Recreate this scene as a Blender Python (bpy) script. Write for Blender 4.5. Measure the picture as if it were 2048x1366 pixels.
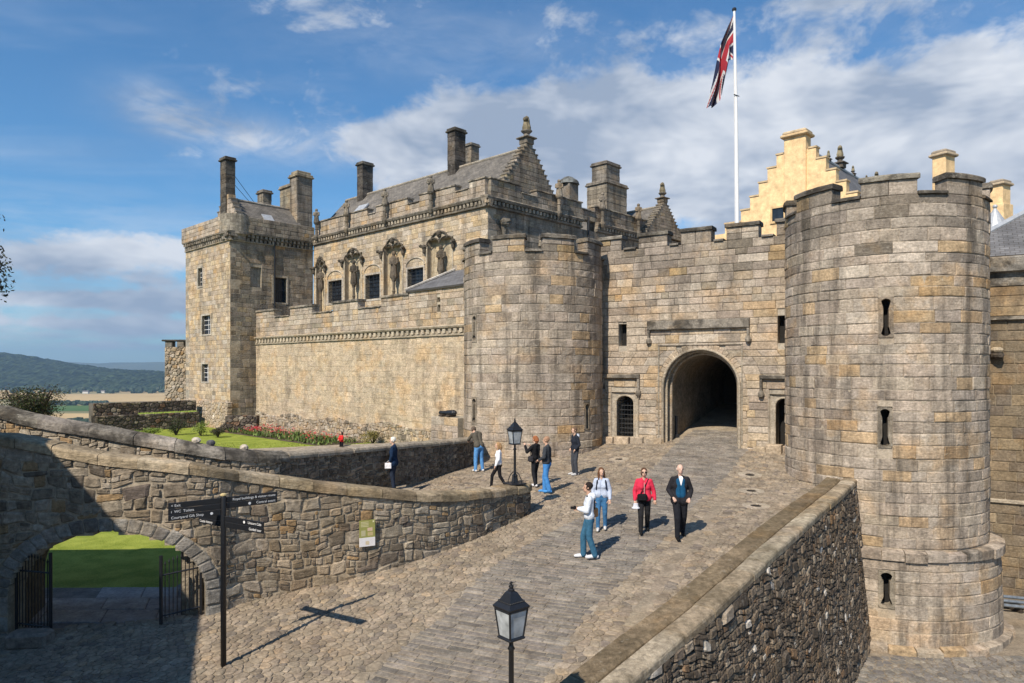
import bpy, math, random
import numpy as np
from mathutils import Vector, Matrix

# ---------------------------------------------------------------- camera, light, exposure
for o in list(bpy.data.objects): bpy.data.objects.remove(o)
SC = bpy.context.scene
COL = SC.collection
F, CX, HY, EYE = 1400.0, 1024.0, 735.0, 4.0
cam_d = bpy.data.cameras.new('camera'); cam = bpy.data.objects.new('camera', cam_d); COL.objects.link(cam)
cam_d.sensor_fit = 'HORIZONTAL'; cam_d.sensor_width = 36.0
cam_d.lens = F / 2048 * 36.0; cam_d.shift_y = 52 / 2048
cam_d.clip_start = 0.2; cam_d.clip_end = 60000
cam.location = (0, 0, EYE); cam.rotation_euler = (math.radians(90), 0, 0)
SC.camera = cam
SC.render.resolution_x, SC.render.resolution_y = 1024, 683
SC.view_settings.view_transform = 'Standard'; SC.view_settings.look = 'None'
SC.view_settings.exposure = 0.33; SC.view_settings.gamma = 1.0
SC.view_settings.use_curve_mapping = False

SUNV = Vector((0.535, 0.845, -0.98)).normalized()       # direction the light travels
sun_d = bpy.data.lights.new('sun', 'SUN'); sun_d.energy = 5.0; sun_d.angle = math.radians(0.53); sun_d.color = (1.0, 0.89, 0.745)
sun = bpy.data.objects.new('sun', sun_d); COL.objects.link(sun)
sun.rotation_euler = SUNV.to_track_quat('-Z', 'Y').to_euler(); sun.location = (-30, -40, 60)

def make_world():
    w = bpy.data.worlds.new('World'); SC.world = w; w.use_nodes = True
    nt = w.node_tree; nt.nodes.clear(); N = nt.nodes.new; L = nt.links.new
    out = N('ShaderNodeOutputWorld'); bg = N('ShaderNodeBackground'); bg.inputs['Strength'].default_value = 0.080
    L(bg.outputs[0], out.inputs[0])
    sky = N('ShaderNodeTexSky'); sky.sky_type = 'NISHITA'; sky.sun_disc = False
    sky.sun_elevation = math.asin(-SUNV.z); sky.sun_rotation = math.atan2(-SUNV.x, -SUNV.y)
    sky.air_density = 1.0; sky.dust_density = 0.3; sky.ozone_density = 3.0; sky.altitude = 100
    tc = N('ShaderNodeTexCoord'); nrm = N('ShaderNodeVectorMath'); nrm.operation = 'NORMALIZE'
    L(tc.outputs['Generated'], nrm.inputs[0])
    sep = N('ShaderNodeSeparateXYZ'); L(nrm.outputs[0], sep.inputs[0])
    def M(op, a, b=None, c=None, clamp=False):
        n = N('ShaderNodeMath'); n.operation = op; n.use_clamp = clamp
        for i, v in enumerate((a, b, c)):
            if v is None: continue
            if isinstance(v, (int, float)): n.inputs[i].default_value = v
            else: L(v, n.inputs[i])
        return n.outputs[0]
    zc = M('MAXIMUM', sep.outputs['Z'], 0.0)
    den = M('ADD', zc, 0.10)
    comb = N('ShaderNodeCombineXYZ')
    L(M('DIVIDE', sep.outputs['X'], den), comb.inputs[0]); L(M('DIVIDE', sep.outputs['Y'], den), comb.inputs[1])
    def noise(vec, scale, detail, rough, dist=0.0, off=(0, 0, 0), sc=(1, 1, 1), rot=0):
        mp = N('ShaderNodeMapping'); mp.inputs['Location'].default_value = off; mp.inputs['Scale'].default_value = sc
        mp.inputs['Rotation'].default_value = (0, 0, rot)
        L(vec, mp.inputs['Vector'])
        n = N('ShaderNodeTexNoise'); n.inputs['Scale'].default_value = scale; n.inputs['Detail'].default_value = detail
        n.inputs['Roughness'].default_value = rough; n.inputs['Distortion'].default_value = dist
        L(mp.outputs[0], n.inputs['Vector']); return n.outputs['Fac']
    def lobe(px, py, rx, rz, amp):
        v = Vector(((px - CX) / F, 1, (HY - py) / F)).normalized()
        s = N('ShaderNodeVectorMath'); s.operation = 'SUBTRACT'; L(nrm.outputs[0], s.inputs[0]); s.inputs[1].default_value = v
        m = N('ShaderNodeVectorMath'); m.operation = 'MULTIPLY'; L(s.outputs[0], m.inputs[0]); m.inputs[1].default_value = (1 / rx, 0.6, 1 / rz)
        d = N('ShaderNodeVectorMath'); d.operation = 'DOT_PRODUCT'; L(m.outputs[0], d.inputs[0]); L(m.outputs[0], d.inputs[1])
        return M('MULTIPLY', M('POWER', 2.718, M('MULTIPLY', d.outputs['Value'], -1.0)), amp)
    # billowing cloud bank: noise in direction space
    big = noise(nrm.outputs[0], 3.4, 6, 0.62, 0.25, (3.1, 0.4, 1.7), (1, 1, 1.9))
    lob = None
    for a in ((1450, 345, .42, .095, .62), (1250, 270, .22, .070, .30), (1180, 330, .20, .075, .26), (1000, 270, .13, .055, .34), (900, 300, .14, .06, .42), (1560, 260, .2, .06, .2),
              (2000, 300, .20, .085, .55), (1830, 300, .2, .06, .2), (250, 500, .12, .022, .50), (90, 520, .14, .022, .46), (330, 475, .06, .018, .22), (180, 555, .2, .010, .22), (60, 600, .2, .03, .16), (240, 657, .12, .010, .42), (250, 598, .16, .014, .45), (60, 640, .14, .010, .38), (130, 690, .2, .008, .34), (40, 600, .2, .012, .3), (725, 285, .06, .030, .26),
              (680, 0, .14, .030, .20), (1620, 0, .16, .028, .36), (1060, 30, .1, .03, .1), (1650, 140, .1, .06, .06)):
        l = lobe(*a); lob = l if lob is None else M('ADD', lob, l)
    sml = noise(nrm.outputs[0], 11.0, 5, 0.64, 0.3, (1.1, 4.4, 0.7), (1, 1, 1.5))
    cov = M('ADD', M('ADD', M('MULTIPLY', M('SUBTRACT', big, .5), 1.25), M('MULTIPLY', M('SUBTRACT', sml, .5), .95)), lob)
    mask1 = N('ShaderNodeMapRange'); mask1.interpolation_type = 'SMOOTHSTEP'
    mask1.inputs['From Min'].default_value = 0.16; mask1.inputs['From Max'].default_value = 0.50; L(cov, mask1.inputs['Value'])
    # thin high streaks
    st = noise(comb.outputs[0], 0.9, 5, 0.64, 0.6, (1.3, 2.2, 0), (0.55, 1.3, 1), 0.5)
    mask2 = N('ShaderNodeMapRange'); mask2.interpolation_type = 'SMOOTHSTEP'
    mask2.inputs['From Min'].default_value = 0.48; mask2.inputs['From Max'].default_value = 0.86; mask2.inputs['To Max'].default_value = 0.42
    L(st, mask2.inputs['Value'])
    # layered streaks low over the horizon
    lowv = noise(nrm.outputs[0], 5.0, 5, 0.64, 0.2, (0.2, 0, 0.6), (1, 1, 7.5))
    lowm = N('ShaderNodeMapRange'); lowm.inputs['From Min'].default_value = 0.24; lowm.inputs['From Max'].default_value = 0.03
    L(zc, lowm.inputs['Value'])
    low = N('ShaderNodeMapRange'); low.interpolation_type = 'SMOOTHSTEP'
    low.inputs['From Min'].default_value = 0.36; low.inputs['From Max'].default_value = 0.66; low.inputs['To Max'].default_value = .9; L(lowv, low.inputs['Value'])
    lowmask = M('MAXIMUM', M('MULTIPLY', low.outputs[0], lowm.outputs[0]), M('MULTIPLY', M('POWER', M('MAXIMUM', lowm.outputs[0], 0.0, clamp=True), 2.0), .30))
    thin = None
    for a in ((300, 195, .04, .020, .7), (350, 228, .05, .022, .9), (430, 258, .07, .022, .9), (560, 288, .10, .022, .8), (660, 290, .06, .03, .6), (900, 95, .22, .05, .40), (1700, 130, .25, .06, .35), (380, 330, .05, .02, .2)):
        l = lobe(*a); thin = l if thin is None else M('ADD', thin, l)
    stn = noise(nrm.outputs[0], 9.0, 5, 0.66, 0.5, (2.2, 0.3, 4.1), (1, 1, 2.6))
    thm = M('MULTIPLY', thin, M('MULTIPLY', M('SUBTRACT', stn, .30), 2.1, clamp=True), clamp=True)
    mask = M('MAXIMUM', M('MAXIMUM', M('MAXIMUM', mask1.outputs[0], mask2.outputs[0]), M('MULTIPLY', thm, .92)), lowmask, clamp=True)
    # cloud shade: blue grey to white
    shn = noise(nrm.outputs[0], 5.0, 4, 0.62, 0.2, (5.5, 1.0, 0.25), (1, 1, 2.4))
    shr = N('ShaderNodeMapRange'); shr.inputs['From Min'].default_value = 0.37; shr.inputs['From Max'].default_value = 0.62; L(shn, shr.inputs['Value'])
    cc = N('ShaderNodeMix'); cc.data_type = 'RGBA'
    cc.inputs['A'].default_value = (3.4, 4.2, 5.6, 1); cc.inputs['B'].default_value = (7.8, 8.2, 8.9, 1)
    L(shr.outputs[0], cc.inputs['Factor'])
    mx = N('ShaderNodeMix'); mx.data_type = 'RGBA'; L(mask, mx.inputs['Factor'])
    tn = N('ShaderNodeMix'); tn.data_type = 'RGBA'; tn.blend_type = 'MULTIPLY'; tn.inputs['Factor'].default_value = 1.0
    L(sky.outputs[0], tn.inputs['A']); tn.inputs['B'].default_value = (0.66, 1.14, 1.40, 1)
    L(tn.outputs['Result'], mx.inputs['A']); L(cc.outputs['Result'], mx.inputs['B'])
    L(mx.outputs['Result'], bg.inputs['Color'])
make_world()

# ---------------------------------------------------------------- helpers
R = random.Random(11)
def px2(x, y, Y): return Vector(((x - CX) / F * Y, Y, EYE - (y - HY) / F * Y))
def hit(x, y, P0, n):
    d = Vector(((x - CX) / F, 1.0, -(y - HY) / F)); o = Vector((0, 0, EYE))
    t = (Vector(P0) - o).dot(n) / d.dot(n); return o + d * t
def proj(p):
    if p[1] < 0.3: return None
    return (CX + F * p[0] / p[1], HY - F * (p[2] - EYE) / p[1])
ORG = {}
def link(name, me, parent=None, loc=(0, 0, 0), rz=0.0):
    o = bpy.data.objects.new(name, me); COL.objects.link(o)
    o.location = loc; o.rotation_euler = (0, 0, rz)
    if parent is not None: o.parent = parent
    return o
def tag(o, label, cat, group=None):
    o['label'] = label; o['category'] = cat
    if group: o['group'] = group
    return o
def thing(name, label, cat, loc=(0, 0, 0), rz=0.0, group=None):
    o = link(name, None, None, loc, rz); o.empty_display_size = 0.3
    ORG[o.name] = Vector(loc); return tag(o, label, cat, group)
def struct(o): o['kind'] = 'structure'; return o
def stuff(o): o['kind'] = 'stuff'; return o

class MB:
    def __init__(s): s.v = []; s.f = []; s.c = []; s.uv = None; s.cur = (0.4, 0.36, 0.3)
    def tint(s, c): s.cur = c; return s
    def add(s, vs, fs, c=None):
        b = len(s.v); s.v.extend([tuple(p) for p in vs]); s.f.extend([tuple(i + b for i in f) for f in fs])
        s.c.extend([c or s.cur] * len(vs)); return s
    def merge(s, o):
        b = len(s.v); s.v.extend(o.v); s.f.extend([tuple(i + b for i in f) for f in o.f]); s.c.extend(o.c); return s
    def box(s, c, size, rz=0.0, c_=None):
        hx, hy, hz = size[0] / 2, size[1] / 2, size[2] / 2; ca, sa = math.cos(rz), math.sin(rz)
        vs = [(c[0] + x * ca - y * sa, c[1] + x * sa + y * ca, c[2] + z) for x in (-hx, hx) for y in (-hy, hy) for z in (-hz, hz)]
        return s.add(vs, [(0, 1, 3, 2), (4, 6, 7, 5), (0, 4, 5, 1), (2, 3, 7, 6), (0, 2, 6, 4), (1, 5, 7, 3)], c_)
    def bbox(s, c, size, rz=0.0, b=0.02, c_=None):      # box with bevelled edges
        hx, hy, hz = size[0] / 2, size[1] / 2, size[2] / 2; ca, sa = math.cos(rz), math.sin(rz); b = min(b, hx * .9, hy * .9, hz * .9)
        rings = [(-hz, b), (-hz + b, 0), (hz - b, 0), (hz, b)]; vs = []
        for z, i in rings:
            k = b
            for x, y in ((-hx + i, -hy + i + k), (-hx + i + k, -hy + i), (hx - i - k, -hy + i), (hx - i, -hy + i + k), (hx - i, hy - i - k), (hx - i - k, hy - i), (-hx + i + k, hy - i), (-hx + i, hy - i - k)):
                vs.append((c[0] + x * ca - y * sa, c[1] + x * sa + y * ca, c[2] + z))
        fs = [tuple(range(7, -1, -1)), tuple(range(24, 32))]
        for r in range(3):
            for k in range(8): fs.append((r * 8 + k, r * 8 + (k + 1) % 8, r * 8 + 8 + (k + 1) % 8, r * 8 + 8 + k))
        return s.add(vs, fs, c_)
    def prism(s, poly, vec, c_=None):                   # planar polygon swept along vec
        n = len(poly); vec = Vector(vec); vs = [Vector(p) for p in poly] + [Vector(p) + vec for p in poly]
        fs = [tuple(range(n - 1, -1, -1)), tuple(range(n, 2 * n))] + [(i, (i + 1) % n, n + (i + 1) % n, n + i) for i in range(n)]
        return s.add(vs, fs, c_)
    def lathe(s, prof, n=12, c=(0, 0, 0), c_=None, ell=(1, 1)):
        vs = []; fs = []
        for r, z in prof:
            for k in range(n):
                a = 2 * math.pi * k / n; vs.append((c[0] + r * math.cos(a) * ell[0], c[1] + r * math.sin(a) * ell[1], c[2] + z))
        m = len(prof)
        for j in range(m - 1):
            for k in range(n): fs.append((j * n + k, j * n + (k + 1) % n, (j + 1) * n + (k + 1) % n, (j + 1) * n + k))
        fs.append(tuple(range(n - 1, -1, -1))); fs.append(tuple(range((m - 1) * n, m * n)))
        return s.add(vs, fs, c_)
    def tube(s, pts, rad, n=8, c_=None, round_ends=False):
        pts = [Vector(p) for p in pts]
        if isinstance(rad, (int, float)): rad = [rad] * len(pts)
        rad = list(rad)
        if round_ends:
            d0 = (pts[0] - pts[1]).normalized(); d1 = (pts[-1] - pts[-2]).normalized(); r0, r1 = rad[0], rad[-1]; P = []; Q = []
            for a in (80, 50, 25): P.append(pts[0] + d0 * r0 * math.sin(math.radians(a))); Q.append(r0 * math.cos(math.radians(a)))
            P += pts; Q += rad
            for a in (25, 50, 80): P.append(pts[-1] + d1 * r1 * math.sin(math.radians(a))); Q.append(r1 * math.cos(math.radians(a)))
            pts, rad = P, Q
        vs = []; fs = []; m = len(pts); ref = None
        for i, p in enumerate(pts):
            t = (pts[min(i + 1, m - 1)] - pts[max(i - 1, 0)])
            t = t.normalized() if t.length > 1e-9 else Vector((0, 0, 1))
            if ref is None:
                ref = Vector((1, 0, 0)) if abs(t.x) < 0.8 else Vector((0, 1, 0))
            a = (ref - t * ref.dot(t)).normalized(); b = t.cross(a); ref = a
            for k in range(n):
                w = 2 * math.pi * k / n; vs.append(p + (a * math.cos(w) + b * math.sin(w)) * rad[i])
        for j in range(m - 1):
            for k in range(n): fs.append((j * n + k, j * n + (k + 1) % n, (j + 1) * n + (k + 1) % n, (j + 1) * n + k))
        fs.append(tuple(range(n - 1, -1, -1))); fs.append(tuple(range((m - 1) * n, m * n)))
        return s.add(vs, fs, c_)
    def ball(s, c, r, n=10, m=7, c_=None, jit=0.0):
        if isinstance(r, (int, float)): r = (r, r, r)
        vs = [(c[0], c[1], c[2] - r[2])]; fs = []
        for j in range(1, m):
            ph = -math.pi / 2 + math.pi * j / m
            for k in range(n):
                a = 2 * math.pi * k / n; q = 1 + (R.uniform(-jit, jit) if jit else 0)
                vs.append((c[0] + r[0] * math.cos(ph) * math.cos(a) * q, c[1] + r[1] * math.cos(ph) * math.sin(a) * q, c[2] + r[2] * math.sin(ph) * q))
        vs.append((c[0], c[1], c[2] + r[2])); T = len(vs) - 1
        for k in range(n): fs.append((0, 1 + (k + 1) % n, 1 + k)); fs.append((T, T - n + k, T - n + (k + 1) % n))
        for j in range(m - 2):
            for k in range(n): fs.append((1 + j * n + k, 1 + j * n + (k + 1) % n, 1 + (j + 1) * n + (k + 1) % n, 1 + (j + 1) * n + k))
        return s.add(vs, fs, c_)
    def mesh(s, name, mat, off=None, smooth=False):
        me = bpy.data.meshes.new(name)
        v = s.v if off is None else [(p[0] - off[0], p[1] - off[1], p[2] - off[2]) for p in s.v]
        me.from_pydata(v, [], s.f)
        a = me.color_attributes.new('tint', 'FLOAT_COLOR', 'POINT')
        buf = np.ones((len(s.v), 4), dtype=np.float32)
        if s.c: buf[:, :3] = np.array(s.c, dtype=np.float32)[:, :3]
        a.data.foreach_set('color', buf.ravel())
        if smooth: me.shade_smooth()
        if mat is not None: me.materials.append(mat)
        me.update(); return me
    def build(s, name, mat, parent=None, local=False, smooth=False):
        off = None
        if parent is not None and not local: off = ORG.get(parent.name)
        me = s.mesh(name, mat, off, smooth); o = link(name, me, parent)
        if parent is not None and off is not None: ORG[o.name] = off
        return o
def mb(): return MB()

# ---------------------------------------------------------------- materials
def _mat(name):
    m = bpy.data.materials.new(name); m.use_nodes = True; nt = m.node_tree; nt.nodes.clear()
    out = nt.nodes.new('ShaderNodeOutputMaterial'); b = nt.nodes.new('ShaderNodeBsdfPrincipled'); nt.links.new(b.outputs[0], out.inputs[0])
    return m, nt, b
def stone_mat(name, bed=.15, wash=.5, stain=0.5, stain_col=(0.055, 0.048, 0.04), bump=0.5, rough=0.92, fine=14.0, streak=(0.8, 0.8, 0.22), lo=0.50, hi=0.72, grain=0.35, lich=0.0):
    m, nt, b = _mat(name); N = nt.nodes.new; L = nt.links.new
    at = N('ShaderNodeAttribute'); at.attribute_name = 'tint'
    geo = N('ShaderNodeNewGeometry')
    def noise(scale, detail, rough_, sc=(1, 1, 1), off=(0, 0, 0), dist=0.0):
        mp = N('ShaderNodeMapping'); mp.inputs['Scale'].default_value = sc; mp.inputs['Location'].default_value = off; L(geo.outputs['Position'], mp.inputs['Vector'])
        n = N('ShaderNodeTexNoise'); n.inputs['Scale'].default_value = scale; n.inputs['Detail'].default_value = detail; n.inputs['Roughness'].default_value = rough_
        n.inputs['Distortion'].default_value = dist; L(mp.outputs[0], n.inputs['Vector']); return n.outputs['Fac']
    def mr(v, a, b_, c, d, smooth=False):
        n = N('ShaderNodeMapRange'); n.inputs['From Min'].default_value = a; n.inputs['From Max'].default_value = b_; n.inputs['To Min'].default_value = c; n.inputs['To Max'].default_value = d
        if smooth: n.interpolation_type = 'SMOOTHSTEP'
        L(v, n.inputs['Value']); return n.outputs[0]
    def mul(a, f):
        n = N('ShaderNodeMix'); n.data_type = 'RGBA'; n.blend_type = 'MULTIPLY'; n.inputs['Factor'].default_value = 1
        L(a, n.inputs['A']); L(f, n.inputs['B']); return n.outputs['Result']
    g1 = mr(noise(fine, 4, 0.68), 0.3, 0.7, 1 - grain, 1 + grain)
    g2 = mr(noise(2.3, 5, 0.68, off=(4, 2, 8)), 0.3, 0.7, 0.70, 1.26)
    g3 = mr(noise(3.0, 4, 0.7, sc=(1, 1, 7), off=(2, 9, 5)), 0.3, 0.7, 1 - bed, 1 + bed)
    col = mul(mul(mul(at.outputs['Color'], g1), g2), g3)
    wn = mr(noise(.75, 4, 0.6, off=(12, 5, 2)), 0.50, 0.66, 0, wash, True)
    wm = N('ShaderNodeMix'); wm.data_type = 'RGBA'; wm.blend_type = 'MULTIPLY'; L(wn, wm.inputs['Factor']); L(col, wm.inputs['A']); wm.inputs['B'].default_value = (1.14, .93, .66, 1); col = wm.outputs['Result']
    st = mr(noise(1.1, 6, 0.68, streak, (1.5, 7, 3), 0.3), lo, hi, 0, stain, True)
    mx = N('ShaderNodeMix'); mx.data_type = 'RGBA'; L(st, mx.inputs['Factor']); L(col, mx.inputs['A']); mx.inputs['B'].default_value = (*stain_col, 1); col = mx.outputs['Result']
    if lich:
        li = mr(noise(5.5, 4, 0.7, off=(9, 3, 1)), 0.60, 0.72, 0, lich, True)
        mx = N('ShaderNodeMix'); mx.data_type = 'RGBA'; L(li, mx.inputs['Factor']); L(col, mx.inputs['A']); mx.inputs['B'].default_value = (0.50, 0.47, 0.40, 1); col = mx.outputs['Result']
    L(col, b.inputs['Base Color']); b.inputs['Roughness'].default_value = rough; b.inputs['Specular IOR Level'].default_value = 0.08
    bn = N('ShaderNodeBump'); bn.inputs['Strength'].default_value = bump; bn.inputs['Distance'].default_value = 0.04
    hs = N('ShaderNodeMath'); hs.operation = 'ADD'; L(noise(7.0, 6, 0.74, (1, 1, 2.6)), hs.inputs[0])
    h2 = N('ShaderNodeMath'); h2.operation = 'MULTIPLY'; h2.inputs[1].default_value = 0.5; L(noise(38.0, 2, 0.6), h2.inputs[0]); L(h2.outputs[0], hs.inputs[1])
    L(hs.outputs[0], bn.inputs['Height']); L(bn.outputs[0], b.inputs['Normal'])
    return m
def flat_mat(name, col=None, rough=0.6, metal=0.0, var=0.12, scale=20.0, bump=0.0, spec=0.4, trans=0.0, emit=None):
    m, nt, b = _mat(name); N = nt.nodes.new; L = nt.links.new
    if col is None:
        at = N('ShaderNodeAttribute'); at.attribute_name = 'tint'; src = at.outputs['Color']
    else:
        r = N('ShaderNodeRGB'); r.outputs[0].default_value = (*col, 1); src = r.outputs[0]
    tc = N('ShaderNodeTexCoord'); n = N('ShaderNodeTexNoise'); n.inputs['Scale'].default_value = scale; n.inputs['Detail'].default_value = 5; L(tc.outputs['Object'], n.inputs['Vector'])
    mr = N('ShaderNodeMapRange'); mr.inputs['From Min'].default_value = .3; mr.inputs['From Max'].default_value = .7; mr.inputs['To Min'].default_value = 1 - var; mr.inputs['To Max'].default_value = 1 + var; L(n.outputs['Fac'], mr.inputs['Value'])
    mx = N('ShaderNodeMix'); mx.data_type = 'RGBA'; mx.blend_type = 'MULTIPLY'; mx.inputs['Factor'].default_value = 1; L(src, mx.inputs['A']); L(mr.outputs[0], mx.inputs['B'])
    L(mx.outputs['Result'], b.inputs['Base Color'])
    b.inputs['Roughness'].default_value = rough; b.inputs['Metallic'].default_value = metal; b.inputs['Specular IOR Level'].default_value = spec
    b.inputs['Transmission Weight'].default_value = trans
    if bump:
        bn = N('ShaderNodeBump'); bn.inputs['Strength'].default_value = bump; bn.inputs['Distance'].default_value = 0.02; L(n.outputs['Fac'], bn.inputs['Height']); L(bn.outputs[0], b.inputs['Normal'])
    return m
def slate_mat(name, c1=(0.105, 0.096, 0.084), c2=(0.175, 0.158, 0.136)):
    m, nt, b = _mat(name); N = nt.nodes.new; L = nt.links.new
    uv = N('ShaderNodeUVMap'); uv.uv_map = 'UVMap'
    br = N('ShaderNodeTexBrick'); br.inputs['Scale'].default_value = 1.0; br.inputs['Brick Width'].default_value = 0.30; br.inputs['Row Height'].default_value = 0.17
    br.inputs['Mortar Size'].default_value = 0.012; br.inputs['Color1'].default_value = (*c1, 1); br.inputs['Color2'].default_value = (*c2, 1); br.inputs['Mortar'].default_value = (0.07, 0.065, 0.06, 1)
    L(uv.outputs[0], br.inputs['Vector'])
    geo = N('ShaderNodeNewGeometry'); n = N('ShaderNodeTexNoise'); n.inputs['Scale'].default_value = 1.2; n.inputs['Detail'].default_value = 7; L(geo.outputs['Position'], n.inputs['Vector'])
    mr = N('ShaderNodeMapRange'); mr.inputs['From Min'].default_value = .3; mr.inputs['From Max'].default_value = .7; mr.inputs['To Min'].default_value = .7; mr.inputs['To Max'].default_value = 1.3; L(n.outputs['Fac'], mr.inputs['Value'])
    mx = N('ShaderNodeMix'); mx.data_type = 'RGBA'; mx.blend_type = 'MULTIPLY'; mx.inputs['Factor'].default_value = 1; L(br.outputs['Color'], mx.inputs['A']); L(mr.outputs[0], mx.inputs['B'])
    L(mx.outputs['Result'], b.inputs['Base Color']); b.inputs['Roughness'].default_value = .85
    bn = N('ShaderNodeBump'); bn.inputs['Strength'].default_value = .6; bn.inputs['Distance'].default_value = .03; bn.invert = True; L(br.outputs['Fac'], bn.inputs['Height']); L(bn.outputs[0], b.inputs['Normal'])
    return m
def leaf_mat(name, rough=0.6):
    m, nt, b = _mat(name); at = nt.nodes.new('ShaderNodeAttribute'); at.attribute_name = 'tint'
    nt.links.new(at.outputs['Color'], b.inputs['Base Color']); b.inputs['Roughness'].default_value = rough; b.inputs['Specular IOR Level'].default_value = .25
    b.inputs['Subsurface Weight'].default_value = 0.0
    return m
M = {}
M['ashlar'] = stone_mat('ashlar_stone', stain=.68, bump=.8, lich=.35, lo=.46, hi=.68, streak=(1.5, 1.5, .12))
M['ashlar_warm'] = stone_mat('warm_ashlar', stain=.55, bump=.75, lo=.48, hi=.73, streak=(.9, .9, .18))
M['mortar'] = stone_mat('lime_mortar', bed=0, wash=.25, stain=.25, bump=.5, grain=.25)
M['rubble'] = stone_mat('rubble_stone', bed=.06, wash=.35, stain=.30, bump=.9, fine=9, streak=(1, 1, .8), grain=.4, lich=.3)
M['cap'] = stone_mat('weathered_cap_stone', stain=.85, stain_col=(.035, .032, .028), bump=.8, lo=.38, hi=.62, streak=(1, 1, 1), lich=.4)
M['carved'] = stone_mat('carved_stone', stain=.7, bump=.9, fine=8, streak=(1.5, 1.5, .6), lo=.42, hi=.66)
M['pave'] = stone_mat('paving_stone', bed=0, wash=.15, stain=.25, bump=.6, rough=.8, streak=(.4, .4, .4), grain=.3, lich=.15)
M['harl'] = stone_mat('lime_harling', bed=.02, wash=.0, stain=.22, stain_col=(.45, .33, .2), bump=.25, grain=.06, streak=(1, 1, .3))
M['slate'] = slate_mat('roof_slate')
M['slate_dark'] = slate_mat('dark_slate', (.10, .10, .105), (.15, .15, .155))
M['lead'] = flat_mat('lead_sheet', (.42, .44, .46), .5, .3, .15, 6)
M['iron'] = flat_mat('black_iron', (.012, .013, .016), .42, .0, .2, 30, .15, .5)
M['glass'] = flat_mat('window_glass', (.018, .024, .034), .22, .0, .4, 3, .2, .35)
M['dark'] = flat_mat('painted_darkness', (.012, .011, .010), .9)  # near-black paint standing in for unlit depth behind openings
M['wood'] = flat_mat('dark_timber', (.045, .033, .024), .7, 0, .3, 12, .4)
M['white'] = flat_mat('white_paint', (.78, .78, .78), .45, 0, .04, 8)
M['cloth'] = flat_mat('cloth', None, .95, 0, .16, 14, .9, .08)
M['skin'] = flat_mat('skin', None, .55, 0, .05, 20, 0, .35)
M['paint'] = flat_mat('painted_piece', None, .6, 0, .06, 12)
M['flag'] = flat_mat('flag_cloth', None, .85, 0, .03, 10)
M['leaf'] = leaf_mat('leaf')
M['lamp_glass'] = flat_mat('frosted_lamp_glass', (.36, .39, .41), .16, 0, .35, 7, 0, .6)
M['soil'] = flat_mat('soil', (.10, .075, .05), .95, 0, .4, 4, .6)

# colour pickers (linear albedo)
def mixc(a, b, t): return tuple(a[i] * (1 - t) + b[i] * t for i in range(3))
def vary(c, k=.12, r=R):
    q = 1 + r.uniform(-k, k); return tuple(max(0.005, x * q * (1 + r.uniform(-.010, .010))) for x in c)
def pick(pal):
    t = R.random() * sum(w for w, _ in pal)
    for w, c in pal:
        t -= w
        if t <= 0: return vary(c)
    return vary(pal[-1][1])
GREY = [(5, (.385, .322, .255)), (3, (.365, .312, .255)), (3, (.41, .345, .272)), (1.0, (.41, .302, .188)), (1.2, (.30, .25, .20)), (.9, (.44, .38, .31))]
WARM = [(4, (.41, .33, .24)), (3, (.39, .32, .245)), (2, (.43, .33, .215)), (2, (.43, .37, .30)), (.8, (.30, .255, .195))]
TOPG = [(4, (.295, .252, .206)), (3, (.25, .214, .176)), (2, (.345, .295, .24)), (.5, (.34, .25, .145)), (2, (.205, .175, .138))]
PALE = [(4, (.475, .382, .268)), (3, (.49, .39, .262)), (3, (.47, .395, .30)), (1.8, (.42, .348, .26)), (.9, (.36, .31, .245)), (1, (.475, .36, .22))]
DARKG = [(4, (.245, .215, .175)), (3, (.28, .245, .195)), (2, (.20, .18, .15)), (.7, (.31, .255, .175))]
RUB = [(4, (.33, .275, .205)), (3, (.265, .22, .165)), (3, (.38, .325, .25)), (2, (.42, .365, .29)), (1.2, (.36, .25, .14)), (1.2, (.19, .16, .125))]
RUBD = [(3, (.12, .10, .085)), (3, (.075, .062, .055)), (2, (.18, .145, .11)), (1, (.28, .24, .19)), (1, (.15, .095, .065))]
COB = [(4, (.268, .222, .168)), (3, (.242, .20, .152)), (3, (.295, .245, .186)), (1.2, (.195, .165, .135)), (.5, (.32, .25, .175))]
SETT = [(4, (.208, .186, .161)), (3, (.184, .166, .146)), (2, (.236, .21, .178)), (.8, (.156, .143, .127))]

# ---------------------------------------------------------------- masonry generators
class Piece:
    __slots__ = ('m', 'c', 'a')
    def __init__(s, m, c, a): s.m = m; s.c = c; s.a = a
def spx(p):
    q = proj(p.c)
    if q is None or not (-25 < q[0] < 2073 and -25 < q[1] < 1391): return 0.0
    d2 = p.c[0] ** 2 + p.c[1] ** 2 + (p.c[2] - EYE) ** 2
    return p.a * F * F / d2
def emit(pieces, name, mat, parent, rest='small_stones', limit=300, minpx=60.0):
    vis = sorted(pieces, key=spx, reverse=True); n = 0; rem = MB()
    for p in vis:
        if n < limit and spx(p) >= minpx: p.m.build(name, mat, parent); n += 1
        else: rem.merge(p.m)
    if rem.v: stuff(rem.build(rest, mat, parent))
    return n
def cut(iv, lo0, hi0, lo1, hi1):
    out = []
    lm, hm = (lo0 + lo1) / 2, (hi0 + hi1) / 2
    for a0, a1, b0, b1 in iv:
        am, bm_ = (a0 + a1) / 2, (b0 + b1) / 2
        if hm <= am or lm >= bm_: out.append((a0, a1, b0, b1)); continue
        if lm > am + .04: out.append((a0, a1, lo0, lo1))
        if hm < bm_ - .04: out.append((hi0, hi1, b0, b1))
    return out
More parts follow.
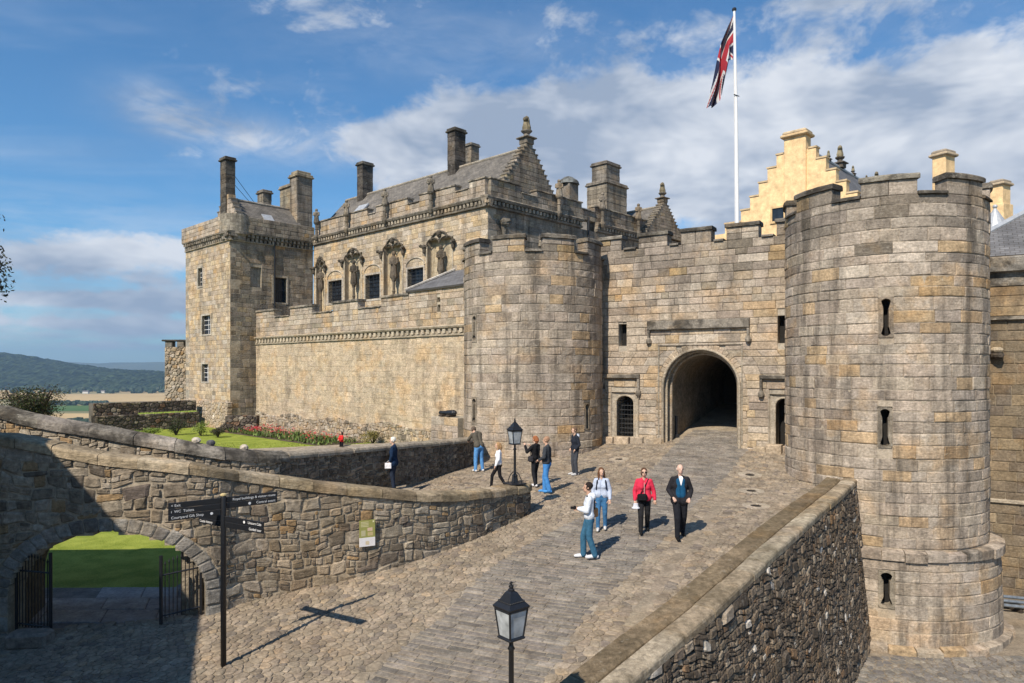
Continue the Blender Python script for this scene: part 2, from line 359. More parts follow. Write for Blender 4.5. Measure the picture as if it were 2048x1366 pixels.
def intervals(s0, s1, z0, z1, ops):
    iv = [(s0, s0, s1, s1)]
    for o in ops:
        a, b = o(z0 + .002), o(z1 - .002)
        if a is None and b is None:
            a = b = o((z0 + z1) / 2)
            if a is None: continue
        if a is None: a = b
        if b is None: b = a
        iv = cut(iv, a[0], a[1], b[0], b[1])
    return iv
def block(fm, a0, a1, b0, b1, z0, z1, tint, joint=.010, jit=0.0, depth=.12, bul=.012, bev=.012, nseg=1, lite=False, rough=.006):
    j = joint / 2; m = MB(); z0 += j; z1 -= j; a0 += j; a1 += j; b0 -= j; b1 -= j
    w = max(.02, min((b0 - a0 + b1 - a1) / 2, z1 - z0)); iv = min(.028, w * .22)
    base = R.uniform(-.5, 1) * bul; ja, jb, jc, jd = [R.uniform(-jit, jit * .3) for _ in range(4)]
    us = [0.0] + [(k / nseg) for k in range(nseg + 1)] + [1.0]
    def S(u, t): return (a0 + (b0 - a0) * u) * (1 - t) + (a1 + (b1 - a1) * u) * t
    L = max(.05, (b0 - a0 + b1 - a1) / 2); H = z1 - z0
    cols = [(0.0, 0)] + [(iv / L + (1 - 2 * iv / L) * k / nseg, 1) for k in range(nseg + 1)] + [(1.0, 0)]
    rows = [(0.0, 0), (iv / H, 1), (1 - iv / H, 1), (1.0, 0)]
    nc = len(cols); vs = []
    for t, ti in rows:
        for u, ui in cols:
            d = base + (R.uniform(-rough, rough) if (ti and ui) else -bev)
            zz_ = z0 + H * t - ((ja * (1 - u) + jb * u) * (1 - t) - (jc * (1 - u) + jd * u) * t if jit else 0)
            vs.append(fm(S(u, t), zz_, d))
    fs = [(r * nc + k, r * nc + k + 1, (r + 1) * nc + k + 1, (r + 1) * nc + k) for r in range(3) for k in range(nc - 1)]
    ring = [k for k in range(nc)] + [r * nc + nc - 1 for r in (1, 2)] + [3 * nc + k for k in range(nc - 1, -1, -1)] + [r * nc for r in (2, 1)]
    b = len(vs)
    for i in ring:
        r, k = divmod(i, nc); vs.append(fm(S(cols[k][0], rows[r][0]), z0 + H * rows[r][0], -depth))
    n = len(ring)
    for i in range(n): fs.append((ring[(i + 1) % n], ring[i], b + i, b + (i + 1) % n))
    m.add(vs, fs, tint); return m
def lblock(fm, a0, a1, b0, b1, z0, z1, tint, joint=.012, depth=.08, bul=.012, bev=.015):
    j = joint / 2; m = MB(); z0 += j; z1 -= j; a0 += j; a1 += j; b0 -= j; b1 -= j; q = R.uniform(-.4, 1) * bul; i = min(.02, (z1 - z0) * .2)
    vs = [fm(a0, z0, -depth), fm(b0, z0, -depth), fm(b1, z1, -depth), fm(a1, z1, -depth),
          fm(a0, z0, q - bev), fm(b0, z0, q - bev), fm(b1, z1, q - bev), fm(a1, z1, q - bev),
          fm(a0 + i, z0 + i, q), fm(b0 - i, z0 + i, q), fm(b1 - i, z1 - i, q), fm(a1 + i, z1 - i, q)]
    fs = [(8, 9, 10, 11)] + [(4 + k, 4 + (k + 1) % 4, 8 + (k + 1) % 4, 8 + k) for k in range(4)] + [(k, (k + 1) % 4, 4 + (k + 1) % 4, 4 + k) for k in range(4)]
    m.add(vs, fs, tint); return m
def courses(z0, z1, hmin, hmax):
    zs = [z0]
    while zs[-1] < z1 - hmin * .6:
        zs.append(zs[-1] + R.uniform(hmin, hmax))
    k = (z1 - z0) / (zs[-1] - z0); return [z0 + (z - z0) * k for z in zs]
def masonry(fm, s0, s1, zs, ops, lmin, lmax, tint, segl=None, lite=False, **kw):
    out = []
    for z0, z1 in zip(zs[:-1], zs[1:]):
        for a0, a1, b0, b1 in intervals(s0, s1, z0, z1, ops):
            L = (b0 - a0 + b1 - a1) / 2
            if L < .03: continue
            n = max(1, round(L / R.uniform(lmin, lmax)))
            cs = [0.0] + sorted((k + R.uniform(-.28, .28)) / n for k in range(1, n)) + [1.0]
            for u0, u1 in zip(cs[:-1], cs[1:]):
                p0, p1 = a0 + (b0 - a0) * u0, a1 + (b1 - a1) * u0; q0, q1 = a0 + (b0 - a0) * u1, a1 + (b1 - a1) * u1
                sm, zm = (p0 + q0) / 2, (z0 + z1) / 2; c = tint(sm, zm)
                if lite: m = lblock(fm, p0, p1, q0, q1, z0, z1, c, **kw)
                else: m = block(fm, p0, p1, q0, q1, z0, z1, c, nseg=1 if not segl else max(1, round((q0 - p0) / segl)), **kw)
                out.append(Piece(m, fm(sm, zm, 0), max(.01, (q0 - p0)) * (z1 - z0)))
    return out
def core(fm, s0, s1, z0, z1, ops, d0, d1, dz=.15, seg=None, c=(.36, .33, .28)):
    m = MB(); n = max(1, int(math.ceil((z1 - z0) / dz))); step = (z1 - z0) / n; run = None
    rows = []
    for k in range(n):
        a = z0 + k * step; b = a + step; iv = [(s0, s1)]
        for o in ops:
            q = o((a + b) / 2)
            if q is None: continue
            nv = []
            for x, y in iv:
                if q[1] <= x or q[0] >= y: nv.append((x, y)); continue
                if q[0] > x: nv.append((x, q[0]))
                if q[1] < y: nv.append((q[1], y))
            iv = nv
        if rows and rows[-1][2] == iv: rows[-1][1] = b
        else: rows.append([a, b, iv])
    for a, b, iv in rows:
        for x, y in iv:
            k = 1 if not seg else max(1, int(math.ceil((y - x) / seg)))
            for i in range(k):
                u, w = x + (y - x) * i / k, x + (y - x) * (i + 1) / k
                vs = [fm(u, a, d1), fm(w, a, d1), fm(w, b, d1), fm(u, b, d1), fm(u, a, d0), fm(w, a, d0), fm(w, b, d0), fm(u, b, d0)]
                fs = [(4, 5, 6, 7), (3, 2, 1, 0), (0, 1, 5, 4), (7, 6, 2, 3)]
                if i == 0: fs.append((0, 4, 7, 3))
                if i == k - 1: fs.append((1, 2, 6, 5))
                m.add(vs, fs, c)
    return m
def clip(poly, px_, py_, nx, ny):          # keep (p-q).n <= 0
    out = []; n = len(poly)
    for i in range(n):
        a, b = poly[i], poly[(i + 1) % n]
        da = (a[0] - px_) * nx + (a[1] - py_) * ny; db = (b[0] - px_) * nx + (b[1] - py_) * ny
        if da <= 0: out.append(a)
        if (da < 0 < db) or (db < 0 < da):
            t = da / (da - db); out.append((a[0] + (b[0] - a[0]) * t, a[1] + (b[1] - a[1]) * t))
    return out
def voronoi(pts, wts, cell, reach, aspect=1.0):
    grid = {}
    for i, p in enumerate(pts): grid.setdefault((int(p[0] // cell), int(p[1] // cell)), []).append(i)
    out = []; k = int(math.ceil(reach / cell))
    for i, p in enumerate(pts):
        g = (int(p[0] // cell), int(p[1] // cell))
        poly = [(p[0] - reach, p[1] - reach), (p[0] + reach, p[1] - reach), (p[0] + reach, p[1] + reach), (p[0] - reach, p[1] + reach)]
        nb = [j for a in range(-k, k + 1) for b in range(-k, k + 1) for j in grid.get((g[0] + a, g[1] + b), ()) if j != i]
        nb.sort(key=lambda j: (pts[j][0] - p[0]) ** 2 + (pts[j][1] - p[1]) ** 2)
        for j in nb[:26]:
            q = pts[j]; dx, dy = q[0] - p[0], q[1] - p[1]; D = dx * dx + dy * dy
            if D < 1e-9: continue
            t = .5 + (wts[i] - wts[j]) / (2 * D); t = min(.85, max(.15, t))
            poly = clip(poly, p[0] + dx * t, p[1] + dy * t, dx, dy)
            if len(poly) < 3: break
        out.append(poly)
    return out
def parea(poly):
    return abs(sum(poly[i][0] * poly[(i + 1) % len(poly)][1] - poly[(i + 1) % len(poly)][0] * poly[i][1] for i in range(len(poly)))) / 2
def stone(fm, poly, tint, joint=.02, depth=.10, bul=.03, cham=.22):
    cx = sum(p[0] for p in poly) / len(poly); cy = sum(p[1] for p in poly) / len(poly)
    P = []
    n = len(poly)
    for i in range(n):
        a, b = poly[i], poly[(i + 1) % n]
        e = math.hypot(b[0] - a[0], b[1] - a[1])
        if e < .02: continue
        for t in (cham, 1 - cham): P.append((a[0] + (b[0] - a[0]) * t, a[1] + (b[1] - a[1]) * t))
    if len(P) < 4: return None
    A = parea(P); r = math.sqrt(A / math.pi); k = max(.3, 1 - joint / 2 / max(r, .01))
    P = [(cx + (p[0] - cx) * k, cy + (p[1] - cy) * k) for p in P]; n = len(P)
    wx = max(p[0] for p in P) - min(p[0] for p in P); wy = max(p[1] for p in P) - min(p[1] for p in P)
    if min(wx, wy) < .035: return None
    b1 = min(bul * R.uniform(.5, 1.2), min(wx, wy) * .22)
    vs = [fm(p[0], p[1], -depth) for p in P] + [fm(p[0], p[1], R.uniform(-.25, .1) * b1) for p in P]
    vs += [fm(cx + (p[0] - cx) * .74, cy + (p[1] - cy) * .74, b1 * R.uniform(.65, 1.1)) for p in P]
    fs = [tuple(range(2 * n, 3 * n))]
    for i in range(n):
        j = (i + 1) % n; fs.append((i, j, n + j, n + i)); fs.append((n + i, n + j, 2 * n + j, 2 * n + i))
    m = MB(); m.add(vs, fs, tint)
    return Piece(m, fm(cx, cy, 0), A)
def rubble(fm, s0, s1, zb, zt, sz, tint, aspect=1.5, var=.5, joint=.02, bul=.03, depth=.1, keep=None, arch=None, rows=None):
    """random rubble on a surface: power-diagram cells between zb(s) and zt(s)"""
    pts = []; wts = []
    zmin = min(zb(s0 + (s1 - s0) * k / 20) for k in range(21)); zmax = max(zt(s0 + (s1 - s0) * k / 20) for k in range(21))
    dx, dy = sz, sz                       # work in squashed space: s/aspect
    ns = int((s1 - s0) / aspect / dx) + 2; nz = int((zmax - zmin) / dy) + 2
    for j in range(-1, nz):
        for i in range(-1, ns):
            x = (s0 / aspect + (i + .5 * (j % 2) + R.uniform(-.36, .36)) * dx); y = zmin + (j + .5 + R.uniform(-.34, .34)) * dy
            pts.append((x, y)); wts.append(R.random() ** 2 * var * sz * sz)
    cells = voronoi(pts, wts, sz, sz * 2.2); out = []
    for p, poly in zip(pts, cells):
        if len(poly) < 3: continue
        poly = [(a * aspect, b) for a, b in poly]; s = p[0] * aspect
        if keep and not keep(s, p[1]): continue
        poly = clip(poly, s0, 0, -1, 0)
        if len(poly) > 2: poly = clip(poly, s1, 0, 1, 0)
        if len(poly) < 3: continue
        for fn, sg in ((zb, -1), (zt, 1)):
            e = .05; q = fn(s); sl = (fn(s + e) - fn(s - e)) / (2 * e)
            poly = clip(poly, s, q, -sl * sg, sg)
            if len(poly) < 3: break
        if len(poly) < 3: continue
        if arch:
            poly = arch(poly, s, p[1])
            if not poly or len(poly) < 3: continue
        if parea(poly) < .0012: continue
        st = stone(fm, poly, tint(s, p[1]), joint, depth, bul)
        if st: out.append(st)
    return out
def rubble2(fm, s0, s1, zb, zt, hmin, hmax, tint, asp=(.9, 2.2), joint=.02, bul=.02, depth=.1, arch=None, split=.30, wav=.05, small=.12):
    """roughly coursed rubble: wavy courses of unequal stones, some split in two or three"""
    zmin = min(zb(s0 + (s1 - s0) * k / 30) for k in range(31)); zmax = max(zt(s0 + (s1 - s0) * k / 30) for k in range(31)); out = []
    ph = [R.uniform(0, 6.28) for _ in range(8)]
    wv = lambda s, z: z + wav * (math.sin(s * 1.7 + ph[0] + z) + .7 * math.sin(s * 3.9 + ph[1] - z * 2) + .5 * math.sin(s * 7.3 + ph[2] + z * 3.1))
    z = zmin - .2; rows = []
    while z < zmax + .2: h = R.uniform(hmin, hmax); rows.append((z, z + h)); z += h
    def put(a, b, c, d):
        j = min(b - a, d - c) * .16; q = lambda: R.uniform(-j, j)
        A, B, C, D = (a + q(), wv(a, c) + q()), (b + q(), wv(b, c) + q()), (b + q(), wv(b, d) + q()), (a + q(), wv(a, d) + q())
        P = []
        for u, v in ((A, B), (B, C), (C, D), (D, A)):
            P.append(u)
            if R.random() < .6: t = R.uniform(.35, .65); P.append((u[0] + (v[0] - u[0]) * t + q() * .6, u[1] + (v[1] - u[1]) * t + q() * .6))
        s = (a + b) / 2; m = wv(s, (c + d) / 2)
        P = clip(P, s0, 0, -1, 0)
        if len(P) > 2: P = clip(P, s1, 0, 1, 0)
        for fn, sg in ((zb, -1), (zt, 1)):
            if len(P) < 3: return
            e = .05; f0 = fn(s); sl = (fn(s + e) - fn(s - e)) / (2 * e); P = clip(P, s, f0, -sl * sg, sg)
        if len(P) < 3: return
        if arch: P = arch(P, s, m)
        if not P or len(P) < 3 or parea(P) < .001: return
        st = stone(fm, P, tint(s, m), joint, depth, bul * R.uniform(.4, 1.3), R.uniform(.07, .16))
        if st: out.append(st)
    for c, d in rows:
        h = d - c; s = s0 - R.uniform(0, .3)
        while s < s1:
            w = h * R.uniform(*asp); r = R.random()
            if r < split: m = c + h * R.uniform(.35, .65); put(s, s + w, c, m); k = s + w * R.uniform(.3, .7); (put(s, k, m, d), put(k, s + w, m, d)) if R.random() < .5 else put(s, s + w, m, d)
            elif r < split + small: w = h * R.uniform(.35, .55); put(s, s + w, c, c + h * .5); put(s, s + w, c + h * .5, d)
            else: put(s, s + w, c, d)
            s += w
    return out
class Path:
    """smooth plan curve with arclength; left normal side chosen by sign"""
    def __init__(s, pts, side=1, smooth=True):
        P = [np.array(p[:2], float) for p in pts]; Q = []
        for i in range(len(P) - 1):
            p0, p1, p2, p3 = P[max(i - 1, 0)], P[i], P[i + 1], P[min(i + 2, len(P) - 1)]
            for t in np.linspace(0, 1, 12, endpoint=False):
                if smooth: Q.append(.5 * ((2 * p1) + (-p0 + p2) * t + (2 * p0 - 5 * p1 + 4 * p2 - p3) * t * t + (-p0 + 3 * p1 - 3 * p2 + p3) * t ** 3))
                else: Q.append(p1 + (p2 - p1) * t)
        Q.append(P[-1]); s.Q = np.array(Q); d = np.hypot(*np.diff(s.Q, axis=0).T); s.S = np.concatenate([[0], np.cumsum(d)]); s.len = s.S[-1]; s.side = side
    def at(s, t):
        return np.array([np.interp(t, s.S, s.Q[:, 0]), np.interp(t, s.S, s.Q[:, 1])])
    def nrm(s, t):
        a = s.at(max(0, t - .15)); b = s.at(min(s.len, t + .15)); d = (b - a) / max(1e-9, np.hypot(*(b - a)))
        return np.array([d[1], -d[0]]) * s.side
    def fm(s, t, z, d):
        p = s.at(t); n = s.nrm(t)
        if t < 0 or t > s.len:
            a = s.at(0) if t < 0 else s.at(s.len); e = np.array([-n[1], n[0]]) * s.side; p = a + e * (t if t < 0 else t - s.len)
        return (p[0] + n[0] * d, p[1] + n[1] * d, z)
    def s_of(s, X, Y):
        return float(s.S[np.argmin((s.Q[:, 0] - X) ** 2 + (s.Q[:, 1] - Y) ** 2)])
def planefm(P0, e, n):
    P0 = Vector(P0); e = Vector((e[0], e[1], 0)); n = Vector((n[0], n[1], 0))
    def fm(s, z, d): return (P0.x + e.x * s + n.x * d, P0.y + e.y * s + n.y * d, z)
    return fm
def cylfm(C, Rf):
    def fm(s, z, d):
        r = Rf(z) + d; a = s / 3.1; return (C[0] + r * math.sin(a), C[1] - r * math.cos(a), z)   # s=0 faces -Y
    return fm
def rectop(lo, hi, z0, z1): return lambda z: (lo, hi) if z0 < z < z1 else None
def archop(c, hw, z0, zs, rise):
    def f(z):
        if z < z0 or z > zs + rise: return None
        if z <= zs: return (c - hw, c + hw)
        k = math.sqrt(max(0, 1 - ((z - zs) / rise) ** 2)); return (c - hw * k, c + hw * k)
    return f
# ---------------------------------------------------------------- lie of the land
class TPS:
    def __init__(s, pts, lam=0.6):
        P = np.array([(p[0], p[1]) for p in pts], float); z = np.array([p[2] for p in pts], float); n = len(P)
        K = s.U(P[:, None, :] - P[None]); A = np.zeros((n + 3, n + 3)); A[:n, :n] = K + lam * np.eye(n)
        A[:n, n] = 1; A[:n, n + 1:] = P; A[n, :n] = 1; A[n + 1:, :n] = P.T
        s.P = P; s.w = np.linalg.solve(A, np.concatenate([z, np.zeros(3)]))
    def U(s, d):
        r2 = (d ** 2).sum(-1); return .5 * r2 * np.log(r2 + 1e-9) / 10
    def __call__(s, x, y):
        d = np.array([x, y], float) - s.P; return float(s.U(d) @ s.w[:-3] + s.w[-3] + s.w[-2] * x + s.w[-1] * y)
zroad = TPS([(X, Y, 4 - h) for X, Y, h in (
    (-5.05, 12.25, 5.22), (1.76, 16.3, 4.46), (4.07, 16.95, 4.18), (3.37, 17.86, 4.2), (2.37, 18.55, 4.27), (1.07, 21.7, 3.92), (2.25, 25, 3.8), (.7, 28.4, 3.72),
    (-1.23, 25.7, 3.8), (7.4, 28.6, 3.16), (10.2, 25.6, 3.55), (9.8, 23.0, 3.95), (-6.4, 14.4, 5.16), (-9.5, 14, 5.34), (-3.5, 14.5, 5.05), (0, 10, 5.25), (-4, 9.5, 5.5), (1.2, 10.0, 5.05),
    (4.0, 13.4, 4.5), (7.5, 18, 4.05), (.5, 19.9, 4.12), (-2.2, 16.6, 4.6), (10.5, 33.5, 2.3), (4.3, 29.8, 3.45), (-10, 8, 5.7))])
zwalk = TPS([(-3.8, 22.4, .1), (-1.23, 25.7, .2), (1.07, 21.7, .08), (.5, 20.5, 0.0), (2.25, 25, .2), (.7, 28.4, .27), (-3.5, 18.3, .35), (-5.5, 17.5, .8), (-8, 15.8, 1.45), (-12, 15.6, 1.9), (-16, 15.5, 2.2)], .3)
def G(x, y, f=zroad):
    lo, hi = 5.0, 45.0
    g = lambda Y: (EYE - (y - HY) / F * Y) - f((x - CX) / F * Y, Y)
    for k in range(400):
        a = 5 + k * .1
        if g(a) < 0: break
    lo, hi = a - .1, a
    for _ in range(30):
        m = (lo + hi) / 2
        if g(m) > 0: lo = m
        else: hi = m
    Y = (lo + hi) / 2; return Vector(((x - CX) / F * Y, Y, f((x - CX) / F * Y, Y)))
M['coping'] = stone_mat('weathered_coping', stain=.5, stain_col=(.10, .08, .05), bump=1.0, lo=.42, hi=.66, fine=9, streak=(1.4, 1.4, 1.4), grain=.42, lich=.25)
def sm(a, b, x):
    t = min(1, max(0, (x - a) / (b - a))); return t * t * (3 - 2 * t)
class Cache:
    def __init__(s, f, x0, x1, y0, y1, st=.25):
        s.x0, s.y0, s.st = x0, y0, st; nx = int((x1 - x0) / st) + 2; ny = int((y1 - y0) / st) + 2; s.nx, s.ny = nx, ny
        X, Y = np.meshgrid(x0 + np.arange(nx) * st, y0 + np.arange(ny) * st, indexing='ij'); Z = np.full(X.shape, f.w[-3]) + f.w[-2] * X + f.w[-1] * Y
        for (px_, py_), w in zip(f.P, f.w[:-3]):
            r2 = (X - px_) ** 2 + (Y - py_) ** 2; Z += w * .5 * r2 * np.log(r2 + 1e-9) / 10
        s.Z = Z
    def __call__(s, x, y):
        u = min(max((x - s.x0) / s.st, 0), s.nx - 1.001); v = min(max((y - s.y0) / s.st, 0), s.ny - 1.001); i, j = int(u), int(v); u -= i; v -= j; Z = s.Z
        return float(Z[i, j] * (1 - u) * (1 - v) + Z[i + 1, j] * u * (1 - v) + Z[i, j + 1] * (1 - u) * v + Z[i + 1, j + 1] * u * v)
zr = Cache(zroad, -20, 16, 2, 45); zw0 = Cache(zwalk, -20, 16, 2, 45)
def zw(x, y):
    t = sm(-1.0, 1.6, x); return zw0(x, y) * (1 - t) + zr(x, y) * t
# plan curves of the walls
base_px = [(400, 1235), (500, 1203), (636, 1173), (739, 1149), (841, 1118), (943, 1081)]
NWP = [(-17, 14.05), (-13.5, 14.0), (-10.3, 14.0), (-8.2, 14.12)] + [tuple(G(*p)[:2]) for p in base_px] + [(-.30, 18.75), (.25, 19.45), (.50, 19.85), (.47, 20.15), (.2, 20.4)]
NW = Path(NWP)
ncx = [0, 117, 205, 322, 439, 500, 560, 646, 764, 851, 939, 998, 1056]; ncy = [869.5, 893, 910, 922, 937, 947, 956, 968, 978, 987, 985, 978, 970.5]
def znw(s):
    p = NW.at(min(max(s, 0), NW.len)); x = CX + F * p[0] / p[1]
    if s > NW.s_of(.25, 19.45): p = (.25, 19.45); x = 1042
    return EYE - (np.interp(x, ncx, ncy) - HY) / F * p[1]
GW = Path([(-18, 16.9), (-12.4, 17.1), (-9, 17.4), (-7.6, 17.85), (-6.6, 18.5), (-5.95, 19.4), (-4.5, 21.8), (-3.0, 24.45), (-1.6, 27.0), (-1.35, 28.9)])
gcx = [0, 37, 96, 131, 195, 254, 320, 359, 447, 538, 600, 663, 727, 769, 816, 859, 950]; gcy = [816, 828, 840, 846, 856, 868, 879, 885, 900, 908, 906, 900, 894.6, 891, 887, 884, 876]
def zgw(s):
    p = GW.at(min(max(s, 0), GW.len)); x = CX + F * p[0] / p[1]; return EYE - (np.interp(x, gcx, gcy) - HY) / F * p[1]
par_px = [(1253.5, 1366), (1349.6, 1282), (1442, 1204), (1552.5, 1100), (1640, 1022), (1707, 963)]
PWP = [G(x, y, lambda a, b: zroad(a, b) + .45) for x, y in par_px]
d0 = (PWP[0] - PWP[1]); PWP = [tuple((PWP[0] + d0 * k)[:2]) for k in (4.5, 3, 1.5)] + [tuple(p[:2]) for p in PWP]
d1 = np.array(PWP[-1]) - np.array(PWP[-2]); PWP.append(tuple(np.array(PWP[-1]) + d1 * .5))
PW = Path(PWP)                              # outer (ditch side) face
def zpw(s): p = PW.at(s); return zr(p[0], p[1]) + .45
def side(path, X, Y):
    i = int(np.argmin((path.Q[:, 0] - X) ** 2 + (path.Q[:, 1] - Y) ** 2)); n = path.nrm(path.S[i]); return (X - path.Q[i, 0]) * n[0] + (Y - path.Q[i, 1]) * n[1]
CL = Vector((.945, 31.5)); CR = Vector((12.76, 24.18)); TR = 3.1
EW = (CR - CL).normalized(); NWL = Vector((EW.y, -EW.x))        # curtain direction and outward normal
WP0 = CL - NWL * 1.25                                           # a point on the curtain face
def front_of_curtain(X, Y): return (Vector((X, Y)) - WP0).dot(NWL) > -.3
GATE_S = None
def region(X, Y):
    if side(PW, X, Y) > -.75: return None
    if Y > 33 and not (3 < X < 14): return None
    if X < .55 and side(NW, X, Y) < -.2 and X < 1.0:
        if side(GW, X, Y) < -.15 or (X < -6.7 and side(NW, X, Y) < -2.1): return None
        return 'walk'
    if not front_of_curtain(X, Y): return 'gate' if (Vector((X, Y)) - WP0).dot(EW) > 5 else None
    if (Vector((X, Y)) - CL).length < TR - .6 or (Vector((X, Y)) - CR).length < TR - .6: return None
    return 'road' if X > -1.2 or side(NW, X, Y) > -.2 else 'walk'
RIGHT_IN = .95                               # parapet thickness
def sheet(name, x0, x1, y0, y1, st, zf, test, mat, c, dz=-.014):
    m = MB(); idx = {}; nx = int(round((x1 - x0) / st)); ny = int(round((y1 - y0) / st))
    for i in range(nx):
        for j in range(ny):
            if not test(x0 + (i + .5) * st, y0 + (j + .5) * st): continue
            f = []
            for a, b in ((i, j), (i + 1, j), (i + 1, j + 1), (i, j + 1)):
                if (a, b) not in idx:
                    idx[a, b] = len(m.v); X, Y = x0 + a * st, y0 + b * st; m.v.append((X, Y, zf(X, Y) + dz)); m.c.append(c)
                f.append(idx[a, b])
            m.f.append(tuple(f))
    return struct(m.build(name, mat, smooth=True))
road_base = sheet('paved_ground', -14, 14, 2, 40, .25, zr, lambda X, Y: region(X, Y) in ('road', 'gate'), M['mortar'], (.31, .265, .205))
walk_base = sheet('upper_walkway', -18, 1, 14, 30, .25, zw, lambda X, Y: region(X, Y) == 'walk', M['mortar'], (.34, .30, .24))
ORG[road_base.name] = Vector((0, 0, 0)); ORG[walk_base.name] = Vector((0, 0, 0))

# ---- central carriageway of narrow setts laid in rows across
RA = Vector((-3.6, 7.0)); RD = Vector((.455, .89)).normalized(); RPn = Vector((RD.y, -RD.x))
def tc_(p): q = Vector(p[:2]) - RA; return q.dot(RD), q.dot(RPn)
lp = [tc_(G(*p)) for p in [(735, 1357), (790, 1302), (841, 1261), (885, 1237), (926, 1183), (994, 1125), (1100, 1063), (1147, 1040), (1268, 969), (1340, 897)]]
rp = [tc_(G(*p)) for p in [(1090, 1366), (1179, 1221), (1260, 1150), (1300, 1111), (1342, 1065), (1396, 1004), (1470, 933)]]
lp = [(lp[0][0] - 6, lp[0][1] - .3)] + lp + [(34, lp[-1][1] + .6)]; rp = [(rp[0][0] - 6, rp[0][1] - .2)] + rp + [(34, rp[-1][1] + .5)]
def cl_(t): return float(np.interp(t, [a for a, _ in lp], [b for _, b in lp]))
def cr_(t): return float(np.interp(t, [a for a, _ in rp], [b for _, b in rp]))
def roadfm(s, t, d):
    p = RA + RD * t + RPn * s; return (p.x, p.y, zr(p.x, p.y) + d)
pcs = []; t = 1.2
while t < 27:
    h = R.uniform(.125, .165); a, b = cl_(t) + R.uniform(-.08, .08), cr_(t) + R.uniform(-.08, .08); s = a
    while s < b:
        w = R.uniform(.24, .50); e = min(b, s + w)
        if b - e < .1: e = b
        p = RA + RD * (t + h / 2) + RPn * ((s + e) / 2)
        if region(p.x, p.y):
            sk = R.uniform(-.012, .012)
            m = lblock(roadfm, s, s + sk, e, e + sk, t + .008, t + h - .008, pick(SETT), joint=.014, depth=.05, bul=.008, bev=.008)
            pcs.append(Piece(m, roadfm((s + e) / 2, t + h / 2, 0), (e - s) * h * .3))
        s = e
    t += h
emit(pcs, 'sett', M['pave'], road_base, 'far_setts', 300, 12)
# ---- cobbles either side
gut_a = [tc_(G(*p)) for p in [(1188, 1366), (1246, 1276), (1368, 1097), (1440, 1010)]]
gut_a = [(gut_a[0][0] - 4, gut_a[0][1] - .1)] + gut_a
def gc(t): return float(np.interp(t, [a for a, _ in gut_a], [b for _, b in gut_a]))
def cobbles(f, x0, x1, y0, y1, sz, test, zf, tint, joint=.022, bul=.012, aspect=1.0):
    pts = []; wts = []
    nx, ny = int((x1 - x0) / sz) + 1, int((y1 - y0) / sz) + 1
    for j in range(ny):
        for i in range(nx):
            X = x0 + (i + .5 * (j % 2) + R.uniform(-.34, .34)) * sz; Y = y0 + (j + R.uniform(-.34, .34)) * sz
            if not test(X, Y): continue
            pts.append((X, Y)); wts.append(R.random() ** 2 * .5 * sz * sz)
    cells = voronoi(pts, wts, sz, sz * .95); out = []
    fm = lambda x, y, d: (x, y, zf(x, y) + d)
    for p, poly in zip(pts, cells):
        if len(poly) < 3 or parea(poly) < .003: continue
        st = stone(fm, poly, tint(*p), joint, .05, bul, .2)
        if st: st.a *= .3; out.append(st)
    return out
def cobtest(X, Y):
    t, c = tc_((X, Y)); a, b = cl_(t), cr_(t)
    if a - .10 < c < b + .10: return False
    if abs(c - gc(t)) < .24 and 2 < t < 19: return False
    if Y > 16 and X < -3.6: return False
    return region(X, Y) == 'road'
pcs = cobbles(None, -11.5, 11.2, 8.5, 31, .165, cobtest, zr, lambda x, y: pick(COB), .016)
emit(pcs, 'cobble', M['pave'], road_base, 'far_cobbles', 300, 12)
pcs = []; t = 2.0
while t < 19:
    L = R.uniform(.55, 1.0); p = RA + RD * (t + L / 2) + RPn * gc(t)
    if region(p.x, p.y) == 'road':
        c = gc(t + L / 2); m = lblock(roadfm, gc(t) - .17, gc(t + L) - .17, gc(t) + .17, gc(t + L) + .17, t, t + L, vary((.27, .225, .17)), joint=.02, depth=.05, bul=.004, bev=.006)
        pcs.append(Piece(m, roadfm(c, t, 0), .3 * .34 * L))
    t += L
emit(pcs, 'gutter_slab', M['pave'], road_base, 'far_gutter_slabs', 300, 12)
# flagged upper walkway
pcs = cobbles(None, -9, 1.6, 15.5, 29, .36, lambda X, Y: X > -6.6 and region(X, Y) == 'walk' and (X > .75 or side(NW, X, Y) < -.66) and side(GW, X, Y) > .12, zw, lambda x, y: vary((.36, .315, .25), .08), .014, .005)
emit(pcs, 'flagstone', M['pave'], walk_base, 'far_flagstones', 200, 25)

# ---------------------------------------------------------------- wall builders
def coping(parent, path, s0, s1, ztop, d0, d1, h, lmin, lmax, tint, mat, name='coping_stone', crown=.04, rnd=.07):
    s = s0
    while s < s1 - .05:
        e = min(s1, s + R.uniform(lmin, lmax))
        if s1 - e < lmin * .4: e = s1
        a, b = s + .006, e - .006; dz = R.uniform(-.012, .012); dd = R.uniform(-.012, .012); k = max(2, int((b - a) / .35) + 1); m = MB(); vs = []; fs = []
        for i in range(k + 1):
            t = a + (b - a) * i / k; zt = ztop(t) + dz
            for d, z in ((d0 + dd, -h), (d0 + dd, -rnd * 1.1), (d0 + dd - rnd * .35, -rnd * .35), (d0 + dd - rnd, 0), ((d0 + d1) / 2, crown), (d1 + rnd, 0), (d1, -rnd), (d1, -h)):
                vs.append(path.fm(t, zt + z, d))
        for i in range(k):
            for j in range(8): fs.append((i * 8 + j, (i + 1) * 8 + j, (i + 1) * 8 + (j + 1) % 8, i * 8 + (j + 1) % 8))
        fs.append(tuple(range(8))); fs.append(tuple(range(k * 8 + 7, k * 8 - 1, -1)))
        m.add(vs, fs, tint(s, 0)); m.build(name, mat, parent); s = e
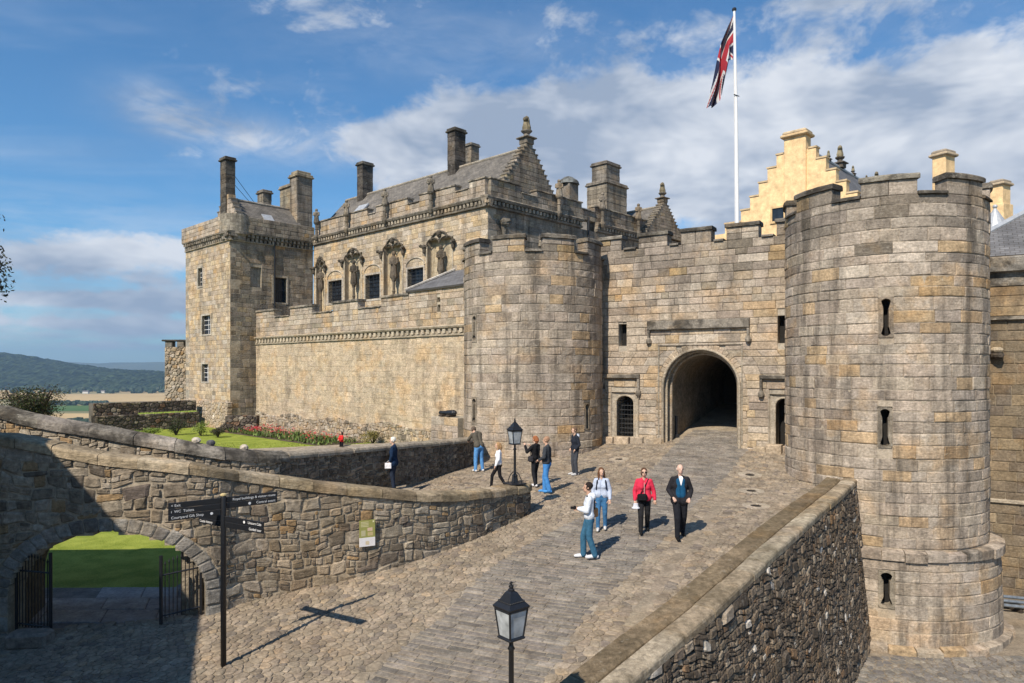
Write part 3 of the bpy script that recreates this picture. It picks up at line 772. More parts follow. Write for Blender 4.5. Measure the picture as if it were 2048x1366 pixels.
def ring_op(c, hw, zs, rise):           # clip a cell polygon to outside of an elliptical arch
    def f(poly, s, z):
        if z < zs:
            if abs(s - c) < hw - .06: return None
            sg = 1 if s > c else -1; return clip(poly, c + hw * sg, 0, -sg, 0)
        u, v = (s - c) / hw, (z - zs) / rise; r = math.hypot(u, v)
        if r < .93: return None
        q = (c + u / r * hw, zs + v / r * rise); n = (u / r / hw, v / r / rise); return clip(poly, q[0], q[1], -n[0], -n[1])
    return f
def voussoirs(fm, c, hw, zs, rise, th, n, tint, depth=.45, bul=.02, zbase=None, joint=.02):
    out = []
    for k in range(n):
        a, b = math.pi * k / n, math.pi * (k + 1) / n; o1, o2 = th * R.uniform(.9, 1.12), 0
        poly = []
        for an, rr in ((a, 0), (b, 0), (b, o1), (a, o1)):
            poly.append((c - math.cos(an) * (hw + rr), zs + math.sin(an) * (rise + rr)))
        st = stone(fm, poly, tint(0, 0), joint, depth, bul, .1)
        if st: out.append(st)
    if zbase is not None:
        for sg in (-1, 1):
            z = zs
            while z > zbase:
                h = R.uniform(.24, .4); o = th * R.uniform(.85, 1.3)
                poly = [(c + sg * hw, z - h), (c + sg * (hw + o), z - h), (c + sg * (hw + o), z), (c + sg * hw, z)]
                if sg < 0: poly = poly[::-1]
                st = stone(fm, poly, tint(0, 0), joint, depth, bul, .08)
                if st: out.append(st)
                z -= h
    return out

# ---------------------------------------------------------------- near retaining wall with the arch
aw = thing('retaining_wall', 'curved rubble retaining wall with a stone arch, beside the cobbled ramp', 'wall', (-4.3, 15.7, -1.0))
sA = NW.s_of(-8.2, 14.12); ARW, ARS, ARR = 1.90, -.60, 1.28
sL = NW.s_of(-13, 14); sE = NW.len
def zb_nw(s):
    p = NW.fm(s, 0, .05); return zr(p[0], p[1]) - .12
capb = lambda s: znw(s) - .20
aop = archop(sA, ARW, -3, ARS, ARR)
core(NW.fm, 1.5, sE - .12, -1.9, 3.0, [aop] + [], -.010, -.55, .12, .35, (.34, .29, .22)).build('wall_core_tmp', M['mortar'], aw)
# trim the core to the sloping wall top
o = COL.objects['wall_core_tmp']; me = o.data
for v in me.vertices:
    w = Vector(v.co) + ORG[aw.name]; s = NW.s_of(w.x, w.y); v.co.z = min(w.z, znw(s) - .12) - ORG[aw.name].z
o.name = 'core'
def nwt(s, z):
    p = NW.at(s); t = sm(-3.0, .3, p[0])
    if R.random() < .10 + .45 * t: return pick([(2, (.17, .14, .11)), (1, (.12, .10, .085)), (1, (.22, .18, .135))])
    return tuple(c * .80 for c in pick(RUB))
def ringc(poly, s, z): return ring_op(sA, ARW + .30, ARS, ARR + .30)(poly, s, z)
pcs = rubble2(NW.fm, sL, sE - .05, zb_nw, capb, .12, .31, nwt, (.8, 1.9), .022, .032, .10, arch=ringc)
emit(pcs, 'rubble_stone', M['rubble'], aw, 'small_stones', 300, 60)
# chips packed between the stones
pcs = voussoirs(NW.fm, sA, ARW, ARS, ARR, .30, 23, lambda a, b: pick([(2, (.25, .235, .21)), (1, (.30, .27, .23)), (1, (.19, .175, .155))]), .5, .02, -1.55)
for p in pcs: p.m.build('voussoir', M['rubble'], aw)
coping(aw, NW, sL, NW.s_of(.52, 19.98), znw, .05, -.56, .20, .5, 1.0, lambda s, z: pick([(2, (.36, .29, .195)), (1, (.30, .24, .16)), (1, (.40, .33, .235))]), M['coping'], crown=.02, rnd=.05)
m = MB(); TAX = Vector((-.39, 1.0, 0)) * 1.7; out = []
for k in range(25):
    a = math.pi * k / 24; out.append((sA - math.cos(a) * ARW, ARS + math.sin(a) * ARR))
out = [(sA - ARW, -1.8)] + out + [(sA + ARW, -1.8)]
vs = []
for s, z in out: vs.append(Vector(NW.fm(s, z, -.45)))
n = len(vs); m.add(vs + [v + TAX for v in vs], [(i + 1, i, n + i, n + i + 1) for i in range(n - 1)], (.15, .13, .11))
m.build('arch_vault', M['rubble'], aw)
m = MB(); m.prism([(-6.95, 14.7, -1.8), (-6.55, 14.7, -1.8), (-6.3, 18.2, -1.8), (-6.7, 18.2, -1.8)], (0, 0, 2.75), (.27, .23, .175)); m.build('cross_wall', M['rubble'], aw)
# iron gates standing open in the arch
def gate_leaf(px0, px1, zt0, zt1, label):
    a, b = px0, px1; g = thing('iron_gate', label, 'gate', a, 0, 'open gates of the low arch')
    m = MB()
    for p, r in ((a, .03), (b, .035)): m.tube([p + Vector((0, 0, .02)), p + Vector((0, 0, zt1 + .25))], r, 8)
    for z in (.18, zt0): m.tube([a + Vector((0, 0, z)), b + Vector((0, 0, z))], .018, 6)
    m.build('frame', M['iron'], g); L = (b - a).length; k = max(5, int(L / .075))
    for i in range(1, k):
        p = a.lerp(b, i / k); h = zt1 + .12 * math.sin(math.pi * i / k)
        q = MB(); q.tube([p + Vector((0, 0, .12)), p + Vector((0, 0, h))], .011, 6); q.lathe([(.011, 0), (.022, .03), (.001, .10)], 6, p + Vector((0, 0, h))); q.build('bar', M['iron'], g)
ga = Vector(NW.fm(sA + ARW - .08, 0, -.12)); gb = Vector(G(322, 1250)); ga.z = zr(ga.x, ga.y); gb.z = zr(gb.x, gb.y)
gate_leaf(ga, gb, 1.0, 1.15, 'short black iron gate with spikes at the sunlit right side of the arch')
ga = Vector(NW.fm(sA - ARW + .10, 0, -.12)); gb = Vector(G(101, 1272)); ga.z = zr(ga.x, ga.y); gb.z = zr(gb.x, gb.y)
gate_leaf(ga, gb, 1.25, 1.4, 'black iron gate in shade at the left side of the arch')
blk = thing('stone_block', 'worn stone block in shade at the foot of the left arch gate', 'block', tuple(G(60, 1290)))
p = G(60, 1290); m = MB(); m.bbox((p.x, p.y, p.z + .12), (.75, .4, .3), .1, .05, (.22, .19, .16)); m.build('worn_block', M['rubble'], blk)

# ---------------------------------------------------------------- garden wall behind the walkway
gw = thing('garden_wall', 'low rubble garden wall with big rounded coping stones behind the walkway', 'wall', (-5.9, 19.4, .2))
aop2 = archop(GW.s_of(-9.7, 17.3), 2.3, -3, -.6, .85)
core(GW.fm, 0, GW.len, -1.8, 3.1, [aop2], -.02, -.5, .15, .4, (.27, .235, .18)).build('core', M['mortar'], gw)
me = gw.children[0].data
for v in me.vertices:
    w = Vector(v.co) + ORG[gw.name]; v.co.z = min(w.z, zgw(GW.s_of(w.x, w.y)) - .1) - ORG[gw.name].z
sC = GW.s_of(-5.95, 19.4)
def zb_gw(s): p = GW.fm(s, 0, .05); return (zw(p[0], p[1]) - .06) if p[0] > -6.6 else 1.15
pcs = rubble2(GW.fm, GW.s_of(-14, 17), GW.len, zb_gw, lambda s: zgw(s) - .12, .10, .22, lambda s, z: pick(RUB if s < sC - .6 else [(3, (.17, .14, .11)), (2, (.12, .10, .08)), (2, (.22, .18, .14)), (.7, (.3, .25, .19))]), (.8, 2.0), .02, .03)  # past the corner, shade of the sun-averted face is put into darker tints
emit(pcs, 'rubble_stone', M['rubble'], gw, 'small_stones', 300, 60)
coping(gw, GW, GW.s_of(-14, 17), sC - .3, zgw, .07, -.62, .24, .8, 1.25, lambda s, z: pick([(2, (.31, .28, .235)), (2, (.25, .225, .19)), (1, (.36, .32, .26))]), M['cap'], rnd=.12, crown=.06)
coping(gw, GW, sC - .3, GW.len, zgw, .06, -.58, .15, .7, 1.1, lambda s, z: pick([(2, (.34, .295, .23)), (1, (.29, .25, .20))]), M['rubble'], crown=.03)

# ---------------------------------------------------------------- ditch parapet, right foreground
pw = thing('ditch_parapet', 'low mossy parapet wall, shade put into its dark rubble, running down beside the ditch', 'wall', (PWP[4][0], PWP[4][1], -4.5))
m = MB(); k = 60; vs = []
def bat(s, z): return .45 * max(0, (zpw(s) - z) / 4.5)        # battered outer face
for i in range(k + 1):
    s = PW.len * i / k; zt = zpw(s)
    vs += [PW.fm(s, -4.6, bat(s, -4.6) - .03), PW.fm(s, zt - .12, -.03), PW.fm(s, zt - .12, -.93), PW.fm(s, zt - 1.2, -.93)]
fs = [(i * 4 + j, (i + 1) * 4 + j, (i + 1) * 4 + j + 1, i * 4 + j + 1) for i in range(k) for j in range(3)]
m.add(vs, fs, (.15, .122, .092)); m.build('core', M['mortar'], pw)
pfm = lambda s, z, d: PW.fm(s, z, d + bat(s, z))
s0 = PW.s_of(-1.5, 6.5)
pcs = rubble2(pfm, s0, PW.len - .3, lambda s: -4.55, lambda s: zpw(s) - .15, .09, .26, lambda s, z: pick([(4, (.150, .120, .09)), (3, (.112, .09, .07)), (2, (.185, .148, .11)), (.9, (.30, .25, .19)), (.6, (.20, .135, .085)), (.25, (.5, .46, .4))]), (.7, 1.9), .02, .05, .1, None, .35, .07, .2)  # outer face turned from the sun: its shade is in the dark tints
emit(pcs, 'rubble_stone', M['rubble'], pw, 'small_stones', 300, 60)
coping(pw, PW, s0, PW.len - .25, zpw, .04, -.40, .16, .6, 1.3, lambda s, z: pick([(2, (.34, .275, .19)), (1, (.28, .225, .155)), (1, (.38, .32, .235))]), M['coping'], crown=.015, rnd=.05)
coping(pw, PW, s0, PW.len - .25, lambda s: zpw(s) - .03, -.408, -.98, .5, 1.3, 2.2, lambda s, z: pick([(2, (.20, .155, .10)), (1, (.24, .19, .13))]), M['coping'], 'mortar_haunch', crown=-.02, rnd=.12)

# ---------------------------------------------------------------- ditch floor
df = sheet('ditch_floor', -12, 42, -16, 34, 1.0, lambda X, Y: -4.5 + .02 * math.sin(X * 1.3) * math.sin(Y), lambda X, Y: side(PW, X, Y) > -.3 or Y < 2, M['mortar'], (.25, .21, .16))
ORG[df.name] = Vector((0, 0, 0))
pcs = cobbles(None, 8.5, 19.5, 12.5, 22.5, .22, lambda X, Y: side(PW, X, Y) > .45 and (Vector((X, Y)) - CR).length > 3.75 and Y < 20.5, lambda X, Y: -4.5, lambda x, y: pick([(3, (.20, .185, .165)), (2, (.25, .225, .19)), (1, (.16, .15, .14))]), .035)
emit(pcs, 'cobble', M['pave'], df, 'far_cobbles', 300, 14)

# ---------------------------------------------------------------- lower path, lawns and garden ground
def zgar(X, Y):
    low = (1 - sm(-7.9, -6.6, X)) * (1 - sm(27.5, 31, Y)); return -1.55 * low
def grass_mat(name, c1, c2):
    m, nt, b = _mat(name); N = nt.nodes.new; L = nt.links.new; geo = N('ShaderNodeNewGeometry')
    def noise(s, d):
        n = N('ShaderNodeTexNoise'); n.inputs['Scale'].default_value = s; n.inputs['Detail'].default_value = d; L(geo.outputs['Position'], n.inputs['Vector']); return n
    n1 = noise(1.6, 7); n2 = noise(28, 3); ad = N('ShaderNodeMath'); ad.operation = 'MULTIPLY_ADD'; L(n2.outputs['Fac'], ad.inputs[0]); ad.inputs[1].default_value = .8; L(n1.outputs['Fac'], ad.inputs[2])
    mr = N('ShaderNodeMapRange'); mr.inputs['From Min'].default_value = .70; mr.inputs['From Max'].default_value = 1.10; L(ad.outputs[0], mr.inputs['Value'])
    mx = N('ShaderNodeMix'); mx.data_type = 'RGBA'; L(mr.outputs[0], mx.inputs['Factor']); mx.inputs['A'].default_value = (*c1, 1); mx.inputs['B'].default_value = (*c2, 1)
    L(mx.outputs['Result'], b.inputs['Base Color']); b.inputs['Roughness'].default_value = .9; b.inputs['Specular IOR Level'].default_value = .15
    bn = N('ShaderNodeBump'); bn.inputs['Strength'].default_value = .8; bn.inputs['Distance'].default_value = .05; L(n2.outputs['Fac'], bn.inputs['Height']); L(bn.outputs[0], b.inputs['Normal'])
    return m
M['lawn'] = grass_mat('mown_grass', (.165, .215, .026), (.31, .355, .065))
gl = sheet('garden_lawn', -26, -1, 16.5, 53, .5, zgar, lambda X, Y: side(GW, X, Y) < -.25 and not (X > -3 and Y > 32) and Vector((X + 2.23, Y - 32.5)).dot(Vector((.689, .725))) < .3, M['lawn'], (.1, .2, .03), 0)
lpth = sheet('lower_path', -20, -5, 13.6, 21, .5, lambda X, Y: -1.42 - .1 * sm(14.5, 18, Y), lambda X, Y: side(NW, X, Y) < .4 and side(GW, X, Y) > -.35 and X < -5.6, M['mortar'], (.20, .195, .19), -.02)
ORG[lpth.name] = Vector((0, 0, 0))
pcs = []
for j in range(5):
    x = -18 + R.uniform(0, .6)
    while x < -6.5:
        L = R.uniform(.8, 1.5); y = 14.9 + j * .9
        if x + L < -6.3 and y > 14.75 and side(GW, x + L / 2, y + .45) > .1:
            m = lblock(lambda s, t, d: (s - .39 * (t - 16), t, -1.42 - .1 * sm(14.5, 18, t) + d), x, x, x + L, x + L, y, y + .9, vary((.33, .33, .335), .12), joint=.03, depth=.05, bul=.008, bev=.008)
            pcs.append(Piece(m, (x + L / 2, y, -1.45), L * .2))
        x += L
emit(pcs, 'flagstone', M['pave'], lpth, 'far_flagstones', 100, 15)
# short grass standing on the lawns
m = MB()
for k in range(3600):
    if k > 3600: X, Y = R.uniform(-17.5, -8.0), R.uniform(17.6, 27.5)
    else: X, Y = R.uniform(-17, -6), R.uniform(30, 37)
    if side(GW, X, Y) > -.55: continue
    z = zgar(X, Y); a = R.uniform(0, 6.28); h = R.uniform(.02, .055); w = R.uniform(.012, .03); g = R.uniform(.75, 1.3) * (.85 + .25 * math.sin(X * 1.1 + Y * .6))
    m.add([(X - w * math.cos(a), Y - w * math.sin(a), z), (X + w * math.cos(a), Y + w * math.sin(a), z), (X + R.uniform(-.03, .03), Y + R.uniform(-.03, .03), z + h)], [(0, 1, 2)], (.24 * g, .285 * g, .045 * g))
o = stuff(m.build('lawn_grass', M['leaf'])); o['label'] = 'short green grass covering the castle lawns'; o['category'] = 'grass'
# ---------------------------------------------------------------- gatehouse drum towers
def tang(x, C, r=TR):
    """angle round a drum tower (0 faces -Y) where the sight line through column x first meets it"""
    d = Vector(((x - CX) / F, 1)).normalized(); b = d.dot(C); disc = b * b - (C.length_squared - r * r)
    p = d * (b - math.sqrt(max(disc, 0))); q = (p - C); return math.atan2(q.x, -q.y), p.y
def ztow(x, y, C, r=TR): a, Y = tang(x, C, r); return EYE - (y - HY) / F * Y
def keyhole(fm, s, z0, z1, parent, w=.062, r=.12, hw=.26, tint=(.3, .27, .22), kind=0, mat=None):
    """arrow loop: pierced surround stone round a slot with round ends, black sheet behind painted as its shade"""
    zc = (z0 + z1) / 2; inner = []; hh = (z1 - z0) / 2; al = math.asin(min(1, w / r)); rb_ = r if kind == 0 else w
    if kind == 0: inner += [(w, -hh + r + r * math.cos(al) + (2 * hh - 2 * r - 2 * r * math.cos(al)) * k / 6) for k in range(7)]
    else: inner += [(w, -hh + (2 * hh - r - r * math.cos(al)) * k / 6) for k in range(7)]
    inner += [(r * math.sin(al + (2 * math.pi - 2 * al) * k / 14 + math.pi) * -1, hh - r + r * math.cos(al + (2 * math.pi - 2 * al) * k / 14 + math.pi)) for k in range(1, 14)]
    half = inner[:7]; inner += [(-x, z) for x, z in half[::-1]]
    if kind == 0: inner += [(-r * math.sin(al + (2 * math.pi - 2 * al) * k / 14), -hh + r + r * math.cos(al + (2 * math.pi - 2 * al) * k / 14)) for k in range(1, 14)]
    else: inner += [(-w * .5, -hh), (w * .5, -hh)]
    N = len(inner); outer = []
    H = (z1 - z0) / 2 + .05
    for k in range(N):
        a = math.atan2(inner[k][1], inner[k][0]); dx, dz = math.cos(a), math.sin(a)
        t = min(hw / abs(dx) if abs(dx) > 1e-6 else 1e9, H / abs(dz) if abs(dz) > 1e-6 else 1e9); outer.append((dx * t, dz * t))
    m = MB(); vs = []
    for ring, d in ((outer, -.1), (outer, .004), (inner, .004), (inner, -.45)): vs += [fm(s + x, zc + z, d) for x, z in ring]
    fs = [(j * N + k, j * N + (k + 1) % N, (j + 1) * N + (k + 1) % N, (j + 1) * N + k) for j in range(3) for k in range(N)]
    m.add(vs, fs, tint); o = m.build('arrow_loop', mat or M['ashlar'], parent)
    m = MB(); m.add([fm(s - hw, z0 - .1, -.46), fm(s + hw, z0 - .1, -.46), fm(s + hw, z1 + .1, -.46), fm(s - hw, z1 + .1, -.46)], [(0, 1, 2, 3)]); q = m.build('black_backing', M['dark'], o); ORG[q.name] = ORG[parent.name]
def arc_slab(fm, a, b, z0, z1, d0, d1, tint, name, mat, parent, top_in=.05):
    n = max(2, int((b - a) / .25)); m = MB(); vs = []; fs = []
    for i in range(n + 1):
        s = a + (b - a) * i / n
        for d, z in ((d0, z0), (d0, z1 - .05), (d0 - top_in, z1), (d1 + top_in, z1), (d1, z1 - .05), (d1, z0)): vs.append(fm(s, z + R.uniform(-.006, .006), d + R.uniform(-.006, .006)))
    for i in range(n):
        for j in range(6): fs.append((i * 6 + j, (i + 1) * 6 + j, (i + 1) * 6 + (j + 1) % 6, i * 6 + (j + 1) % 6))
    fs.append(tuple(range(6))); fs.append(tuple(range(n * 6 + 5, n * 6 - 1, -1)))
    m.add(vs, fs, tint); return m.build(name, mat, parent)
def capcol(): return pick([(2, (.20, .18, .15)), (2, (.15, .135, .115)), (1, (.26, .235, .195))])
def drum(label, C, zbase, zsill, ztop, face, loops, nm, phase, mer_frac, stages):
    t = thing('gate_tower', label, 'tower', (C.x, C.y, zbase), 0, 'round gatehouse towers')
    Rf = lambda z: stages(z); fm = cylfm(C, Rf)
    s0, s1 = (face - 1.95) * TR, (face + 1.95) * TR
    ops = [rectop(s - .203, s + .203, a - .05, b + .05) for s, a, b, k in loops]
    full = math.pi * TR
    zk = [zbase - .3] + ([-1.645] if zbase < -2 else []) + [zsill - .1]
    for za, zb_ in zip(zk[:-1], zk[1:]): core(fm, s1 - 2 * full, s1, za + (.012 if za == -1.645 else 0), zb_ - .002, ops, -.018, -.6, .05, .35, (.37, .315, .245)).build('core', M['mortar'], t)
    m = MB(); n = 40
    m.add([fm(2 * full * k / n, zsill - .9, -.3) for k in range(n)], [tuple(range(n))], (.3, .28, .25)); m.build('wall_walk', M['mortar'], t)
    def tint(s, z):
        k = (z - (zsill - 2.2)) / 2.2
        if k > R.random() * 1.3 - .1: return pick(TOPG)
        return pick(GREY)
    breaks = sorted({zbase - .15, zsill} | {z for z in (-1.78, -1.50) if zbase < z < zsill}); pcs = []
    for a, b in zip(breaks[:-1], breaks[1:]):
        if abs(a + 1.78) < .01 and abs(b + 1.5) < .01: continue
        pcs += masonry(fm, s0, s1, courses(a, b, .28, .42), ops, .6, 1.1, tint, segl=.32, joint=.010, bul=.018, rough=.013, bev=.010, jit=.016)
    emit(pcs, 'stone_block', M['ashlar'], t, 'far_stones', 300, 60)
    for s, a, b, k in loops: keyhole(fm, s, a, b, t, w=.075 if zbase < -2 else .095, r=.155 if zbase < -2 else .14, kind=k, hw=.20, tint=vary((.27, .23, .18)))
    per = 2 * full / nm; hw = per * mer_frac / 2
    for k in range(nm):
        sc = phase * TR + (k - nm // 2) * per
        da = (sc / TR - face + math.pi) % (2 * math.pi) - math.pi
        for z0, z1 in zip(*(lambda q: (q[:-1], q[1:]))(courses(zsill, ztop - .17, .3, .42))):
            mid = sc + R.uniform(-.15, .15)
            for a, b in ((sc - hw, mid), (mid, sc + hw)):
                block(fm, a, a, b, b, z0, z1, pick(TOPG), joint=.016, depth=.52, bul=.015, nseg=2).build('merlon_block', M['ashlar'], t)
        arc_slab(fm, sc - hw - .05, sc + hw + .05, ztop - .17, ztop, .075, -.58, capcol(), 'merlon_cap', M['cap'], t)
        arc_slab(fm, sc + hw + .012, sc + per - hw - .012, zsill, zsill + .10, .085, -.58, capcol(), 'crenel_sill', M['cap'], t)
    return t, fm
aL = [(tang(x, CL)[0] * TR, ztow(x, y1, CL), ztow(x, y0, CL), k) for x, y0, y1, k in ((948, 632, 682, 0), (948, 797, 847, 0), (1175, 808, 857, 1))]
phL = (tang(1017, CL)[0] + tang(1117, CL)[0]) / 2 + math.pi / 9
lt, fml = drum('round gatehouse tower left of the entrance arch, half hidden tourists at its foot', CL, .1, 8.72, 9.45, -.03, aL, 9, phL, .66, lambda z: TR + .02 * max(0, (2 - z)))
aR = [(tang(x, CR, 3.1 if y1 < 1100 else 3.4)[0] * TR, ztow(x, y1, CR), ztow(x, y0, CR), k) for x, y0, y1, k in ((1772, 597, 672, 0), (1770, 818, 893, 0), (1773, 1140, 1207, 0))]
phR = tang(1778, CR)[0]
rt, fmr = drum('massive round gatehouse tower at the right, rising out of the ditch', CR, -4.5, 9.24, 9.88, -.485, aR, 8, phR, .64, lambda z: 3.1 if z > -1.64 else 3.40 + .025 * max(0, (-1.64 - z)))
full = math.pi * TR
fms = cylfm(CR, lambda z: 3.1)
k = 0
while k < 22:                                    # weathered string course of the right tower
    a = -.485 * TR - 1.95 * TR + k * .55; arc_slab(fms, a + .01, a + .54, -1.80 + R.uniform(-.02, .02), -1.50 + R.uniform(-.03, .03), .40 + R.uniform(-.05, .02), -.05, pick(GREY), 'string_course_stone', M['cap'] if k % 3 == 0 else M['rubble'], rt, .2); k += 1
k = 0
while k < 20:                                    # rough plinth
    a = -.485 * TR - 1.95 * TR + k * .62; arc_slab(fms, a + .01, a + .6, -4.6, -4.28 + R.uniform(-.05, .04), .62 + R.uniform(-.06, .05), .1, pick(GREY), 'plinth_stone', M['rubble'], rt, .2); k += 1

# ---------------------------------------------------------------- curtain wall with the gate
cfm = planefm((WP0.x, WP0.y, 0), EW, NWL)
N3 = Vector((NWL.x, NWL.y, 0)); W3 = Vector((WP0.x, WP0.y, 0))
def cs(x, y): p = hit(x, y, W3, N3); return (p - W3).dot(Vector((EW.x, EW.y, 0))), p.z
cw = thing('gatehouse_wall', 'battlemented ashlar wall between the two round towers with the entrance arch', 'wall', tuple(W3 + Vector((EW.x, EW.y, 0)) * 6.5 + Vector((0, 0, .5))))
sa, _ = cs(1327, 800); sb, _ = cs(1478, 800); GC, GH = (sa + sb) / 2, (sb - sa) / 2
_, zcr = cs(1402, 701); GS = zcr - GH * .98; GR = GH * .98
def px_rect(x0, x1, y0, y1):
    a, za = cs(x0, y0); b, zb = cs(x1, y1); return a, b, zb, za
w1 = px_rect(1237, 1253, 647, 692); w2 = px_rect(1555, 1573, 632, 687)
dl = px_rect(1231, 1268, 790, 886); dr = px_rect(1549, 1586, 795, 906)
DHW = (dl[1] - dl[0]) / 2
def pointed(r): return archop((r[0] + r[1]) / 2, (r[1] - r[0]) / 2, r[2], r[3] - .35, .35)
gop = archop(GC, GH, -2, GS, GR); gopx = archop(GC, GH + .30, -2, GS, GR + .30)
dxl, dxr = rectop(dl[0] - .2, dl[1] + .2, dl[2] - .02, dl[3] + .15), rectop(dr[0] - .2, dr[1] + .2, dr[2] - .02, dr[3] + .15)
wops = [rectop(*w1), rectop(*w2)]
S0, S1 = 2.2, 11.9
ZS, ZT = 9.12, 9.78
core(cfm, S0, S1, -.2, ZS - .05, [gop, pointed(dl), pointed(dr)] + wops, -.05, -1.3, .06, None, (.37, .33, .27)).build('core', M['mortar'], cw)
def ctint(s, z):
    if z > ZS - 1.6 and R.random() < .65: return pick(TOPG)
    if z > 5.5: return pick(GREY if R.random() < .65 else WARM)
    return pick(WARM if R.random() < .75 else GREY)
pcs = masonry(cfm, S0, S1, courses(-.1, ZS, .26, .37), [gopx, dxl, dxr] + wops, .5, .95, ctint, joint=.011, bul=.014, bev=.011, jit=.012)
emit(pcs, 'stone_block', M['ashlar_warm'], cw, 'far_stones', 300, 60)
for st in voussoirs(cfm, GC, GH, GS, GR, .31, 25, lambda a, b: pick(WARM), .36, .02, -.1, .012): st.m.build('voussoir', M['ashlar_warm'], cw)
for r, d0, d1, nm_ in ((GH - .03, -.20, -.55, 'arch_order'), (GH - .14, -.5, -1.0, 'arch_order')):        # stepped inner orders of the arch
    m = MB(); P = [(GC - r, -.2)] + [(GC - math.cos(math.pi * k / 28) * r, GS + math.sin(math.pi * k / 28) * (r - (GH - GR))) for k in range(29)] + [(GC + r, -.2)]
    Q = [(GC - GH - .05, -.2)] + [(GC - math.cos(math.pi * k / 28) * (GH + .05), GS + math.sin(math.pi * k / 28) * (GR + .05)) for k in range(29)] + [(GC + GH + .05, -.2)]
    n = len(P); vs = [cfm(s, z, d0) for s, z in Q] + [cfm(s, z, d0) for s, z in P] + [cfm(s, z, d1) for s, z in P]
    m.add(vs, [(i, i + 1, n + i + 1, n + i) for i in range(n - 1)] + [(n + i, n + i + 1, 2 * n + i + 1, 2 * n + i) for i in range(n - 1)], vary((.36, .31, .24))); m.build(nm_, M['ashlar_warm'], cw)
for rad, d, th in ((GH + .03, .035, .055), (GH - .05, -.22, .06), (GH - .15, -.52, .06)):       # roll mouldings of the arch
    m = MB(); m.tube([cfm(GC - rad, .6, d)] + [cfm(GC - math.cos(math.pi * k / 28) * rad, GS + math.sin(math.pi * k / 28) * rad, d) for k in range(29)] + [cfm(GC + rad, .6, d)], th, 8, vary((.37, .315, .245))); m.build('arch_roll', M['ashlar_warm'], cw)
rr = GH - .14; P = [(GC - rr, -.3)] + [(GC - math.cos(math.pi * k / 28) * rr, GS + math.sin(math.pi * k / 28) * rr) for k in range(29)] + [(GC + rr, -.3)]
n = len(P); m = MB(); m.add([cfm(s, z, -.98) for s, z in P] + [cfm(s, z, -9) for s, z in P], [(i, i + 1, n + i + 1, n + i) for i in range(n - 1)], (.24, .205, .16)); m.build('gate_passage_vault', M['rubble'], cw)
m = MB(); m.add([cfm(GC - rr, -.3, -8.9), cfm(GC + rr, -.3, -8.9), cfm(GC + rr, GS + rr, -8.9), cfm(GC - rr, GS + rr, -8.9)], [(0, 1, 2, 3)], (.03, .025, .02)); m.build('passage_light_stop', M['wood'], cw)  # unseen end panel, added to keep the passage dark
m = MB(); pq = Vector(cfm(GC - rr + .05, .9, -1.1)); m.tube([pq, pq + Vector((0, 0, 1.0))], .06, 8); m.bbox((pq.x, pq.y, .95), (.22, .22, .35), 0, .03); m.build('iron_gate_post', M['iron'], cw)
# pieces laid on the wall face
def face_bar(fm, a, b, z0, z1, d, tint, name, parent, mat, dep=-.05):
    m = MB(); i = min(.03, (z1 - z0) * .3, d * .6)
    vs = [fm(a, z0, dep), fm(b, z0, dep), fm(b, z1, dep), fm(a, z1, dep), fm(a, z0, d - i), fm(b, z0, d - i), fm(b, z1, d - i), fm(a, z1, d - i), fm(a + i, z0 + i, d), fm(b - i, z0 + i, d), fm(b - i, z1 - i, d), fm(a + i, z1 - i, d)]
    m.add(vs, [(8, 9, 10, 11)] + [(4 + k, 4 + (k + 1) % 4, 8 + (k + 1) % 4, 8 + k) for k in range(4)] + [(k, (k + 1) % 4, 4 + (k + 1) % 4, 4 + k) for k in range(4)], tint); return m.build(name, mat, parent)
def hood(x0, x1, y0, y1, ydrop, both=True):
    a, b, zb, zt = px_rect(x0, x1, y0, y1); _, zd = cs((x0 + x1) / 2, ydrop); w = .11
    h = face_bar(cfm, a, b, zb, zt, .16, (.24, .215, .18), 'hood_mould', cw, M['cap'])
    for s in ((a, b - w) if both else (a,)):
        q = face_bar(cfm, s, s + w, zd, zb, .13, (.27, .24, .2), 'hood_drop', h, M['cap']); ORG[q.name] = ORG[cw.name]
        m = MB(); m.ball(cfm(s + w / 2, zd - .05, .07), (.13, .13, .16), 8, 6, (.25, .22, .18), .12); m.build('hood_boss', M['carved'], h)
ORG_h = None
_hb = link
hood(1296, 1500, 643, 655, 678); hood(1205, 1280, 748, 757, 783); hood(1520, 1600, 750, 759, 787)
a, b, zb, zt = px_rect(1316, 1486, 688, 694)
face_bar(cfm, a, b, zt - .1, zt, .05, (.36, .31, .25), 'gate_frame_head', cw, M['ashlar_warm'])
for s in (a, b - .07): face_bar(cfm, s, s + .07, .9, zt - .104, .04, (.33, .29, .23), 'gate_frame_jamb', cw, M['ashlar_warm'])
for r in (w1, w2):
    m = MB(); m.add([cfm(r[0], r[2], -.45), cfm(r[1], r[2], -.45), cfm(r[1], r[3], -.45), cfm(r[0], r[3], -.45)], [(0, 1, 2, 3)]); m.build('window_slot', M['dark'], cw)  # near-black sheet painted as the unlit depth of the window
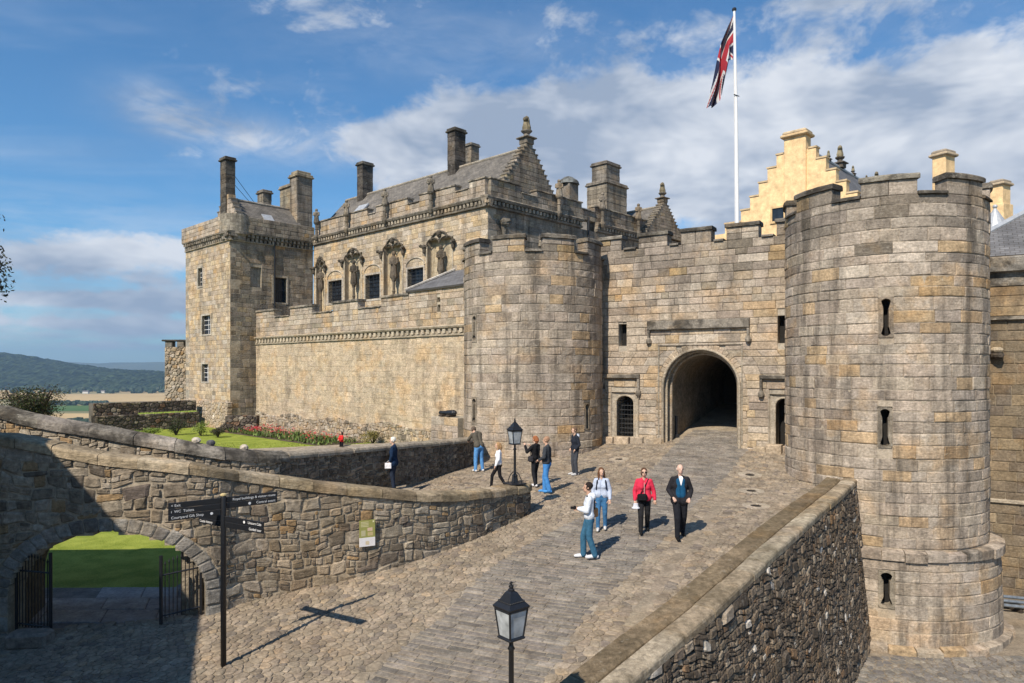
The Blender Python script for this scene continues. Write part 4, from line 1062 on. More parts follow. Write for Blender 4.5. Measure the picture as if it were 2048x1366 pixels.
for r in (dl, dr):                               # posterns: arched frame, grille, black sheet painted as the dark behind
    c = (r[0] + r[1]) / 2; hw = (r[1] - r[0]) / 2
    P = [(c - hw, r[2])] + [(c - math.cos(math.pi * k / 14) * hw, r[3] - .35 + math.sin(math.pi * k / 14) * .35) for k in range(15)] + [(c + hw, r[2])]
    Q = [(c - hw - .21, r[2])] + [(c - hw - .21, r[3] + .15)] * 5 + [(c - hw - .21 + (2 * hw + .42) * k / 4, r[3] + .15) for k in range(5)] + [(c + hw + .21, r[3] + .15)] * 6 + [(c + hw + .21, r[2])]
    Q = Q[:len(P)]; Q[-1] = (c + hw + .21, r[2]); n = len(P)
    m = MB(); m.add([cfm(s, z, .0) for s, z in Q] + [cfm(s, z, -.07) for s, z in P] + [cfm(s, z, -.6) for s, z in P], [(i, i + 1, n + i + 1, n + i) for i in range(n - 1)] + [(n + i, n + i + 1, 2 * n + i + 1, 2 * n + i) for i in range(n - 1)], (.38, .335, .27)); d = m.build('postern_frame', M['ashlar_warm'], cw); m = MB(); m.tube([cfm(s, z, -.05) for s, z in P], .045, 8, (.37, .32, .25)); m.tube([cfm(c - hw - .2, r[2], .02), cfm(c - hw - .2, r[3] + .14, .02), cfm(c + hw + .2, r[3] + .14, .02), cfm(c + hw + .2, r[2], .02)], .04, 6, (.35, .30, .235)); m.build('frame_roll', M['ashlar_warm'], d)
    m = MB(); m.add([cfm(r[0] - .1, r[2] - .1, -.9), cfm(r[1] + .1, r[2] - .1, -.9), cfm(r[1] + .1, r[3] + .1, -.9), cfm(r[0] - .1, r[3] + .1, -.9)], [(0, 1, 2, 3)]); m.build('black_backdrop', M['dark'], d)
    m = MB()
    for k in range(1, 6): s = r[0] + 2 * hw * k / 6; m.tube([cfm(s, r[2], -.35), cfm(s, r[3] - .05, -.35)], .014, 6)
    for k in range(1, 10): z = r[2] + (r[3] - r[2] - .2) * k / 9.3; m.tube([cfm(r[0], z, -.35), cfm(r[1], z, -.35)], .014, 6)
    if r is dl: m.build('iron_grille', M['iron'], d)
    face_bar(cfm, r[0] - .45, r[1] + .45, r[2] - .16, r[2] - .02, .14, (.36, .32, .26), 'threshold', cw, M['rubble'], -.3)
for s, w in ((2.9, .55), (3.5, .7), (4.2, .6), (4.8, .55), (5.25, .4), (9.35, .5), (9.85, .6), (10.45, .6)):       # rough footing stones
    p = cfm(s, 0, .1); z = zr(p[0], p[1]); face_bar(cfm, s, s + w - .02, z - .3, z + R.uniform(.14, .3), R.uniform(.16, .34), pick(WARM), 'footing_stone', cw, M['rubble'], -.1)
# curtain battlements
for x0, x1 in ((1196, 1245), (1275, 1337), (1360, 1425), (1450, 1520), (1550, 1600)):
    a, _ = cs(x0, 460); b, _ = cs(x1, 460); a += .05; b -= .05
    zc_ = courses(ZS, ZT - .15, .26, .36)
    for z0, z1 in zip(zc_[:-1], zc_[1:]):
        mid = (a + b) / 2 + R.uniform(-.15, .15)
        for p, q in ((a, mid), (mid, b)): block(cfm, p, p, q, q, z0, z1, pick(TOPG), joint=.014, depth=.55, bul=.012).build('merlon_block', M['ashlar'], cw)
    arc_slab(cfm, a - .05, b + .05, ZT - .15, ZT, .08, -.62, capcol(), 'merlon_cap', M['cap'], cw)
for x0, x1 in ((1245, 1275), (1337, 1360), (1425, 1450), (1520, 1550)):
    a, _ = cs(x0, 500); b, _ = cs(x1, 500); arc_slab(cfm, a + .06, b - .06, ZS, ZS + .09, .08, -.62, capcol(), 'crenel_sill', M['cap'], cw)

# ---------------------------------------------------------------- palace block
U = Vector((-.725, .689)).normalized(); V = Vector((.689, .725)).normalized()
K = Vector((-1.31, 37.5)); CT = Vector((-18.25, 45.3)); AO = Vector((-2.23, 32.5))
def v3(p, z=0): return Vector((p.x, p.y, z))
def on(P, e, n, x, y):
    p = hit(x, y, v3(P), v3(n)); return (p - v3(P)).dot(v3(e)), p.z
def wall(parent, P, e, n, s0, s1, z0, z1, ops, tint, mat, hmin=.26, hmax=.34, lmin=.4, lmax=.75, th=.7, name='ashlar', zbl=None):
    fm = planefm(v3(P), e, n)
    core(fm, s0, s1, z0, z1, ops, -.02, -th, .12, None, (.37, .32, .25)).build('core', M['mortar'], parent)
    pcs = masonry(fm, s0, s1, courses(z0 if zbl is None else zbl, z1, hmin, hmax), ops, lmin, lmax, tint, lite=True, joint=.010, bev=.010)
    mm = MB()
    for p in pcs: mm.merge(p.m)
    stuff(mm.build(name, mat, parent)); return fm
def bandmesh(fm, s0, s1, prof, tint, step=None):     # continuous moulding: profile of (d,z)
    m = MB(); n = len(prof); vs = [fm(s0, z, d) for d, z in prof] + [fm(s1, z, d) for d, z in prof]
    m.add(vs, [(i, i + 1, n + i + 1, n + i) for i in range(n - 1)] + [tuple(range(n - 1, -1, -1)), tuple(range(n, 2 * n))], tint); return m
def dentils(fm, s0, s1, z0, z1, d, w, gap, tint):
    m = MB(); s = s0
    while s < s1 - w:
        vs = [fm(x, z, q) for x in (s, s + w) for z in (z0 + R.uniform(0, .03), z1) for q in (-.03, d * R.uniform(.8, 1))]
        m.add(vs, [(0, 1, 3, 2), (4, 6, 7, 5), (0, 4, 5, 1), (2, 3, 7, 6), (0, 2, 6, 4), (1, 5, 7, 3)], vary(tint)); s += w + gap
    return m
def crenel(parent, fm, s0, s1, zb, zsill, ztop, gaps, tint, th=.45, cap=.09, proud=.06, mat='ashlar'):
    mm = MB()
    def fill(a, b, z0, z1):
        for p in masonry(fm, a, b, courses(z0, z1, .26, .36), [], .45, .8, tint, lite=True, depth=th, joint=.012): mm.merge(p.m)
    fill(s0, s1, zb, zsill); x = s0
    for a, b in sorted(gaps) + [(s1, s1)]:
        if a > x + .05:
            fill(x, a, zsill, ztop - cap); arc_slab(fm, x - .05, a + .05, ztop - cap, ztop, proud, -th - .05, vary((.28, .25, .205)), 'merlon_cap', M['cap'], parent, .03)
        if b > a: arc_slab(fm, a + .06, b - .06, zsill, zsill + .07, proud, -th - .05, vary((.28, .25, .205)), 'crenel_sill', M['cap'], parent, .03)
        x = b
    stuff(mm.build('parapet_ashlar', M[mat], parent))
def grated_window(parent, fm, s0, s1, z0, z1, bars=True, deep=.30, nv=4, nh=6, frame=(.42, .38, .32)):
    m = MB(); m.add([fm(s0, z0, -deep), fm(s1, z0, -deep), fm(s1, z1, -deep), fm(s0, z1, -deep)], [(0, 1, 2, 3)]); w = m.build('window', M['glass'], parent)
    m = MB(); g = .045
    for a, b, c, d in ((s0 - .12, s0, z0 - .1, z1 + .12), (s1, s1 + .12, z0 - .1, z1 + .12), (s0, s1, z1, z1 + .12), (s0, s1, z0 - .1, z0)):
        vs = [fm(x, z, q) for x in (a, b) for z in (c, d) for q in (-deep, .025)]; m.add(vs, [(0, 1, 3, 2), (4, 6, 7, 5), (0, 4, 5, 1), (2, 3, 7, 6), (0, 2, 6, 4), (1, 5, 7, 3)], vary(frame))
    m.build('surround', M['ashlar_warm'], w)
    m = MB()
    for k in range(1, nv): s = s0 + (s1 - s0) * k / nv; m.tube([fm(s, z0, -.05 if bars else -deep + .02), fm(s, z1, -.05 if bars else -deep + .02)], .018, 6)
    for k in range(1, nh): z = z0 + (z1 - z0) * k / nh; m.tube([fm(s0, z, -.05 if bars else -deep + .02), fm(s1, z, -.05 if bars else -deep + .02)], .018, 6)
    m.build('iron_bars' if bars else 'glazing_bars', M['iron'] if bars else M['white'], w); return w
def figure(m, c, h, tint, lean=0, fw=.19):               # small carved standing figure
    w = h * fw
    m.lathe([(w * .95, 0), (w * 1.1, h * .06), (w * .9, h * .3), (w * .8, h * .5), (w * .95, h * .64), (w * .9, h * .74), (w * .5, h * .82), (w * .42, h * .84)], 8, c, tint, (1, .8))
    m.ball((c[0] + lean * h * .1, c[1], c[2] + h * .91), (w * .56, w * .56, h * .10), 8, 6, tint)
    for sg in (-1, 1):
        m.tube([(c[0] + sg * w * .8, c[1], c[2] + h * .74), (c[0] + sg * w * 1.0, c[1] - w * .3, c[2] + h * .55), (c[0] + sg * w * .4, c[1] - w * .8, c[2] + h * .5)], [w * .38, w * .32, w * .26], 6, tint)
def statue(parent, fm, s, z, d, hcol, hfig, tint=(.21, .185, .155), r=.16, fw=.19):
    p = fm(s, z, d)
    m = MB(); m.lathe([(.03, -.38), (r * .7, -.28), (r * 1.2, -.12), (r * 1.25, 0), (r * .7, .03), (r * .62, hcol * .45), (r * .85, hcol * .5), (r * .62, hcol * .55), (r * .66, hcol * .85), (r * 1.15, hcol * .95), (r * 1.3, hcol)], 10, p, tint)
    o = m.build('statue_column', M['carved'], parent, smooth=False)
    m = MB(); figure(m, (p[0], p[1], p[2] + hcol), hfig, vary(tint), 0, fw); q = m.build('carved_figure', M['carved'], o); return o
def chimney(parent, P, w, d, z0, z1, rz, tint=(.20, .18, .15), cap=(.25, .225, .185), mat='cap', flue=0):
    m = MB(); rows = max(3, int((z1 - z0) / .32)); hh = (z1 - z0 - .3) / rows
    for k in range(rows): m.bbox((P.x, P.y, z0 + hh * (k + .5)), (w + R.uniform(-.015, .015), d + R.uniform(-.015, .015), hh * .985), rz, .012, vary(tint, .2))
    o = m.build('chimney', M[mat], parent); m = MB()
    m.bbox((P.x, P.y, z1 - .24), (w + .22, d + .22, .12), rz, .03, cap); m.bbox((P.x, P.y, z1 - .11), (w + .1, d + .1, .14), rz, .03, cap)
    if flue: m.bbox((P.x, P.y, z1 + .07), (w - .15, d - .15, .22), rz, .03, cap)
    m.build('chimney_cap', M[mat], o); return o
def roofq(parent, a, b, c, d, mat='slate', name='roof_slope', th=.10):
    a, b, c, d = map(Vector, (a, b, c, d)); n = (b - a).cross(d - a).normalized()
    if n.z < 0: n = -n
    me = bpy.data.meshes.new(name); off = ORG[parent.name]; vs = [p - off for p in (a, b, c, d)] + [p - off - n * th for p in (a, b, c, d)]
    me.from_pydata([tuple(v) for v in vs], [], [(0, 1, 2, 3), (7, 6, 5, 4), (0, 4, 5, 1), (1, 5, 6, 2), (2, 6, 7, 3), (3, 7, 4, 0)])
    uv = me.uv_layers.new(name='UVMap'); e = (b - a).normalized(); f = n.cross(e)
    for l in me.loops: p = vs[l.vertex_index] - vs[0]; uv.data[l.index].uv = (p.dot(e), p.dot(f))
    me.materials.append(M[mat]); me.update(); o = link(name, me, parent); ORG[o.name] = off; return o
def crow_gable(parent, fm, sc, hw, z0, z1, rows, tint, topw=.3, mat='ashlar', th=.5, capc=(.22, .2, .17)):
    mm = MB(); h = (z1 - z0) / rows
    for k in range(rows):
        w = hw + (topw - hw) * k / (rows - 1); a, b = sc - w, sc + w; za, zb_ = z0 + k * h, z0 + (k + 1) * h
        core(fm, a, b, za, zb_, [], -.03, -th + .02, 9, None, (.3, .27, .23)).build('gable_core', M['mortar'], parent) if False else None
        n = max(1, round((b - a) / .6)); xs = [a] + [a + (b - a) * (i + R.uniform(-.2, .2)) / n for i in range(1, n)] + [b]
        for p, q in zip(xs[:-1], xs[1:]): mm.merge(lblock(fm, p, p, q, q, za, zb_, tint(p, za), joint=.01, depth=th, bul=.008))
        wn = hw + (topw - hw) * min(k + 1, rows - 1) / (rows - 1)
        if k < rows - 1:
            for sg in (-1, 1):
                p, q = sorted((sc + sg * (w + .03), sc + sg * (wn - .02))); vs = [fm(x, z, d) for x in (p, q) for z in (zb_ - .01, zb_ + .06) for d in (.03, -th - .03)]
                mm.add(vs, [(0, 1, 3, 2), (4, 6, 7, 5), (0, 4, 5, 1), (2, 3, 7, 6), (0, 2, 6, 4), (1, 5, 7, 3)], vary(capc))
    return stuff(mm.build('crow_stepped_gable', M[mat], parent))
def finial(parent, p, h, tint=(.22, .195, .16)):
    w = h * .125; m = MB(); m.bbox((p[0], p[1], p[2] + h * .10), (w * 3.0, w * 3.0, h * .2), .75, .03, tint); m.bbox((p[0], p[1], p[2] + h * .215), (w * 4.2, w * 4.2, h * .05), .75, .02, tint)
    m.lathe([(w * 1.1, h * .24), (w * .8, h * .36), (w * 1.5, h * .44), (w * 1.6, h * .48), (w * 1.1, h * .5)], 8, p, tint)
    m.lathe([(w * 1.15, h * .5), (w * 1.2, h * .6), (w * .9, h * .74), (w * .85, h * .84), (w * .6, h * .95), (.01, h)], 8, p, vary((.27, .23, .15)), (1, .85)); m.ball((p[0] - w * .3, p[1] - w * .5, p[2] + h * .86), (w * .75, w * .8, h * .08), 8, 6, vary((.27, .23, .15)))
    return m.build('finial', M['carved'], parent)

pal = thing('palace', 'ornate grey gold palace block with steep slate roof, statues and carved cornice', 'palace', (K.x, K.y, 0))
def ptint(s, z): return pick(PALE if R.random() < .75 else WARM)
def gtint(s, z): return pick(DARKG if R.random() < .75 else TOPG)  # weathered grey, plus shade of the sun-averted faces put into the tint
nF, nG = -V, -U
ffm = planefm(v3(K), U, nF)
win = []
for x0, x1, y0, y1 in ((657, 684, 559, 607), (731, 760, 547, 600), (815, 847, 534, 582)):
    a, zt = on(K, U, nF, x1, y0); b, zb = on(K, U, nF, x0, y1); win.append((a, b, zb, zt))
bays = []
for xc, xl, yt in ((642, 629, 515), (708, 683, 498), (788, 760, 478), (882, 845, 464)):
    c, _ = on(K, U, nF, xc, 560); l, _ = on(K, U, nF, xl, 560); _, zt = on(K, U, nF, xc, yt); w = max(.55, l - c); bays.append((c, w, zt))
FL = 17.6; ZC = 13.1
bops = [rectop(c - w * .62, c + w * .75, 5.0, zt - .35) for c, w, zt in bays]
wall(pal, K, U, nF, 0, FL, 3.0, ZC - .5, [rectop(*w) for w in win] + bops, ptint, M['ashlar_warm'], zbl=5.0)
for w in win:
    grated_window(pal, ffm, *w)
    m = MB(); c, hw = (w[0] + w[1]) / 2, (w[1] - w[0]) / 2 + .12
    pts = [ffm(c - math.cos(math.pi * k / 12) * hw, w[3] + .15 + math.sin(math.pi * k / 12) * hw * .55, .02) for k in range(13)]; m.tube(pts, .05, 6, (.42, .37, .3)); m.build('window_relieving_arch', M['ashlar_warm'], pal)
for c, w, zt in bays:                           # statue recesses under cusped heads
    a, b = c - w * .62, c + w * .75
    m = MB(); m.add([ffm(a, 4.5, -.34), ffm(b, 4.5, -.34), ffm(b, zt, -.34), ffm(a, zt, -.34)], [(0, 1, 2, 3)], (.44, .37, .26)); rc = m.build('niche_back', M['ashlar_warm'], pal)
    m = MB()
    for s in (a, b):
        m.tube([ffm(s, 5.0, .02), ffm(s, zt - .7, .02)], .055, 8, (.45, .39, .30))
    m.build('niche_shaft', M['ashlar_warm'], pal)
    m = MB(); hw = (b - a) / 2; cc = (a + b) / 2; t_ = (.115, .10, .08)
    for o_ in (-.5, .5):
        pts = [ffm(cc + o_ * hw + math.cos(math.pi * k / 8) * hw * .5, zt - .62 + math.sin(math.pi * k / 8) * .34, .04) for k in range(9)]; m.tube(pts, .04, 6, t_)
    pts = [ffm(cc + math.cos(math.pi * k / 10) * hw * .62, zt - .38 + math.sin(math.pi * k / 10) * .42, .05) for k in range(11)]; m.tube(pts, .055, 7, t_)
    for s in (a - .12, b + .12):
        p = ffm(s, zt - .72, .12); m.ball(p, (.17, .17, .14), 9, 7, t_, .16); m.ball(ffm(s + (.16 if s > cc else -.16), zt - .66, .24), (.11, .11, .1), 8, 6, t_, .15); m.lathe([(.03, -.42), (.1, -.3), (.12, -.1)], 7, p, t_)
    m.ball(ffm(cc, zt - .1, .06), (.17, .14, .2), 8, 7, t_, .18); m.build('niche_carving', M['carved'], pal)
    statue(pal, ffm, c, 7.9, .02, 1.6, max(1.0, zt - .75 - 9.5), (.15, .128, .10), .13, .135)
# cornice and parapet
for fm, s0, s1 in ((ffm, -.28, FL), (planefm(v3(K), V, nG), -.28, 8.1), (planefm(v3(K), V, nG), 9.6, 21)):
    bandmesh(fm, s0, s1, [(-.05, ZC - .5), (.14, ZC - .46), (.16, ZC - .36), (.05, ZC - .34), (.05, ZC - .14), (.24, ZC - .10), (.30, ZC + .02), (.22, ZC + .1), (-.3, ZC + .14)], (.23, .205, .17)).build('cornice', M['carved'], pal)
    dentils(fm, s0, s1, ZC - .34, ZC - .13, .22, .16, .15, (.38, .33, .26)).build('cornice_dentils', M['carved'], pal)
def gaps_px(P, e, n, prs, y): return [tuple(sorted((on(P, e, n, a, y)[0], on(P, e, n, b, y)[0]))) for a, b in prs]
crenel(pal, planefm(v3(K) , U, nF), .2, FL - .2, ZC + .12, ZC + .72, ZC + 1.18, gaps_px(K, U, nF, ((734, 752), (815, 839), (910, 938)), 380), lambda s, z: pick(GREY))
gfm = planefm(v3(K), V, nG)
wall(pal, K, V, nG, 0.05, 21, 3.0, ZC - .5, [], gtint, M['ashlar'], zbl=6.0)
crenel(pal, gfm, .25, 21, ZC + .12, ZC + .72, ZC + 1.18, gaps_px(K, V, nG, ((1042, 1073),), 380) + [(8.2, 9.5)], gtint)
for x in (700, 777, 869, 640):
    s, _ = on(K, U, nF, x, 420); statue(pal, ffm, s, ZC + .12, .28, .85, 1.0, (.22, .195, .16), .15)
for x in (1111, 1198, 1270):
    s, _ = on(K, V, nG, x, 430); statue(pal, gfm, s, ZC + .12, .28, .85, 1.05, (.24, .21, .17), .16)
m = MB(); m.tube([gfm(8.75, 8, .1), gfm(8.75, ZC + .3, .1)], .06, 8); m.build('downpipe', M['iron'], pal)
m = MB(); c_ = on(K, V, nG, 1098, 465)[0]
m.tube([gfm(c_ - math.cos(math.pi * k / 12) * .85, 11.0 + math.sin(math.pi * k / 12) * .8, .05) for k in range(13)], .12, 8, (.30, .265, .21)); m.build('arched_recess_moulding', M['carved'], pal)
m = MB(); c_ = on(K, V, nG, 1003, 450)[0]
m.ball(gfm(c_, 11.9, .3), (.32, .32, .24), 9, 7, (.20, .18, .15), .2); m.lathe([(.04, -1.2), (.1, -.6), (.2, -.1)], 8, gfm(c_, 11.9, .2), (.2, .18, .15)); m.ball(gfm(c_ + .4, 11.0, .25), (.25, .2, .2), 8, 6, (.42, .39, .34), .2); m.build('carved_bracket', M['carved'], pal)
# south range roof and gable
PG = K + U * 1.25; SGC, SGH = 4.75, 3.25; ZE, ZR = 13.75, 17.15
ggf = planefm(v3(PG), V, nG)
crow_gable(pal, ggf, SGC, SGH, 13.3, 17.35, 15, gtint, .3)
finial(pal, ggf(SGC, 17.35, -.25), 1.75)
def roof_pair(parent, P0, e, c, u, L, hw, ze, zr_, mat='slate', ridge=True):
    """ridge runs along u from P0 + e*c"""
    A = lambda s, l, z: v3(P0 + e * s + u * l, z)
    roofq(parent, A(c - hw, 0.3, ze), A(c - hw, L, ze), A(c, L, zr_), A(c, .3, zr_), mat); roofq(parent, A(c + hw, L, ze), A(c + hw, .3, ze), A(c, .3, zr_), A(c, L, zr_), mat)
    if ridge:
        m = MB(); s = .3
        while s < L: e_ = min(L, s + .9); m.tube([A(c, s, zr_ + .02), A(c, e_ - .01, zr_ + .02)], .10, 8, vary((.32, .29, .24))); s = e_
        m.build('ridge_stones', M['rubble'], parent)
roof_pair(pal, PG, V, SGC, U, 19.5, SGH - .15, ZE, ZR)
RID = PG + V * SGC
for x, top, wd in ((913, 258, .95), (730, 325, .95)):
    r = (x - CX) / F; l = (r * RID.y - RID.x) / (U.x - r * U.y); P = RID + U * l; zt = EYE + (HY - top) / F * P.y
    chimney(pal, P, wd, .75, ZR - .8, zt, math.atan2(V.y, V.x), (.13, .115, .10), (.17, .155, .13))
r = (943 - CX) / F; P = RID + V * 9; l = (r * P.y - P.x) / (U.x - r * U.y); P = P + U * l; chimney(pal, P, .9, .9, 15, EYE + (HY - 288) / F * P.y, .8, (.24, .215, .18))
m = MB(); P = PG + V * 8.4; m.bbox((P.x, P.y, 14.6), (.95, .95, 2.0), .8, .05, (.20, .18, .155)); m.build('stair_turret', M['ashlar'], pal); m = MB(); m.lathe([(.72, 15.6), (.66, 15.8), (.3, 16.05), (.02, 16.15)], 10, (P.x, P.y, 0), (.25, .27, .27)); m.build('turret_roof', M['cap'], pal)
# east range: parapet-level roof behind the side wall, big chimney, second gable
roofq(pal, v3(K + V * 8 - nG * 1.2, ZC + .55), v3(K + V * 16 - nG * 1.2, ZC + .55), v3(K + V * 16 - nG * 3.2, ZC + 1.75), v3(K + V * 8 - nG * 3.2, ZC + 1.75), 'slate')
roofq(pal, v3(K + V * 8.1 - nG * .3, ZC + .95), v3(K + V * 9.6 - nG * .3, ZC + .95), v3(K + V * 9.6 - nG * 1.8, ZC + 1.3), v3(K + V * 8.1 - nG * 1.8, ZC + 1.3), 'lead', 'lead_flat')
for sp in (12.1, 12.9): roofq(pal, v3(K + V * sp - nG * 1.25, ZC + .66), v3(K + V * (sp + 2.2 - (sp - 12.1) * 2) - nG * 1.25, ZC + .66), v3(K + V * (sp + 2.2 - (sp - 12.1) * 2) - nG * 1.9, ZC + 1.05), v3(K + V * sp - nG * 1.9, ZC + 1.05), 'lead', 'lead_skylight') if sp < 12.5 else None
def at_px(x, P, e):
    r = (x - CX) / F; return P + e * ((r * P.y - P.x) / (e.x - r * e.y))
P = at_px(1214, K - nG * 2.2, V); Yb = P.y
chimney(pal, P, 2.4, 1.7, 12.5, EYE + (HY - 368) / F * Yb, math.atan2(V.y, V.x), (.30, .26, .205), (.24, .215, .18), 'ashlar'); P2 = P + U * .1
chimney(pal, P2, 1.6, 1.25, 15.3, EYE + (HY - 327) / F * Yb, math.atan2(V.y, V.x), (.22, .20, .17), (.2, .18, .155), 'ashlar')
PG2 = K - U * .36; gg2 = planefm(v3(PG2), V, nG); P = at_px(1331, PG2, V); sg = (P - PG2).dot(V); crow_gable(pal, gg2, sg, 2.45, 13.3, EYE + (HY - 405) / F * P.y, 12, gtint, .25)
finial(pal, gg2(sg, EYE + (HY - 405) / F * P.y, -.25), 1.5)
roof_pair(pal, PG2, V, sg, U, 10, 2.3, 13.5, EYE + (HY - 412) / F * P.y)
# skylights
for x, y in ((682, 412),):
    p0 = RID - V * 1.7; l = 14.8
    roofq(pal, v3(RID - V * 2.2 + U * 14.6, ZR - .70 * 3.4 + .22), v3(RID - V * 2.2 + U * 15.8, ZR - .70 * 3.4 + .22), v3(RID - V * 1.3 + U * 15.8, ZR - .42 * 3.4 + .24), v3(RID - V * 1.3 + U * 14.6, ZR - .42 * 3.4 + .24), 'lead', 'skylight')

# ---------------------------------------------------------------- palace corner tower
tw = thing('palace_tower', 'square palace corner tower with corbelled parapet, cap house and chimneys', 'tower', (CT.x, CT.y, -.5))
t1 = planefm(v3(CT), U, nF); t2 = planefm(v3(CT), V, nG); ZP = 13.9; ZB = 12.35; LT, RT = 7.1, 6.0
tops = []
for x0, x1, y0, y1 in ((396, 405, 535, 573), (404, 421, 630, 669), (404, 417, 728, 763)):
    a, zt = on(CT, U, nF, x1, y0); b, zb = on(CT, U, nF, x0, y1); tops.append((a, b, zb, zt))
tops2 = []
for x0, x1, y0, y1 in ((501, 523, 533, 574), (547, 573, 554, 606)):
    a, zt = on(CT, V, nG, x0, y0); b, zb = on(CT, V, nG, x1, y1); tops2.append((a, b, zb, zt))
wall(tw, CT, U, nF, 0, LT, -.6, ZB, [rectop(*w) for w in tops], lambda s, z: pick(PALE if R.random() < .45 else WARM), M['ashlar_warm'])
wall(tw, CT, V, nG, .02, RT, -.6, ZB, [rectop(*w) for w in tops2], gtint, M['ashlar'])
for w in tops: grated_window(tw, t1, *w, bars=False, deep=.2, nv=2, nh=4)
m = MB(); w = tops2[0]; m.add([t2(w[0], w[2], -.16), t2(w[1], w[2], -.16), t2(w[1], w[3], -.16), t2(w[0], w[3], -.16)], [(0, 1, 2, 3)], (.30, .275, .235)); m.build('blocked_window', M['ashlar'], tw)
w = tops2[1]; grated_window(tw, t2, *w, bars=True, deep=.35, nv=2, nh=2)
for fm, s1 in ((t1, LT), (t2, RT)):
    dentils(fm, -.1, s1, ZB - .05, ZB + .16, .12, .17, .13, (.30, .265, .215)).build('corbels', M['carved'], tw); dentils(fm, -.1, s1, ZB + .2, ZB + .42, .22, .17, .13, (.27, .24, .195)).build('corbels', M['carved'], tw)
    bandmesh(fm, -.3, s1, [(-.05, ZB - .12), (.1, ZB - .1), (.1, ZB - .05), (-.05, ZB - .04)], (.33, .29, .23)).build('string_course', M['ashlar_warm'], tw)
    bandmesh(fm, -.25, s1, [(-.4, ZB + .15), (.10, ZB + .17), (.10, ZB + .19), (.02, ZB + .2), (.02, ZB + .4), (.24, ZB + .42), (.26, ZB + .5), (-.4, ZB + .5)], (.24, .215, .18)).build('corbel_course', M['carved'], tw)
mm = MB()
for fm, s0, s1, tn in ((t1, .7, LT + .2, lambda s, z: pick(GREY)), (t2, .7, RT, gtint)):
    f2 = (lambda g: (lambda s, z, d: g(s, z, d + .22)))(fm)
    for p in masonry(f2, s0, s1, courses(ZB + .5, ZP, .24, .3), [], .4, .7, tn, lite=True, depth=.4): mm.merge(p.m)
stuff(mm.build('parapet_ashlar', M['ashlar'], tw))
bc = CT + U * .62 + V * .62; m = MB()                                # rounded bartizan corner
for k in range(6):
    z = ZB + .5 + k * (ZP + .1 - ZB - .5) / 6; n = 20
    for i in range(n):
        a0 = math.atan2(nF.y + nG.y, nF.x + nG.x) - 1.9 + 3.8 * i / n; a1 = a0 + 3.8 / n * .97; q = vary((.30, .27, .22), .18); r0, r1 = .94, .6; h = (ZP + .1 - ZB - .5) / 6 * .95
        vs = [(bc.x + r * math.cos(a), bc.y + r * math.sin(a), zz) for a in (a0, a1) for r in (r0, r1) for zz in (z, z + h)]; m.add(vs, [(0, 1, 3, 2), (4, 6, 7, 5), (0, 4, 5, 1), (2, 3, 7, 6), (0, 2, 6, 4), (1, 5, 7, 3)], q)
stuff(m.build('bartizan_ashlar', M['ashlar'], tw)); m = MB(); m.lathe([(.3, -.5), (.62, -.3), (.62, -.1), (.82, 0), (.82, .25), (.97, .35), (.97, .5), (.3, .52)], 20, (bc.x, bc.y, ZB), (.27, .24, .2)); m.build('bartizan_corbel', M['carved'], tw)
m = MB(); m.add([v3(CT, ZB + .6), v3(CT + U * LT, ZB + .6), v3(CT + U * LT + V * RT, ZB + .6), v3(CT + V * RT, ZB + .6)], [(0, 1, 2, 3)], (.25, .24, .22)); m.build('wall_walk', M['mortar'], tw)
# far walls of the tower keep out the light
for P, e, n in ((CT + U * LT, V, U), (CT + V * RT, U, V)):
    core(planefm(v3(P), e, n), 0, 7.0, -.6, ZP, [], 0, -.6, 20, None, (.3, .27, .22)).build('rear_wall', M['mortar'], tw)
cgP = CT + V * 1.3; cg = planefm(v3(cgP), U, nF); RZ = 15.75
crow_gable(tw, cg, 3.5, 2.5, 13.2, RZ + .25, 8, lambda s, z: pick(GREY), .45)
roof_pair(tw, cgP, U, 3.5, V, 5.0, 2.35, 13.45, RZ)
P = cgP + U * 3.75 + V * .25; chimney(tw, P, .85, .7, 13.6, EYE + (HY - 315) / F * P.y, math.atan2(U.y, U.x), (.13, .118, .10), (.2, .18, .15))
P = cgP + V * 5.4 + U * 2.2; Yp = P.y; P = at_px(602, P, U); chimney(tw, P, 1.1, 1.25, 12.9, EYE + (HY - 350) / F * P.y, math.atan2(U.y, U.x), (.25, .22, .18), (.32, .27, .19), 'ashlar', 1)
P = P + U * 1.25; chimney(tw, P, 1.6, 1.2, 12.9, EYE + (HY - 372) / F * P.y, math.atan2(U.y, U.x), (.33, .29, .22), (.30, .26, .2), 'ashlar')
P = at_px(529, cgP + V * 4.2 + U * 5.4, U); chimney(tw, P, .9, .7, 13.5, EYE + (HY - 381) / F * P.y, math.atan2(U.y, U.x), (.24, .215, .175), (.2, .18, .15), 'ashlar')
roofq(tw, v3(cgP + U * 1.75 + V * 2.0, 14.28), v3(cgP + U * 1.75 + V * 2.75, 14.28), v3(cgP + U * 2.3 + V * 2.75, 14.82), v3(cgP + U * 2.3 + V * 2.0, 14.82), 'lead', 'skylight', .05)
P = cgP + U * 3.6 + V * .3; m = MB()
for z_, q in ((17.9, 1.9), (17.2, 1.55)): m.tube([v3(P, z_), v3(P + V * q, RZ)], .018, 5)
m.build('chimney_stay', M['iron'], tw)
m = MB(); m.tube([t2(3.05, 4, .08), t2(3.05, ZB + .2, .08)], .06, 8); m.build('downpipe', M['iron'], tw)
# plinth of rubble round the tower foot
p1 = (lambda g: (lambda s, z, d: g(s, z, d + .18 + .06 * max(0, 1.9 - z))))(t1)
pcs = rubble(p1, -.1, LT, lambda s: -.7, lambda s: 1.75, .22, lambda s, z: pick(WARM), 1.4, .6, .02, .02, .3); mm = MB()
for p in pcs: mm.merge(p.m)
stuff(mm.build('plinth_rubble', M['rubble'], tw))

